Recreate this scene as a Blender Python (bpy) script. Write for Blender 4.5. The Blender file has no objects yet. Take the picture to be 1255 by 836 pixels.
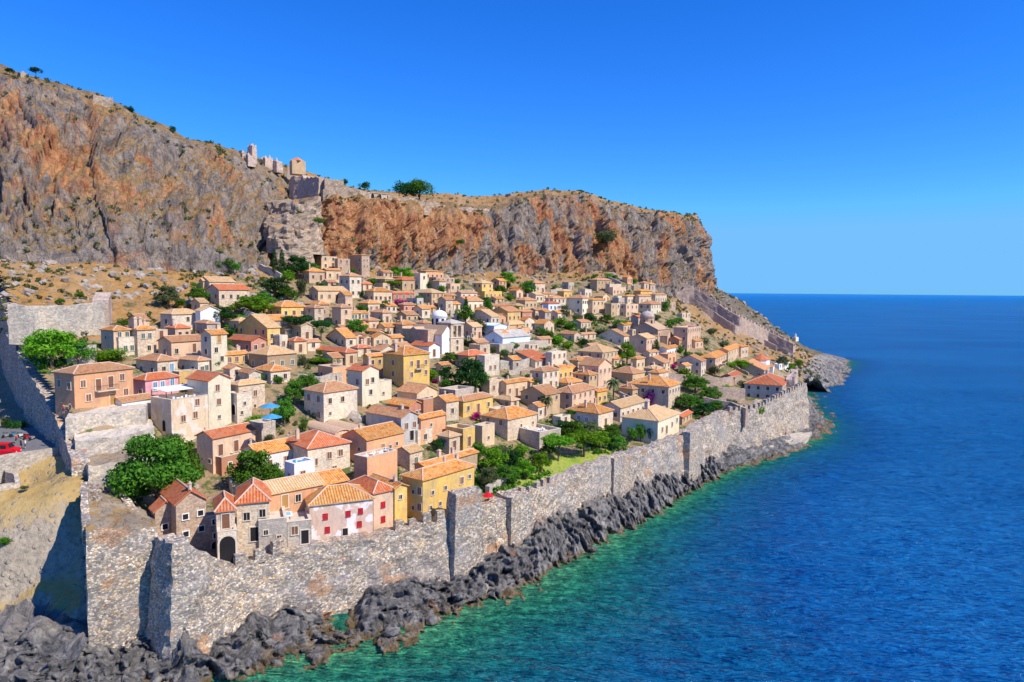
import bpy, math, random
import numpy as np
from mathutils import Vector, Matrix

# ------------------------------------------------------------ camera, world, sun, exposure
SC = bpy.context.scene
COL = SC.collection
W0, H0, F0 = 1255.0, 836.0, 850.0
CAMZ = 50.0
PITCH = math.atan((418 - 355.5) / F0)
ROLL = math.radians(0.5)
cam_d = bpy.data.cameras.new('camera')
cam = bpy.data.objects.new('camera', cam_d)
COL.objects.link(cam)
RM = Matrix.Rotation(math.pi / 2 - PITCH, 3, 'X') @ Matrix.Rotation(ROLL, 3, 'Z')
cam.matrix_world = Matrix.Translation((0, 0, CAMZ)) @ RM.to_4x4()
cam_d.sensor_width = 36
cam_d.lens = F0 / W0 * 36
cam_d.clip_start = 1
cam_d.clip_end = 60000
SC.camera = cam

SUN_EL, SUN_AZ = math.radians(46), math.atan2(.87, -.49)      # azimuth measured from +Y towards +X
SUNV = Vector((math.sin(SUN_AZ) * math.cos(SUN_EL), math.cos(SUN_AZ) * math.cos(SUN_EL), math.sin(SUN_EL)))
world = bpy.data.worlds.new('World')
SC.world = world
world.use_nodes = True
wt = world.node_tree
bg = wt.nodes['Background']
sky = wt.nodes.new('ShaderNodeTexSky')
sky.sky_type = 'NISHITA'
sky.sun_disc = False
sky.sun_elevation = SUN_EL
sky.sun_rotation = SUN_AZ
sky.altitude = 0
sky.air_density = 1.0
sky.dust_density = 0.0
sky.ozone_density = 5.0
hs = wt.nodes.new('ShaderNodeHueSaturation')
hs.inputs['Saturation'].default_value = 1.3
hs.inputs['Hue'].default_value = 0.503
wt.links.new(sky.outputs[0], hs.inputs['Color'])
mxs = wt.nodes.new('ShaderNodeMix'); mxs.data_type = 'RGBA'; mxs.blend_type = 'MULTIPLY'; mxs.inputs[0].default_value = 1.0
mxs.inputs[7].default_value = (0.47, 0.90, 1.45, 1)
wt.links.new(hs.outputs[0], mxs.inputs[6])
dk_ = wt.nodes.new('ShaderNodeMix'); dk_.data_type = 'RGBA'; dk_.blend_type = 'DARKEN'; dk_.inputs[0].default_value = 1.0
dk_.inputs[7].default_value = (1.25, 3.6, 7.2, 1)
wt.links.new(mxs.outputs[2], dk_.inputs[6])
wt.links.new(dk_.outputs[2], bg.inputs['Color'])
bg.inputs['Strength'].default_value = 0.12

sun_d = bpy.data.lights.new('sun', 'SUN')
sun_d.energy = 4.7
sun_d.angle = math.radians(0.5)
sun_d.color = (1.0, 0.91, 0.78)
sun = bpy.data.objects.new('sun', sun_d)
COL.objects.link(sun)
sun.rotation_euler = SUNV.to_track_quat('Z', 'Y').to_euler()
SC.view_settings.view_transform = 'Standard'
SC.view_settings.look = 'None'
SC.view_settings.gamma = 1
SC.view_settings.exposure = 0.3
SC.view_settings.use_curve_mapping = False
try:
    SC.cycles.max_bounces = 5
    SC.cycles.diffuse_bounces = 3
    SC.cycles.transparent_max_bounces = 4
except Exception:
    pass

RNG = random.Random(7)
# ------------------------------------------------------------ measuring helpers
CR = np.array(RM)                                  # columns: right, up, back
RIGHT, UP, FWD = CR[:, 0], CR[:, 1], -CR[:, 2]
CAM = np.array([0, 0, CAMZ])
def ray(px, py):
    d = RIGHT * (px - W0 / 2) / F0 + UP * (H0 / 2 - py) / F0 + FWD
    return d
def PY(px, py, Y):
    d = ray(px, py); return CAM + d * (Y / d[1])
def PZ(px, py, z):
    d = ray(px, py); return CAM + d * ((z - CAMZ) / d[2])
def PYZ(px, Y, z):
    """point in the vertical plane through column px, at distance Y and height z"""
    k = (px - W0 / 2) / F0
    p0 = np.array([0.0, Y, z]) - CAM
    a = p0 @ RIGHT - k * (p0 @ FWD)
    b = RIGHT[0] - k * FWD[0]
    return np.array([-a / b, Y, z])
def proj(p):
    q = np.array(p) - CAM
    w = q @ FWD
    return (W0 / 2 + F0 * (q @ RIGHT) / w, H0 / 2 - F0 * (q @ UP) / w, w)

# ------------------------------------------------------------ noise (numpy)
_pr = np.random.RandomState(3)
_PERM = _pr.permutation(256).astype(np.int64)
_PERM = np.concatenate([_PERM, _PERM, _PERM])
_GR = _pr.normal(size=(256, 3)); _GR /= np.linalg.norm(_GR, axis=1)[:, None]
def noise3(x, y, z):
    x, y, z = np.broadcast_arrays(np.asarray(x, float), np.asarray(y, float), np.asarray(z, float))
    xi, yi, zi = np.floor(x).astype(np.int64), np.floor(y).astype(np.int64), np.floor(z).astype(np.int64)
    xf, yf, zf = x - xi, y - yi, z - zi
    u, v, w = [t * t * t * (t * (t * 6 - 15) + 10) for t in (xf, yf, zf)]
    res = 0
    for dx in (0, 1):
        wx = u if dx else 1 - u
        for dy in (0, 1):
            wy = v if dy else 1 - v
            for dz in (0, 1):
                wz = w if dz else 1 - w
                h = _PERM[(_PERM[(_PERM[(xi + dx) & 255] + yi + dy) & 255] + zi + dz) & 255]
                g = _GR[h]
                res = res + wx * wy * wz * (g[..., 0] * (xf - dx) + g[..., 1] * (yf - dy) + g[..., 2] * (zf - dz))
    return res * 1.6
def fbm(x, y, z, o=4, l=2.1, g=.5):
    a, s, r = 1, 1, 0
    for _ in range(o):
        r = r + a * noise3(x * s, y * s, z * s); a *= g; s *= l
    return r
def ridged(x, y, z, o=4, l=2.1, g=.5):
    a, s, r = 1, 1, 0
    for _ in range(o):
        r = r + a * (1 - 2 * np.abs(noise3(x * s, y * s, z * s))); a *= g; s *= l
    return r

def _h(i, j, k, s):
    n = (i * 374761393 + j * 668265263 + k * 2147483647 + s * 1274126177) & 0xffffffff
    n = ((n ^ (n >> 13)) * 1274126177) & 0xffffffff
    return ((n ^ (n >> 16)) & 0xffffff) / float(0xffffff)
def facets(x, y, z, seed=0, tilt=1.0):
    """fractured rock: every Voronoi cell is its own tilted plane"""
    x, y, z = np.broadcast_arrays(x, y, z)
    xi, yi, zi = np.floor(x).astype(np.int64), np.floor(y).astype(np.int64), np.floor(z).astype(np.int64)
    best = np.full(x.shape, 1e9); out = np.zeros(x.shape)
    for a in (-1, 0, 1):
        for b in (-1, 0, 1):
            for c in (-1, 0, 1):
                i, j, k = xi + a, yi + b, zi + c
                dx = x - (i + _h(i, j, k, seed)); dy = y - (j + _h(i, j, k, seed + 1)); dz = z - (k + _h(i, j, k, seed + 2))
                d = dx * dx + dy * dy + dz * dz
                v = (_h(i, j, k, seed + 3) - .5) + tilt * (dx * (_h(i, j, k, seed + 4) - .5) + dy * (_h(i, j, k, seed + 5) - .5) + dz * (_h(i, j, k, seed + 6) - .5)) * 2
                m = d < best; best = np.where(m, d, best); out = np.where(m, v, out)
    return out

# ------------------------------------------------------------ materials
MATS = {}
def newmat(name):
    m = bpy.data.materials.new(name); m.use_nodes = True
    nt = m.node_tree
    b = nt.nodes['Principled BSDF']
    b.inputs['Roughness'].default_value = .9
    try: b.inputs['Specular IOR Level'].default_value = .25
    except Exception: pass
    MATS[name] = m
    return m, nt, b
def N(nt, t, **kw):
    n = nt.nodes.new(t)
    for k, v in kw.items():
        if k.startswith('i_'):
            n.inputs[k[2:].replace('_', ' ')].default_value = v
        else: setattr(n, k, v)
    return n
def L(nt, a, b): nt.links.new(a, b)
def ramp(nt, fac, stops, interp='LINEAR'):
    r = N(nt, 'ShaderNodeValToRGB'); r.color_ramp.interpolation = interp
    e = r.color_ramp.elements
    while len(e) < len(stops): e.new(.5)
    for i, (p, c) in enumerate(stops):
        e[i].position = p; e[i].color = (*c, 1) if len(c) == 3 else c
    L(nt, fac, r.inputs[0]); return r.outputs[0]
def mix(nt, fac, a, b, mode='MIX'):
    m = N(nt, 'ShaderNodeMix', data_type='RGBA', blend_type=mode)
    for inp, v in ((m.inputs[0], fac), (m.inputs[6], a), (m.inputs[7], b)):
        if hasattr(v, 'links'): L(nt, v, inp)
        elif isinstance(v, (int, float)): inp.default_value = v
        else: inp.default_value = (*v, 1)
    return m.outputs[2]
def math_(nt, op, a, b=None, c=None, clamp=False):
    m = N(nt, 'ShaderNodeMath', operation=op, use_clamp=clamp)
    for i, v in enumerate((a, b, c)):
        if v is None: continue
        if hasattr(v, 'links'): L(nt, v, m.inputs[i])
        else: m.inputs[i].default_value = v
    return m.outputs[0]
def coords(nt, scale=(1, 1, 1), kind='Object', rot=(0, 0, 0)):
    if kind == 'World':
        g = N(nt, 'ShaderNodeNewGeometry'); src = g.outputs['Position']
    else:
        t = N(nt, 'ShaderNodeTexCoord'); src = t.outputs[kind]
    mp = N(nt, 'ShaderNodeMapping'); mp.inputs['Scale'].default_value = scale; mp.inputs['Rotation'].default_value = rot
    L(nt, src, mp.inputs[0]); return mp.outputs[0]
def coords_rot(nt, scale, ang):
    g = N(nt, 'ShaderNodeNewGeometry'); mp = N(nt, 'ShaderNodeMapping'); mp.vector_type = 'TEXTURE'
    mp.inputs['Scale'].default_value = tuple(1 / q for q in scale); mp.inputs['Rotation'].default_value = (0, 0, ang)
    L(nt, g.outputs['Position'], mp.inputs[0]); return mp.outputs[0]
def tex(nt, co, scale, detail=4, rough=.55, dist=0.0):
    n = N(nt, 'ShaderNodeTexNoise'); L(nt, co, n.inputs['Vector'])
    n.inputs['Scale'].default_value = scale; n.inputs['Detail'].default_value = detail
    n.inputs['Roughness'].default_value = rough; n.inputs['Distortion'].default_value = dist
    return n.outputs[0]
def voro(nt, co, scale, feature='F1', out='Color', rnd=1.0):
    n = N(nt, 'ShaderNodeTexVoronoi', feature=feature); L(nt, co, n.inputs['Vector'])
    n.inputs['Scale'].default_value = scale; n.inputs['Randomness'].default_value = rnd
    return n.outputs[out]
def bump(nt, b, h, strength=.5, dist=.1):
    n = N(nt, 'ShaderNodeBump'); n.inputs['Strength'].default_value = strength; n.inputs['Distance'].default_value = dist
    L(nt, h, n.inputs['Height']); L(nt, n.outputs[0], b.inputs['Normal'])
def bw(nt, c):
    n = N(nt, 'ShaderNodeSeparateColor'); L(nt, c, n.inputs[0]); return n.outputs[0]

def mat_masonry(name, cols, mortar, sc=2.0, patch=None, bumpd=.12, stretch=(1, 1, 1.5), rust=0.0):
    """rubble masonry: irregular stones of several tones, mortar, big weather patches"""
    m, nt, b = newmat(name)
    co = coords(nt, stretch, 'World')
    warp = tex(nt, co, 1.3, 2)
    c1 = voro(nt, co, sc)
    d = voro(nt, co, sc, 'DISTANCE_TO_EDGE', 'Distance')
    n = len(cols)
    base = ramp(nt, bw(nt, c1), [((i + .5) / n, c) for i, c in enumerate(cols)], 'CONSTANT' if n > 4 else 'LINEAR')
    edge = ramp(nt, d, [(.0, (1, 1, 1)), (.12, (0, 0, 0))])
    base = mix(nt, bw(nt, edge), base, mortar)
    big = tex(nt, coords(nt, (1, 1, 1), 'World'), .12, 5, .65)
    if patch:
        base = mix(nt, bw(nt, ramp(nt, big, [(.48, (0, 0, 0)), (.62, (.8, .8, .8))])), base, mix(nt, .55, base, patch))
    if rust:
        r2 = tex(nt, coords(nt, (1, 1, 1.6), 'World'), .16, 3, .6)
        base = mix(nt, bw(nt, ramp(nt, r2, [(.60, (0, 0, 0)), (.68, (rust, rust, rust))])), base, (.50, .24, .10))
    fine = tex(nt, co, 6, 3, .6)
    base = mix(nt, .7, base, ramp(nt, fine, [(.25, (.55, .55, .55)), (.7, (1.25, 1.25, 1.25))]), 'MULTIPLY')
    blot = tex(nt, coords(nt, (1, 1, .5), 'World'), .22, 7, .74)
    base = mix(nt, .75, base, ramp(nt, blot, [(.30, (.60, .60, .64)), (.46, (1, 1, 1)), (.66, (1.30, 1.22, 1.08))]), 'MULTIPLY')
    L(nt, base, b.inputs['Base Color'])
    h = math_(nt, 'ADD', math_(nt, 'MINIMUM', d, .12), math_(nt, 'MULTIPLY', fine, .12))
    bump(nt, b, h, .9, bumpd * 4)
    return m

mat_masonry('rampart_stone', [(.22, .20, .19), (.48, .41, .33), (.64, .52, .38), (.30, .28, .27), (.76, .67, .54), (.46, .32, .20), (.60, .52, .42), (.26, .25, .24), (.68, .50, .31)], (.32, .26, .20), 2.7, (.32, .31, .32), .10, (1, 1, 1.6), .55)
mat_masonry('rampart_stone_far', [(.40, .30, .25), (.50, .38, .31), (.56, .43, .34), (.43, .32, .26), (.52, .41, .34)], (.40, .31, .25), 1.4, (.38, .28, .23), .08)
mat_masonry('citadel_stone', [(.36, .27, .19), (.46, .35, .25), (.30, .23, .17), (.52, .41, .30), (.40, .29, .20)], (.36, .28, .21), 1.8, (.28, .21, .15), .08)
mat_masonry('pink_rampart_stone', [(.46, .34, .28), (.55, .44, .36), (.40, .28, .24), (.60, .49, .40), (.50, .36, .26)], (.56, .45, .37), 2.2, (.46, .38, .34), .08)
mat_masonry('terrace_stone', [(.42, .38, .32), (.56, .50, .42), (.36, .32, .28), (.62, .55, .45), (.50, .42, .32)], (.52, .46, .38), 2.0, (.40, .34, .28), .08)

def mat_ground(name, a, b_, c, green, gfac, rock, sc=1.0):
    """a,b_,c earth tones; green shrubs cover; rock where it is steep"""
    m, nt, b = newmat(name)
    co = coords(nt, (1, 1, 1), 'World')
    n1 = tex(nt, co, .06 * sc, 5, .65)
    n2 = tex(nt, co, .45 * sc, 5, .7)
    base = ramp(nt, n2, [(.32, a), (.5, b_), (.68, c)])
    base = mix(nt, bw(nt, ramp(nt, n1, [(.42, (0, 0, 0)), (.6, (.65, .65, .65))])), base, c)
    g = tex(nt, co, .22 * sc, 6, .75)
    base = mix(nt, bw(nt, ramp(nt, g, [(gfac, (0, 0, 0)), (gfac + .05, (.9, .9, .9))])), base, green)
    st = voro(nt, co, 1.1 * sc); dd = voro(nt, co, 1.1 * sc, 'F1', 'Distance')
    stones = ramp(nt, bw(nt, st), [(.62, (0, 0, 0)), (.66, (1, 1, 1))], 'CONSTANT')
    stmask = math_(nt, 'MULTIPLY', bw(nt, stones), bw(nt, ramp(nt, dd, [(.25, (1, 1, 1)), (.42, (0, 0, 0))])))
    base = mix(nt, stmask, base, rock)
    ge = N(nt, 'ShaderNodeNewGeometry'); sp = N(nt, 'ShaderNodeSeparateXYZ'); L(nt, ge.outputs['Normal'], sp.inputs[0])
    stp = ramp(nt, math_(nt, 'ADD', sp.outputs[2], math_(nt, 'MULTIPLY', math_(nt, 'SUBTRACT', n2, .5), .5)), [(.60, (1, 1, 1)), (.78, (0, 0, 0))])
    rk = ramp(nt, tex(nt, co, 1.1, 5, .7), [(.3, tuple(x * .5 for x in rock)), (.5, rock), (.7, tuple(min(1, x * 1.3) for x in rock))])
    base = mix(nt, bw(nt, stp), base, rk)
    L(nt, base, b.inputs['Base Color'])
    bump(nt, b, math_(nt, 'ADD', n2, math_(nt, 'MULTIPLY', stmask, .3)), .8, .8)
    return m
mat_ground('hill_ground', (.20, .12, .05), (.38, .20, .055), (.34, .23, .12), (.08, .09, .025), .57, (.26, .225, .195))
mat_ground('town_ground', (.18, .13, .08), (.30, .21, .12), (.36, .25, .13), (.07, .11, .025), .50, (.34, .28, .21))
mat_ground('talus_ground', (.09, .07, .045), (.15, .115, .07), (.19, .145, .085), (.07, .08, .03), .54, (.15, .13, .11))
mat_ground('dry_field', (.30, .19, .06), (.40, .27, .09), (.44, .32, .14), (.20, .20, .05), .62, (.34, .29, .22))
mat_ground('stony_field', (.20, .16, .11), (.28, .22, .15), (.34, .27, .19), (.30, .18, .06), .53, (.25, .22, .18), 1.6)
mat_ground('lawn', (.20, .30, .03), (.28, .38, .04), (.40, .38, .10), (.14, .26, .02), .58, (.32, .36, .10))

def mat_cliff(name):
    m, nt, b = newmat(name)
    co = coords(nt, (1, 1, .42), 'World')
    co2 = coords(nt, (1, 1, 1), 'World')
    warp = tex(nt, co, .035, 4, .6)
    gp = N(nt, 'ShaderNodeNewGeometry'); sp = N(nt, 'ShaderNodeSeparateXYZ'); L(nt, gp.outputs['Position'], sp.inputs[0])
    # grey limestone
    n1 = tex(nt, co, .30, 8, .72, .6)
    grey = ramp(nt, n1, [(.26, (.09, .08, .08)), (.40, (.23, .20, .19)), (.50, (.36, .30, .26)), (.60, (.46, .39, .32)), (.74, (.34, .33, .34))])
    # orange and rust fracture faces
    n2 = tex(nt, co, .20, 7, .7, .8)
    org = ramp(nt, n2, [(.28, (.24, .09, .05)), (.42, (.50, .19, .09)), (.54, (.68, .33, .14)), (.68, (.70, .45, .24)), (.8, (.46, .34, .25))])
    nm = tex(nt, coords(nt, (1, 1, .5), 'World'), .045, 7, .62, 1.2)
    att = N(nt, 'ShaderNodeAttribute', attribute_name='rust')
    mk = math_(nt, 'ADD', nm, math_(nt, 'MULTIPLY', att.outputs['Fac'], .26))
    mask = ramp(nt, mk, [(.50, (0, 0, 0)), (.60, (.95, .95, .95))])
    base = mix(nt, bw(nt, mask), grey, org)
    # ochre dry grass on ledges and less steep ground
    sn = N(nt, 'ShaderNodeSeparateXYZ'); L(nt, gp.outputs['Normal'], sn.inputs[0])
    g = tex(nt, co2, .5, 6, .7)
    led = ramp(nt, math_(nt, 'ADD', sn.outputs[2], math_(nt, 'MULTIPLY', math_(nt, 'SUBTRACT', g, .5), 1.1)), [(.56, (0, 0, 0)), (.72, (.9, .9, .9))])
    grass = ramp(nt, g, [(.35, (.16, .15, .05)), (.45, (.34, .22, .09)), (.6, (.46, .30, .13))])
    base = mix(nt, bw(nt, led), base, grass)
    # water streaks and cracks
    st = tex(nt, coords(nt, (1, 1, .10), 'World'), .55, 5, .6, .4)
    base = mix(nt, .7, base, ramp(nt, st, [(.30, (.45, .43, .45)), (.48, (1, 1, 1)), (.72, (1.25, 1.2, 1.12))]), 'MULTIPLY')
    cr = voro(nt, coords(nt, (1, 1, .45), 'World'), .35, 'DISTANCE_TO_EDGE', 'Distance')
    base = mix(nt, bw(nt, ramp(nt, cr, [(0, (.5, .5, .5)), (.05, (0, 0, 0))])), base, (.07, .06, .06))
    L(nt, base, b.inputs['Base Color'])
    h = math_(nt, 'ADD', math_(nt, 'MULTIPLY', n1, 1.0), math_(nt, 'MULTIPLY', tex(nt, co2, 1.4, 5, .7), .45))
    bump(nt, b, h, 1.0, 3.0)
    return m
mat_cliff('cliff_rock')

def mat_shore(name):
    m, nt, b = newmat(name)
    co = coords(nt, (1, 1, .6), 'World')
    n1 = tex(nt, co, .7, 7, .72, .5)
    dark = ramp(nt, n1, [(.30, (.03, .03, .033)), (.44, (.12, .118, .12)), (.55, (.26, .25, .245)), (.68, (.46, .43, .38))])
    pale = ramp(nt, n1, [(.3, (.11, .105, .105)), (.5, (.27, .25, .23)), (.7, (.46, .40, .33))])
    gp = N(nt, 'ShaderNodeNewGeometry'); sp = N(nt, 'ShaderNodeSeparateXYZ'); L(nt, gp.outputs['Position'], sp.inputs[0])
    zz = math_(nt, 'ADD', sp.outputs[2], math_(nt, 'MULTIPLY', math_(nt, 'SUBTRACT', tex(nt, co, .22, 5, .7), .5), 9.0))
    top = ramp(nt, math_(nt, 'MULTIPLY', zz, .1), [(.36, (0, 0, 0)), (.62, (1, 1, 1))])
    base = mix(nt, bw(nt, top), dark, pale)
    low = ramp(nt, math_(nt, 'MULTIPLY', math_(nt, 'ADD', sp.outputs[2], math_(nt, 'MULTIPLY', n1, 1.2)), .5), [(.38, (.9, .9, .9)), (.72, (0, 0, 0))])
    base = mix(nt, bw(nt, low), base, ramp(nt, n1, [(.35, (.10, .065, .025)), (.55, (.25, .165, .065)), (.7, (.38, .29, .14))]))
    r = tex(nt, co, .13, 3, .6)
    base = mix(nt, bw(nt, ramp(nt, r, [(.66, (0, 0, 0)), (.71, (.8, .8, .8))])), base, (.48, .20, .09))
    L(nt, base, b.inputs['Base Color'])
    b.inputs['Roughness'].default_value = .75
    bump(nt, b, math_(nt, 'ADD', n1, math_(nt, 'MULTIPLY', tex(nt, co, 3, 5, .7), .35)), 1.0, 1.2)
    return m
mat_shore('shore_rock')

# ------------------------------------------------------------ object helpers
def mesh_obj(name, verts, faces, mats, parent=None, smooth=False, uvs=None, midx=None, attr=None):
    me = bpy.data.meshes.new(name)
    me.from_pydata([tuple(v) for v in verts], [], [tuple(f) for f in faces])
    if not isinstance(mats, (list, tuple)): mats = [mats]
    for mm in mats: me.materials.append(MATS[mm] if isinstance(mm, str) else mm)
    if midx is not None: me.polygons.foreach_set('material_index', midx)
    if smooth: me.polygons.foreach_set('use_smooth', [True] * len(me.polygons))
    if uvs is not None:
        ul = me.uv_layers.new(name='UVMap'); ul.data.foreach_set('uv', np.array(uvs, dtype=np.float32).ravel())
    if attr:
        for an, av in attr.items():
            a = me.attributes.new(an, 'FLOAT', 'POINT'); a.data.foreach_set('value', np.asarray(av, dtype=np.float32))
    me.update()
    o = bpy.data.objects.new(name, me); COL.objects.link(o)
    if parent is not None: o.parent = parent
    return o
def empty(name, loc=(0, 0, 0), rz=0.0):
    o = bpy.data.objects.new(name, None); COL.objects.link(o)
    o.location = loc; o.rotation_euler = (0, 0, rz); o.empty_display_size = .5
    return o
def tag(o, label=None, cat=None, group=None, kind=None):
    if label: o['label'] = label
    if cat: o['category'] = cat
    if group: o['group'] = group
    if kind: o['kind'] = kind
    return o
def grid_faces(nr, nc, mask=None):
    i = np.arange(nr - 1)[:, None] * nc + np.arange(nc - 1)[None, :]
    f = np.stack([i, i + 1, i + nc + 1, i + nc], -1).reshape(-1, 4)
    if mask is not None: f = f[mask.reshape(-1)]
    return f
def grid_obj(name, P, mats, parent=None, smooth=True, mask=None, midx=None, attr=None, flip=False):
    nr, nc = P.shape[:2]
    f = grid_faces(nr, nc, mask)
    if flip: f = f[:, ::-1]
    V = P.reshape(-1, 3)
    used = np.unique(f); remap = -np.ones(len(V), int); remap[used] = np.arange(len(used))
    f = remap[f]
    me = bpy.data.meshes.new(name)
    me.vertices.add(len(used)); me.vertices.foreach_set('co', V[used].astype(np.float32).ravel())
    me.loops.add(f.size); me.loops.foreach_set('vertex_index', f.astype(np.int32).ravel())
    me.polygons.add(len(f)); me.polygons.foreach_set('loop_start', np.arange(0, f.size, 4, dtype=np.int32))
    if not isinstance(mats, (list, tuple)): mats = [mats]
    for mm in mats: me.materials.append(MATS[mm])
    if midx is not None: me.polygons.foreach_set('material_index', np.asarray(midx).reshape(-1)[mask.reshape(-1)].astype(np.int32) if mask is not None else np.asarray(midx).reshape(-1).astype(np.int32))
    if smooth: me.polygons.foreach_set('use_smooth', np.ones(len(f), bool))
    if attr:
        for an, av in attr.items():
            a = me.attributes.new(an, 'FLOAT', 'POINT'); a.data.foreach_set('value', np.asarray(av, dtype=np.float32).reshape(-1)[used])
    me.update(calc_edges=True); me.validate()
    o = bpy.data.objects.new(name, me); COL.objects.link(o)
    if parent is not None: o.parent = parent
    return o
def box_vf(x0, x1, y0, y1, z0, z1):
    v = [(x0, y0, z0), (x1, y0, z0), (x1, y1, z0), (x0, y1, z0), (x0, y0, z1), (x1, y0, z1), (x1, y1, z1), (x0, y1, z1)]
    f = [(0, 3, 2, 1), (4, 5, 6, 7), (0, 1, 5, 4), (1, 2, 6, 5), (2, 3, 7, 6), (3, 0, 4, 7)]
    return v, f
class MB:
    def __init__(s): s.v, s.f, s.m = [], [], []
    def add(s, v, f, m=0):
        o = len(s.v); s.v += [tuple(q) for q in v]; s.f += [tuple(i + o for i in q) for q in f]; s.m += [m] * len(f); return s
    def box(s, x0, x1, y0, y1, z0, z1, m=0): return s.add(*box_vf(x0, x1, y0, y1, z0, z1), m)
    def lathe(s, cx, cy, prof, n=12, m=0):
        v, f = [], []
        for r, z in prof:
            for k in range(n):
                a = 2 * math.pi * k / n; v.append((cx + r * math.cos(a), cy + r * math.sin(a), z))
        for i in range(len(prof) - 1):
            for k in range(n):
                f.append((i * n + k, i * n + (k + 1) % n, (i + 1) * n + (k + 1) % n, (i + 1) * n + k))
        f.append(tuple(range(n))[::-1]); f.append(tuple((len(prof) - 1) * n + k for k in range(n)))
        return s.add(v, f, m)
    def prism(s, pts, z0, z1, m=0):
        n = len(pts)
        v = [(x, y, z0) for x, y in pts] + [(x, y, z1) for x, y in pts]
        f = [tuple(range(n))[::-1], tuple(range(n, 2 * n))] + [(i, (i + 1) % n, n + (i + 1) % n, n + i) for i in range(n)]
        return s.add(v, f, m)
    def obj(s, name, mats, parent=None, smooth=False): return mesh_obj(name, s.v, s.f, mats, parent, smooth, midx=s.m)
def in_poly(x, y, poly):
    inside = np.zeros(x.shape, bool)
    n = len(poly)
    for i in range(n):
        x1, y1 = poly[i][:2]; x2, y2 = poly[(i + 1) % n][:2]
        c = ((y1 > y) != (y2 > y))
        with np.errstate(divide='ignore', invalid='ignore'):
            xi = (x2 - x1) * (y - y1) / ((y2 - y1) if y2 != y1 else 1e-9) + x1
        inside ^= c & (x < xi)
    return inside

# ------------------------------------------------------------ lie of the land
def uv2xy(u, v): return (-24 + .65 * u - .76 * v, 104 + .76 * u + .65 * v)
def xy2uv(x, y): return ((x + 24) * .65 + (y - 104) * .76, (x + 24) * -.76 + (y - 104) * .65)
VBX, VBY = [-60, -5, 156, 238, 308, 380], [175, 168, 150, 130, 108, 90]
def vbase(u): return np.interp(u, VBX, VBY)
PV, PZz = [0, 15, 30, 50, 80, 110, 150, 168], [12.5, 13.5, 18, 25.5, 34, 43, 56.5, 60]

#  px, Y, top py, base py   (the long sea wall, left to right)
SEAW = [(190, 96, 657, 780), (200, 92.5, 656, 775), (222, 88.5, 664, 758), (250, 92, 676, 770), (285, 96, 694, 762), (340, 100.5, 674, 745),
        (420, 106, 660, 735), (480, 110.5, 649, 715), (540, 115, 634, 700), (600, 122, 614, 674), (650, 129.5, 600, 652),
        (690, 138, 580, 626), (745, 151, 559, 606), (800, 165, 545, 588), (835, 176, 531, 578), (860, 186, 515, 566),
        (880, 196, 506, 552), (886, 205, 504, 548), (925, 215, 500, 545), (985, 252, 470, 525)]
SW_XY = [PY(p, t, Y)[:2] for p, Y, t, b in SEAW]
WESTW = [(105, 86.5, 655), (103, 103, 600), (100, 110, 566), (88, 120, 534), (76, 127, 508), (60, 136, 480), (45, 147, 458), (30, 160, 430), (18, 172, 398), (9, 186, 366), (-14, 205, 345)]
WW_XY = [PY(p, t, Y)[:2] for p, Y, t in WESTW]
EWALL_END = PY(985, 452, 345)[:2]
TOWN = [tuple(p) for p in SW_XY] + [tuple(EWALL_END), (420, 345), (420, 700), (-300, 700), (-300, 215)] + [tuple(p) for p in WW_XY[::-1]]
WEST = [tuple(p) for p in WW_XY] + [(-310, 215), (-310, 50), (-50, 60)]

ctrl = []
for u in (-30, 20, 70, 120, 170, 215):
    vb = float(vbase(u))
    for v, z in zip(PV, PZz):
        if u < 100 and v < 20: z -= 1.7 if v == 0 else .9
        if v < 25: vv = v
        else: vv = 25 + (v - 25) * (vb - 25) / (160 - 25)
        x, y = uv2xy(u, vv); ctrl.append((x, y, z if u < 200 else z + (3 if 40 < v < 130 else 0)))
for v, z in ((12, 10), (22, 16), (40, 23), (60, 32), (80, 43), (100, 54)):
    x, y = uv2xy(245, v); ctrl.append((x, y, z))
def cpy(px, py, Y): ctrl.append(tuple(PY(px, py, Y)))
cpy(815, 354, 405); cpy(870, 388, 402); cpy(920, 412, 400); cpy(965, 436, 396)
cpy(975, 440, 405); cpy(985, 424, 452); cpy(940, 391, 452); cpy(900, 367, 445); cpy(872, 350, 440); cpy(1012, 436, 462)
cpy(1000, 447, 425); cpy(1025, 444, 462)
for x, y, z in ((110, 300, 14), (142, 338, 12), (157, 352, 2), (200, 400, -3), (172, 350, -7), (250, 500, -5), (258, 560, -6), (230, 430, -9), (215, 480, 4),
                (160, 520, 22), (195, 545, 6), (125, 560, 42), (60, 560, 70), (400, 600, -20), (400, 350, -25), (300, 680, -15), (105, 262, 13), (116, 288, 10), (121, 302, 6.5), (133, 344, 6), (160, 402, 5), (160, 280, -12)):
    ctrl.append((x, y, z))
for px, py, z_ in ((110, 545, 22.5), (160, 540, 22.0), (120, 566, 19.6), (170, 560, 19.0), (130, 515, 26.0), (150, 492, 27.0)): ctrl.append(tuple(PZ(px, py, z_)))
CT = np.array(ctrl)
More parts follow.
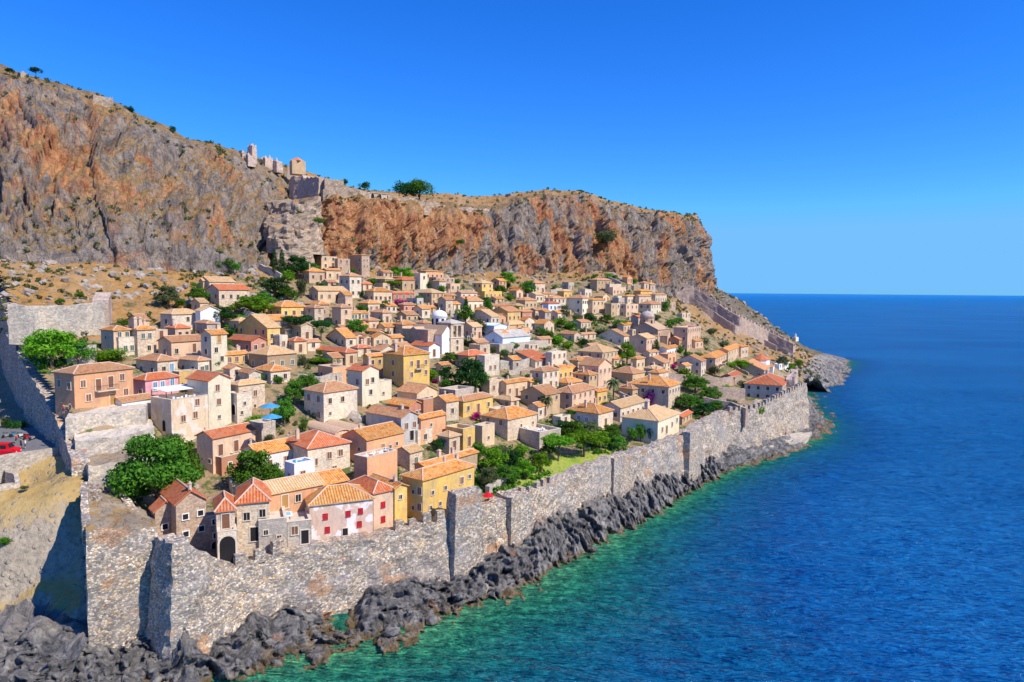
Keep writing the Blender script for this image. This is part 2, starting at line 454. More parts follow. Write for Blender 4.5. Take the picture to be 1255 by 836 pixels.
def tps_fit(C, lam=2.0):
    n = len(C); s = 100.0
    P = C[:, :2] / s
    r2 = ((P[:, None] - P[None]) ** 2).sum(-1)
    K = np.where(r2 > 0, r2 * np.log(r2 + 1e-12) * .5, 0) + np.eye(n) * lam * 1e-3
    A = np.zeros((n + 3, n + 3)); A[:n, :n] = K
    A[:n, n] = 1; A[:n, n + 1:] = P; A[n, :n] = 1; A[n + 1:, :n] = P.T
    w = np.linalg.solve(A, np.concatenate([C[:, 2], [0, 0, 0]]))
    def f(x, y):
        x = np.asarray(x, float) / s; y = np.asarray(y, float) / s
        out = w[n] + w[n + 1] * x + w[n + 2] * y
        for i in range(n):
            d2 = (x - P[i, 0]) ** 2 + (y - P[i, 1]) ** 2
            out = out + w[i] * np.where(d2 > 0, d2 * np.log(d2 + 1e-12) * .5, 0)
        return out
    return f
town_f = tps_fit(CT)
wc = []
for px, py, Y in ((60, 550, 131), (0, 560, 126), (30, 545, 136), (60, 572, 123), (0, 590, 118), (108, 612, 106), (20, 640, 112), (80, 700, 98), (30, 740, 96), (100, 775, 89), (0, 765, 93), (50, 800, 86.5), (0, 830, 85), (-80, 830, 85), (-60, 640, 112), (-60, 560, 128)):
    wc.append(tuple(PY(px, py, Y)))
for px, py, z_ in ((20, 562, 20.5), (60, 556, 20.6), (92, 572, 20.2), (0, 576, 20.3), (-60, 590, 20.2), (60, 600, 18.6), (20, 612, 17.9), (92, 600, 18.6), (60, 640, 15.2), (92, 650, 14.0), (20, 662, 13.4), (-60, 640, 15)): wc.append(tuple(PZ(px, py, z_)))
wc += [(-104, 147, 21.2), (-124, 168, 25), (-145, 190, 33), (-180, 150, 24), (-185, 200, 40), (-250, 120, 22), (-250, 220, 60), (-150, 215, 58), (-110, 60, -2), (-50, 70, -3), (-200, 60, -2)]
west_f = tps_fit(np.array(wc))
def pix_ground(px, py, f=town_f, zoff=0.0):
    d = ray(px, py)
    ts = np.arange(75, 620, 1.0)
    p = CAM[None] + d[None] * (ts / d[1])[:, None]
    h = f(p[:, 0], p[:, 1]) + zoff
    g = p[:, 2] - h
    k = np.where(g < 0)[0]
    if len(k) == 0: return p[-1]
    k = k[0]
    if k == 0: return p[0]
    t = ts[k - 1] + g[k - 1] / (g[k - 1] - g[k])
    return CAM + d * (t / d[1])

# columns of (px, py, Y): base, low, mid, edge, ridge, back
CL = [
 [(-170, 300, 206), (-170, 240, 214), (-170, 160, 226), (-170, 20, 250), (-170, 10, 262), (-170, 30, 330)],
 [(-60, 305, 208), (-60, 250, 216), (-60, 170, 230), (-60, 62, 252), (-60, 52, 262), (-60, 70, 330)],
 [(0, 306, 211), (0, 262, 217), (0, 185, 232), (0, 88, 252), (0, 79, 260), (0, 95, 330)],
 [(80, 303, 219), (80, 262, 226), (80, 195, 240), (80, 113, 258), (80, 104, 266), (80, 118, 330)],
 [(150, 303, 227), (150, 268, 234), (150, 208, 250), (150, 141, 270), (150, 130, 278), (150, 145, 340)],
 [(230, 308, 238), (230, 275, 246), (230, 228, 262), (230, 176, 284), (230, 166, 292), (230, 180, 350)],
 [(300, 318, 252), (300, 290, 260), (300, 250, 274), (300, 198, 298), (300, 187, 308), (300, 195, 360)],
 [(345, 320, 266), (345, 300, 276), (345, 268, 290), (350, 232, 312), (352, 203, 345), (352, 210, 380)],
 [(372, 322, 281), (370, 300, 292), (368, 268, 304), (372, 240, 316), (378, 211, 350), (378, 216, 390)],
 [(395, 326, 286), (395, 305, 288), (397, 275, 292), (400, 243, 298), (400, 219, 350), (400, 224, 390)],
 [(440, 330, 295), (440, 308, 297), (440, 275, 300), (440, 243, 306), (440, 232, 360), (440, 238, 410)],
 [(480, 331, 305), (480, 312, 308), (480, 280, 312), (480, 246, 318), (480, 236, 375), (480, 242, 420)],
 [(530, 333, 318), (530, 315, 321), (530, 288, 326), (530, 252, 334), (530, 238, 395), (530, 244, 430)],
 [(600, 337, 342), (600, 320, 345), (600, 292, 350), (600, 258, 358), (600, 240, 420), (600, 246, 460)],
 [(650, 340, 354), (650, 322, 357), (650, 292, 362), (650, 243, 374), (650, 234, 420), (650, 242, 460)],
 [(700, 343, 366), (700, 325, 369), (700, 290, 375), (700, 239, 388), (700, 234, 420), (700, 242, 460)],
 [(760, 348, 384), (760, 330, 387), (760, 297, 394), (760, 253, 408), (760, 249, 432), (760, 258, 470)],
 [(830, 356, 406), (830, 338, 409), (830, 305, 416), (830, 265, 428), (830, 262, 444), (830, 270, 480)],
 [(858, 362, 422), (856, 345, 424), (852, 312, 428), (846, 272, 434), (843, 263, 452), (841, 272, 485)],
 [(871, 362, 446), (868, 345, 447), (862, 312, 448), (857, 276, 450), (853, 264, 460), (848, 274, 490)],
 [(866, 362, 500), (862, 345, 500), (856, 312, 500), (852, 285, 500), (850, 272, 500), (845, 284, 505)],
]
CB = np.array([PY(*c[0])[:2] for c in CL[:19]])
def behind_cliff(x, y):
    """metres behind the foot line of the cliff (0 in front of it)"""
    x = np.asarray(x, float); y = np.asarray(y, float)
    ins = in_poly(x, y, [tuple(q) for q in CB] + [(CB[-1][0] * 1.5, 640), (-420, 640), (-420, CB[0][1])])
    best = np.full(x.shape, 1e9)
    for (x1, y1), (x2, y2) in zip(CB[:-1], CB[1:]):
        dx, dy = x2 - x1, y2 - y1; t = np.clip(((x - x1) * dx + (y - y1) * dy) / (dx * dx + dy * dy), 0, 1)
        best = np.minimum(best, np.hypot(x - x1 - t * dx, y - y1 - t * dy))
    return np.where(ins, best, 0)
# town hillside -------------------------------------------------
def terrain_rough(X, Y, Z):
    u, v = xy2uv(X, Y); vb = vbase(u)
    wild = np.clip((v / vb - .80) / .15, 0, 1)
    left = np.clip((70 - u) / 30, 0, 1) * np.clip((v - 92) / 15, 0, 1)
    wild = np.maximum(wild, left)
    east = np.clip((u - 268) / 10, 0, 1)
    wild = np.maximum(wild, east)
    n = -1.4 + fbm(X * .05, Y * .05, 0, 3) * 1.2 + ridged(X * .16, Y * .16, 3.3, 4) * .8 + fbm(X * .6, Y * .6, 1, 3) * .35
    calm = fbm(X * .07, Y * .07, 5, 2) * .35
    shore = np.clip((9 - Z) / 5, 0, 1)
    return calm * (1 - wild) + n * wild * 1.25 + shore * (u > 245) * (ridged(X * .12, Y * .12, 8, 5) - .6) * 2.2, wild
st = 1.25
gx = np.arange(-215, 300, st); gy = np.arange(78, 600, st)
X, Yg = np.meshgrid(gx, gy)
Zt = town_f(X, Yg); R, wild = terrain_rough(X, Yg, Zt)
BHD = behind_cliff(X, Yg)
Zt = Zt + R - np.clip(BHD - .5, 0, 20) * .8
ug, vg = xy2uv(X, Yg)
Xc, Yc = X[:-1, :-1] + st / 2, Yg[:-1, :-1] + st / 2
uc, vc = xy2uv(Xc, Yc)
keep = in_poly(Xc, Yc, TOWN) & (BHD[:-1, :-1] < 11) & (Zt[:-1, :-1] > -6)
wildc = wild[:-1, :-1]
EW_PIX = [(818, 350, 405), (850, 368, 404), (880, 388, 402), (905, 403, 400), (940, 420, 398), (972, 437, 395)]
EW_XY = [PY(*q)[:2] for q in EW_PIX]
ewx = np.interp(Yc, [395, 405], [EW_XY[-1][0], EW_XY[0][0]])
beyond = (Yc > 400) | (Xc > 165)
rightside = beyond & (Xc > 90) & (Zt[:-1, :-1] > -50)
gn = fbm(Xc * .03, Yc * .03, 2, 2)
mid = np.where(wildc > .5, 0, 1)
mid = np.where(rightside, 2, mid)
EWG = [pix_ground(a, b)[:2] for a, b in ((818, 352), (850, 368), (880, 388), (905, 404), (940, 421), (972, 438))]
mid = np.where(in_poly(Xc, Yc, [tuple(q) for q in EWG] + [(260, 380), (260, 600), (60, 600), (80, 440)]), 2, np.where(rightside, 0, mid))
Zc = Zt[:-1, :-1]
mid = np.where((uc > 225) & (Zc < 9.0) & (vc < 70), 4, mid)
caps = ((Xc - PY(990, 432, 432)[0]) ** 2 + (Yc - 425) ** 2) < 20 ** 2
mid = np.where(caps & (Zc > 7.5), 0, mid)
lawn_poly = [PZ(px, py, 12.7)[:2] for px, py in ((600, 610), (640, 580), (670, 556), (740, 545), (800, 545), (785, 562), (720, 590), (640, 622))]
mid = np.where(in_poly(Xc, Yc, lawn_poly), 3, mid)
town = grid_obj('terrain', np.stack([X, Yg, Zt], -1), ['hill_ground', 'town_ground', 'talus_ground', 'lawn', 'shore_rock'], mask=keep, midx=mid)
tag(town, kind='structure')

# ground outside the west wall --------------------------------
gx = np.arange(-240, -38, .7); gy = np.arange(62, 232, .7)
X, Yg = np.meshgrid(gx, gy)
Zw = west_f(X, Yg)
lowr = np.clip((9.5 - Zw) / 5, 0, 1)
ROADP = [PZ(px, py, 20.8)[:2] for px, py in ((69, 548), (-160, 580), (-160, 520), (62, 527))]
road_w = in_poly(X, Yg, ROADP)
Zw2 = Zw + fbm(X * .12, Yg * .12, 0, 4) * .7 * (~road_w) * (1 - lowr) + lowr * (ridged(X * .14, Yg * .14, 4, 5) - .3) * 1.5 + fbm(X * .9, Yg * .9, 0, 2) * .15
Xc, Yc = X[:-1, :-1] + .35, Yg[:-1, :-1] + .35
Zc = Zw2[:-1, :-1]
keepw = in_poly(Xc, Yc, WEST)
dry = in_poly(Xc, Yc, [PZ(px, py, 17)[:2] for px, py in ((-40, 556), (104, 556), (96, 650), (60, 664), (20, 668), (-60, 690))])
midw = np.where(dry, 0, 1)
midw = np.where(Zc < 5.0 + 1.5 * fbm(Xc * .1, Yc * .1, 3, 3), 2, midw)
wg = grid_obj('ground', np.stack([X, Yg, Zw2], -1), ['dry_field', 'stony_field', 'shore_rock'], mask=keepw, midx=midw)
tag(wg, kind='structure')

# ------------------------------------------------------------ the cliff
A = np.array([[PY(*q) for q in c] for c in CL])
foot = A[:, :1].copy(); foot[:, 0, 2] -= 16; foot[:, 0, 1] -= 4
A = np.concatenate([foot, A], 1)
seg = np.linalg.norm(np.diff(A[:, 1, :2], axis=0), axis=1); S = np.concatenate([[0], np.cumsum(seg)])
ns = 1000
sv = np.linspace(0, S[-1], ns)
rowt = np.array([0, 1, 1.6, 2.8, 4.6, 5.4, 6.6]); nt_ = 190
def smooth_interp(x, xp, fp):
    # monotone-ish cubic (Catmull) interpolation
    m = np.gradient(fp, xp, axis=0)
    i = np.clip(np.searchsorted(xp, x) - 1, 0, len(xp) - 2)
    h = xp[i + 1] - xp[i]; t = (x - xp[i]) / h
    t_ = t.reshape((-1,) + (1,) * (fp.ndim - 1)); h_ = h.reshape(t_.shape)
    return ((2 * t_**3 - 3 * t_**2 + 1) * fp[i] + (t_**3 - 2 * t_**2 + t_) * h_ * m[i] + (-2 * t_**3 + 3 * t_**2) * fp[i + 1] + (t_**3 - t_**2) * h_ * m[i + 1])
B = smooth_interp(sv, S, A)                                  # ns x 7 x 3
tv = np.linspace(0, rowt[-1], nt_)
C = np.zeros((nt_, ns, 3))
for k in range(3):
    for j in range(ns):
        C[:, j, k] = np.interp(tv, rowt, B[j, :, k])
du = np.gradient(C, axis=1); dv = np.gradient(C, axis=0)
Nn = np.cross(du, dv); Nn /= np.linalg.norm(Nn, axis=2)[..., None] + 1e-9
if Nn[60, 400, 1] > 0: Nn = -Nn
x, y, z = C[..., 0], C[..., 1], C[..., 2]
pxk = np.array([proj(C[100, j])[0] for j in range(ns)])
zw = z * .28
sx_ = sv[None, :] + fbm(x * .03, y * .03, z * .02, 3) * 10
groove = ridged(sx_ * .030, z * .006, 11.5, 3) * 3.8 + ridged(sx_ * .085, z * .016, 4.5, 3) * 2.2
d1 = ridged(x * .022, y * .022, zw * .022 + 3, 3) * 4.5 + groove * np.interp(pxk, [0, 330, 420, 900], [.55, .6, 1.25, 1.35])[None, :]
d2 = ridged(x * .07, y * .07, zw * .07, 4) * 2.6
d3 = fbm(x * .22, y * .22, z * .14, 4) * 1.9
cell = np.abs(noise3(x * .11, y * .11, z * .05))
d4 = -np.clip(.08 - cell, 0, 1) * 16
wx, wy, wz_ = x + fbm(x * .06, y * .06, z * .06, 2) * 5, y + fbm(x * .06, y * .06, z * .06 + 5, 2) * 5, z + fbm(x * .05, y * .05 + 9, z * .05, 2) * 3
s5 = sv[None, :] + fbm(x * .05, y * .05, z * .05, 3) * 3.0 + z * .02
d5 = facets(s5 / 13, z / 60, 0 * z + .5, 1, .35) * 7.5 + facets(s5 / 5.5, z / 22, 0 * z + .5, 9, .35) * 4.6 + facets(s5 / 2.4, wz_ / 8, 0 * z + .5, 19, .35) * 1.9 + facets(s5 / 1.2, wz_ / 3, 0 * z + .5, 29) * .7 + facets(s5 / 20, wz_ / 7, 0 * z + .5, 39) * 1.2
amp = np.interp(tv, [0, .8, 1.5, 3.6, 4.4, 4.8, 5.4, 6.6], [.15, .35, 1, 1, .5, .14, .08, .05])[:, None]
amp = amp * (1 - .6 * np.exp(-((pxk - 362) / 26) ** 2))[None, :]
dsum = d1 * .45 + d2 * .15 + d3 * .12 + d4 + d5
disp = (dsum - dsum[60:130].mean() - .5) * amp
C2 = C + Nn * disp[..., None]
C2[..., 2] += (np.interp(tv, [0, 4.4, 4.8, 6.6], [0, 0, 1, 1])[:, None]) * (fbm(x * .09, y * .09, 2, 4) * 1.3)
pxs = np.array([proj(C[100, j])[0] for j in range(0, ns, 10)])
pxf = np.interp(np.arange(ns), np.arange(0, ns, 10), pxs)
rust = np.interp(pxf, [-200, 0, 60, 170, 240, 330, 390, 420, 500, 560, 600, 680, 730, 800, 860], [.10, .22, .32, .24, .0, .0, .45, .75, .75, .55, .12, .05, .22, .15, .0])[None, :] * np.interp(tv, [0, 1, 2, 3, 4.3, 5], [-.6, 0, .5, 1, .8, .2])[:, None]
cliff = grid_obj('cliff', C2, ['cliff_rock', 'hill_ground'], midx=np.where((tv[:-1] > 4.75)[:, None] & (sv[:-1] > S[7])[None, :], 1, 0), attr={'rust': rust}, smooth=False)
tag(cliff, kind='structure')
CLIFFTOP = C2

# ------------------------------------------------------------ sea
WATER = [(-200, 900), (100, 872), (200, 850), (270, 832), (330, 808), (400, 797), (470, 777), (540, 757), (590, 737), (640, 716), (700, 682), (745, 660),
         (790, 636), (830, 613), (860, 592), (905, 572), (950, 556), (1000, 536), (1008, 520), (992, 500), (985, 482), (1000, 463), (1035, 451), (1040, 441)]
WL = np.array([PZ(px, py, 0)[:2] for px, py in WATER])
def coast_dist(x, y):
    best = np.full(np.shape(x), 1e9)
    for (x1, y1), (x2, y2) in zip(WL[:-1], WL[1:]):
        dx, dy = x2 - x1, y2 - y1
        t = np.clip(((x - x1) * dx + (y - y1) * dy) / (dx * dx + dy * dy), 0, 1)
        best = np.minimum(best, np.hypot(x - x1 - t * dx, y - y1 - t * dy))
    return best
# near sheet, finely meshed with real waves, fading to flat at its rim; far sheet to the horizon
def mat_sea(name):
    m, nt, b = newmat(name)
    co = coords(nt, (1, 1, 1), 'World')
    at = N(nt, 'ShaderNodeAttribute', attribute_name='shoal').outputs['Fac']
    n1 = tex(nt, co, .03, 5, .6, .5)
    deep = ramp(nt, tex(nt, coords(nt, (.4, 1, 1), 'World', (0, 0, .3)), .012, 4, .6), [(.35, (.006, .16, .46)), (.65, (.010, .20, .54))])
    dist = math_(nt, 'ADD', at, math_(nt, 'MULTIPLY', math_(nt, 'SUBTRACT', n1, .5), 16.0))
    k = math_(nt, 'MULTIPLY', dist, .01, clamp=True)
    mid = ramp(nt, k, [(0, (.09, .36, .18)), (.06, (.025, .25, .15)), (.14, (.008, .18, .20)), (.28, (.004, .15, .33)), (.6, (.003, .13, .42))])
    bedn = tex(nt, co, .55, 6, .7)
    bed = ramp(nt, bedn, [(.34, (.30, .40, .42)), (.5, (1, 1, 1)), (.64, (2.6, 2.0, 1.5))])
    caus = voro(nt, coords(nt, (1, 1, 1), 'World'), .9, 'DISTANCE_TO_EDGE', 'Distance')
    shal = ramp(nt, k, [(.0, (1, 1, 1)), (.32, (0, 0, 0))])
    base = mix(nt, bw(nt, shal), mid, mix(nt, 1.0, mid, bed, 'MULTIPLY'))
    base = mix(nt, bw(nt, ramp(nt, k, [(.45, (0, 0, 0)), (.95, (1, 1, 1))])), base, deep)
    foam = math_(nt, 'MULTIPLY', bw(nt, ramp(nt, at, [(0.0, (1, 1, 1)), (1.0, (0, 0, 0))])), bw(nt, ramp(nt, tex(nt, co, 1.2, 5, .8), [(.56, (0, 0, 0)), (.64, (1, 1, 1))])))
    base = mix(nt, foam, base, (.6, .68, .70))
    for s in ('Diffuse', 'Glossy'): pass
    dif = N(nt, 'ShaderNodeBsdfDiffuse'); L(nt, base, dif.inputs['Color'])
    glo = N(nt, 'ShaderNodeBsdfGlossy'); glo.inputs['Roughness'].default_value = .12; glo.inputs['Color'].default_value = (.8, .95, 1, 1)
    fr = N(nt, 'ShaderNodeFresnel'); fr.inputs['IOR'].default_value = 1.33
    ms = N(nt, 'ShaderNodeMixShader')
    w1 = tex(nt, coords_rot(nt, (1, 5.5, 1), -.36), .15, 4, .55, .1)
    w2 = tex(nt, coords_rot(nt, (1, 4.2, 1), -.2), .55, 3, .55, .1)
    w3 = tex(nt, coords_rot(nt, (1, 2.5, 1), -.35), .05, 3, .6, .2)
    hgt = math_(nt, 'ADD', math_(nt, 'ADD', math_(nt, 'MULTIPLY', w1, 1.0), math_(nt, 'MULTIPLY', w2, .3)), math_(nt, 'MULTIPLY', w3, .8))
    bu = N(nt, 'ShaderNodeBump'); bu.inputs['Strength'].default_value = 1.0; bu.inputs['Distance'].default_value = 6.0
    L(nt, hgt, bu.inputs['Height'])
    for n_ in (dif, glo, fr): L(nt, bu.outputs[0], n_.inputs['Normal'])
    fac = math_(nt, 'MINIMUM', math_(nt, 'MULTIPLY', fr.outputs[0], .9), .42)
    L(nt, fac, ms.inputs[0]); L(nt, dif.outputs[0], ms.inputs[1]); L(nt, glo.outputs[0], ms.inputs[2])
    L(nt, ms.outputs[0], nt.nodes['Material Output'].inputs['Surface'])
    return m
mat_sea('sea_water')
def axis(a, b, c, n1, far):
    t = np.arange(a, b, n1); k = np.cumsum(np.geomspace(n1 * 1.5, far / 6, 34))
    return np.concatenate([a - k[::-1], t, t[-1] + k])
ax = axis(-60, 300, 0, .8, 30000); ay = axis(72, 420, 0, .8, 40000)
X, Yg = np.meshgrid(ax, ay)
cd = coast_dist(X, Yg)
fade = np.clip((420 - Yg) / 120, 0, 1) * np.clip((300 - X) / 60, 0, 1) * np.clip(cd / 8, .15, 1)
ca, sa = math.cos(-.42), math.sin(-.42)
xr, yr = X * ca + Yg * sa, -X * sa + Yg * ca
WZ = (np.abs(noise3(xr * .045, yr * .30, 3.1)) * -.70 + noise3(xr * .09, yr * .5, 1.2) * .20 + noise3(xr * .03, yr * .09, 5.2) * .2 + .15) * fade * .9
sea = grid_obj('sea', np.stack([X, Yg, WZ], -1), ['sea_water'], attr={'shoal': np.minimum(cd * np.interp(X * .65 + Yg * .76, [60, 95, 150, 300], [.8, 1.0, 2.2, 3.4]), 400)})
tag(sea, kind='structure')

# ------------------------------------------------------------ shore rocks: one ribbon from the wall foot down under the water
RIB = []
tops = [(np.array([-120, 84, 3.0]), np.array([-120, 70])), (np.array([-75, 84, 4.0]), np.array([-72, 76]))]
def bt(px, Y, py): return PY(px, py, Y)
def wp(px, py): return PZ(px, py, 0)[:2]
RIB = [(np.array([-150., 88, 5.0]), np.array([-150., 72])), (np.array([-100., 87, 5.0]), np.array([-95., 74])), (np.array([-66., 87, 5.2]), np.array([-64., 75])),
       (bt(105, 87.0, 800), np.array([-53., 77])), (bt(150, 90, 778), np.array([-47., 80])), (bt(196, 93.5, 770), np.array([-44., 83]))]
for (px, Y, t, b), (wx, wy) in zip(SEAW[2:], [(230, 848), (262, 834), (300, 820), (352, 804), (425, 791), (490, 771), (550, 753), (608, 730), (656, 708), (698, 683), (750, 657), (800, 630), (838, 608), (862, 592), (900, 574), (935, 562), (975, 550), (1010, 528)]):
    RIB.append((bt(px, Y + .6, b) + np.array([0, 0, 1.6 if 590 < px < 870 else 0]), wp(wx, wy)))
for i_, (tx, ty, tz) in zip((18, 19, 20, 21, 22, 23), ((107, 268, 9), (113, 302, 10), (127, 344, 10), (158, 402, 8), (205, 462, 5), (236, 530, 4))):
    RIB.append((np.array([tx, ty, tz], float), WL[i_]))
T = np.array([r[0] for r in RIB]); Bm = np.array([[r[1][0], r[1][1], 0] for r in RIB])
sg = np.concatenate([[0], np.cumsum(np.linalg.norm(np.diff(Bm[:, :2], axis=0), axis=1))])
nS, nT = 2400, 92
ss = sg[-1] * (np.linspace(0, 1, nS) ** 1.35)
Ti = np.stack([np.interp(ss, sg, T[:, k]) for k in range(3)], 1); Ti[:, 2] += np.clip(fbm(Ti[:, 0] * .07, Ti[:, 1] * .07, 4.2, 4) * 3.0 + .1, -.6, 2.4) * np.interp(ss, [30, 60], [0, 1]); Bi = np.stack([np.interp(ss, sg, Bm[:, k]) for k in range(3)], 1)
tt = np.linspace(-.25, 1.9, nT)
outv = Bi - Ti; outv[:, 2] = 0; ln = np.linalg.norm(outv, axis=1)[:, None]; outv = outv / np.maximum(ln, .5); ln = np.maximum(ln, 2.0)
Rb = np.zeros((nT, nS, 3))
for i, t in enumerate(tt):
    z = np.interp(t, [-.25, 0, .35, .75, 1.0, 1.9], [1.2, 1, .78, .36, 0, -.9])
    zz = Ti[:, 2] * z if t <= 1 else np.full(nS, -3.2 * (t - 1))
    Rb[i] = Ti * 0; Rb[i, :, :2] = Ti[:, :2] + outv[:, :2] * ln * t; Rb[i, :, 2] = zz
x, y, z = Rb[..., 0], Rb[..., 1], Rb[..., 2]
env = np.interp(tt, [-.25, 0, .3, 1.2, 1.9], [.1, .55, 1, 1, .6])[:, None] * np.interp(Ti[:, 1], [300, 380], [1, .3])[None, :]
wx, wy, wz_ = x + fbm(x * .12, y * .12, z * .1, 2) * 2, y + fbm(x * .12, y * .12, z * .1 + 5, 2) * 2, z + fbm(x * .2, y * .2, 3, 2) * 1.2
s1 = facets(wx / 7, wy / 7, wz_ / 10, 31) * 1.2 + facets(wx / 2.6, wy / 2.6, wz_ / 9, 41) * 1.2 + facets(wx / 1.0, wy / 1.0, wz_ / 4, 51) * .75 + (ridged(x * .45, y * .45, z * .06, 3) - .5) * .8 + .35
s2 = fbm(x * .28, y * .28, z * .2 + 9, 4) * 1.2 + facets(wx / 1.6, wy / 1.6, wz_ / 1.5, 61) * .6
o3 = np.stack([outv[:, 0], outv[:, 1]], -1)[None]
Rb[..., :2] += o3 * (s1 * env * .9)[..., None]
Rb[..., 2] += s1 * env * .42 + s2 * env * .42 - .25 * env
shore = grid_obj('rocky_shore', Rb, ['shore_rock'], smooth=False)
tag(shore, kind='structure')
# ------------------------------------------------------------ ramparts
def rough_run(name, pts, thick=2.0, mat='rampart_stone', batter=.10, step=.8, rough=.22, parent=None, jag=.25, seed=0, inner_drop=None):
    """a free standing wall; pts = (x, y, ztop, zbase); the outer face is on the right hand of the run"""
    P = np.array(pts, float)
    seg = np.linalg.norm(np.diff(P[:, :2], axis=0), axis=1); S = np.concatenate([[0], np.cumsum(seg)])
    n = max(3, int(S[-1] / step)); s = np.unique(np.concatenate([np.linspace(0, S[-1], n), S]))
    Q = np.stack([np.interp(s, S, P[:, k]) for k in range(4)], 1)
    tan = np.gradient(Q[:, :2], s, axis=0); tan /= np.linalg.norm(tan, axis=1)[:, None] + 1e-9
    out = np.stack([tan[:, 1], -tan[:, 0]], 1)
    hmax = (Q[:, 2] - Q[:, 3]).max(); nv = max(3, int(hmax / step))
    rows = []
    jt = fbm(s * .5, seed + 1.3, 0, 3) * jag
    for k in range(nv + 1):
        f = k / nv; z = Q[:, 3] + (Q[:, 2] + jt - Q[:, 3]) * f
        off = thick / 2 + batter * (Q[:, 2] - z)
        rows.append(np.stack([Q[:, 0] + out[:, 0] * off, Q[:, 1] + out[:, 1] * off, z], 1))
    for k in range(nv + 1):
        f = 1 - k / nv; z = Q[:, 3] + (Q[:, 2] + jt - Q[:, 3]) * f
        off = -thick / 2
        rows.append(np.stack([Q[:, 0] + out[:, 0] * off, Q[:, 1] + out[:, 1] * off, z], 1))
    R = np.array(rows)
    x, y, z = R[..., 0], R[..., 1], R[..., 2]
    d = fbm(x * .35 + seed, y * .35, z * .35, 4) * rough
    sgn = np.where(np.arange(R.shape[0]) <= nv, 1, -1)[:, None]
    R[..., 0] += d * out[None, :, 0] * sgn; R[..., 1] += d * out[None, :, 1] * sgn
    verts = R.reshape(-1, 3); nr, nc = R.shape[:2]
    faces = [tuple(q) for q in grid_faces(nr, nc)]
    faces.append(tuple(i * nc for i in range(nr))); faces.append(tuple(i * nc + nc - 1 for i in range(nr))[::-1])
    return mesh_obj(name, verts, faces, mat, parent, smooth=False)
def rough_prism(name, poly, z0, z1, mat, parent=None, batter=.06, step=.8, rough=.2, jag=.2, seed=0, topmat=None):
    """solid tower of polygon plan (counterclockwise), z1 a number or one per corner"""
    P = np.array(poly, float); n = len(P); c = P.mean(0)
    zt = np.array(z1 if hasattr(z1, '__len__') else [z1] * n, float)
    ring, zr = [], []
    for i in range(n):
        a, b = P[i], P[(i + 1) % n]; m = max(1, int(np.linalg.norm(b - a) / step))
        for k in range(m):
            ring.append(a + (b - a) * k / m); zr.append(zt[i] + (zt[(i + 1) % n] - zt[i]) * k / m)
    ring = np.array(ring); zr = np.array(zr); m = len(ring)
    out = ring - c; out /= np.linalg.norm(out, axis=1)[:, None] + 1e-6
    nv = max(2, int((zr.max() - z0) / step))
    jt = fbm(ring[:, 0] * .6, ring[:, 1] * .6, seed, 3) * jag
    rows = []
    for k in range(nv + 1):
        z = z0 + (zr + jt - z0) * k / nv
        off = batter * (zr - z)
        d = fbm(ring[:, 0] * .4 + seed, ring[:, 1] * .4, z * .4, 4) * rough
        rows.append(np.column_stack([ring + out * (off + d)[:, None], z]))
    for f, dz in ((.9, -.05), (.55, .12), (.2, .18)):
        q = c + (ring - c) * f
        rows.append(np.column_stack([q, zr.mean() * (1 - f) + zr * f + dz + fbm(q[:, 0] * .5, q[:, 1] * .5, 7, 3) * jag * 1.2]))
    V = np.concatenate(rows); faces, mi = [], []
    for r in range(len(rows) - 1):
        for k in range(m):
            faces.append((r * m + k, r * m + (k + 1) % m, (r + 1) * m + (k + 1) % m, (r + 1) * m + k)); mi.append(1 if (topmat and r >= nv) else 0)
    faces.append(tuple((len(rows) - 1) * m + k for k in range(m))); mi.append(1 if topmat else 0)
    return mesh_obj(name, V, faces, [mat] + ([topmat] if topmat else []), parent, midx=mi)

_merl = []
def merlon_mesh(k, mat):
    b = MB(); w, t, h = [(1.25, .8, 1.1), (1.1, .8, 1.0), (1.35, .8, 1.2)][k % 3]
    v, f = box_vf(-w / 2, w / 2, -t / 2, t / 2, -.35, h)
    r = random.Random(k)
    v = [(x * (1 - (.12 if z > 0 else 0)) + r.uniform(-.07, .07), y + r.uniform(-.05, .05), z + (r.uniform(-.16, .1) if z > 0 else 0)) for x, y, z in v]
    b.add(v, f)
    return b
def merlons(pts, parent, s0, s1, step=2.0, out=.45, mat='rampart_stone', scale=1.0):
    P = np.array(pts, float)
    seg = np.linalg.norm(np.diff(P[:, :2], axis=0), axis=1); S = np.concatenate([[0], np.cumsum(seg)])
    s = s0; k = 0
    while s < s1:
        q = [np.interp(s, S, P[:, j]) for j in range(3)]
        q2 = [np.interp(min(s + .5, S[-1]), S, P[:, j]) for j in range(2)]; q1 = [np.interp(max(0, s - .5), S, P[:, j]) for j in range(2)]
        a = math.atan2(q2[1] - q1[1], q2[0] - q1[0])
        key = (k % 3, mat)
        if key not in MERL:
            o = merlon_mesh(k, mat).obj('merlon', mat, parent); MERL[key] = o
        else:
            o = MERL[key].copy(); COL.objects.link(o); o.parent = parent
        o.location = (q[0] + out * math.sin(a), q[1] - out * math.cos(a), q[2]); o.rotation_euler = (0, 0, a); o.scale = (scale,) * 3
        s += step * RNG.uniform(.92, 1.1); k += 1
MERL = {}
def srange(pts, px):
    """arc length along a run where it crosses image column px"""
    P = np.array(pts, float); S = np.concatenate([[0], np.cumsum(np.linalg.norm(np.diff(P[:, :2], axis=0), axis=1))])
    ps = [proj((q[0], q[1], q[2]))[0] for q in P]
    return float(np.interp(px, ps, S))

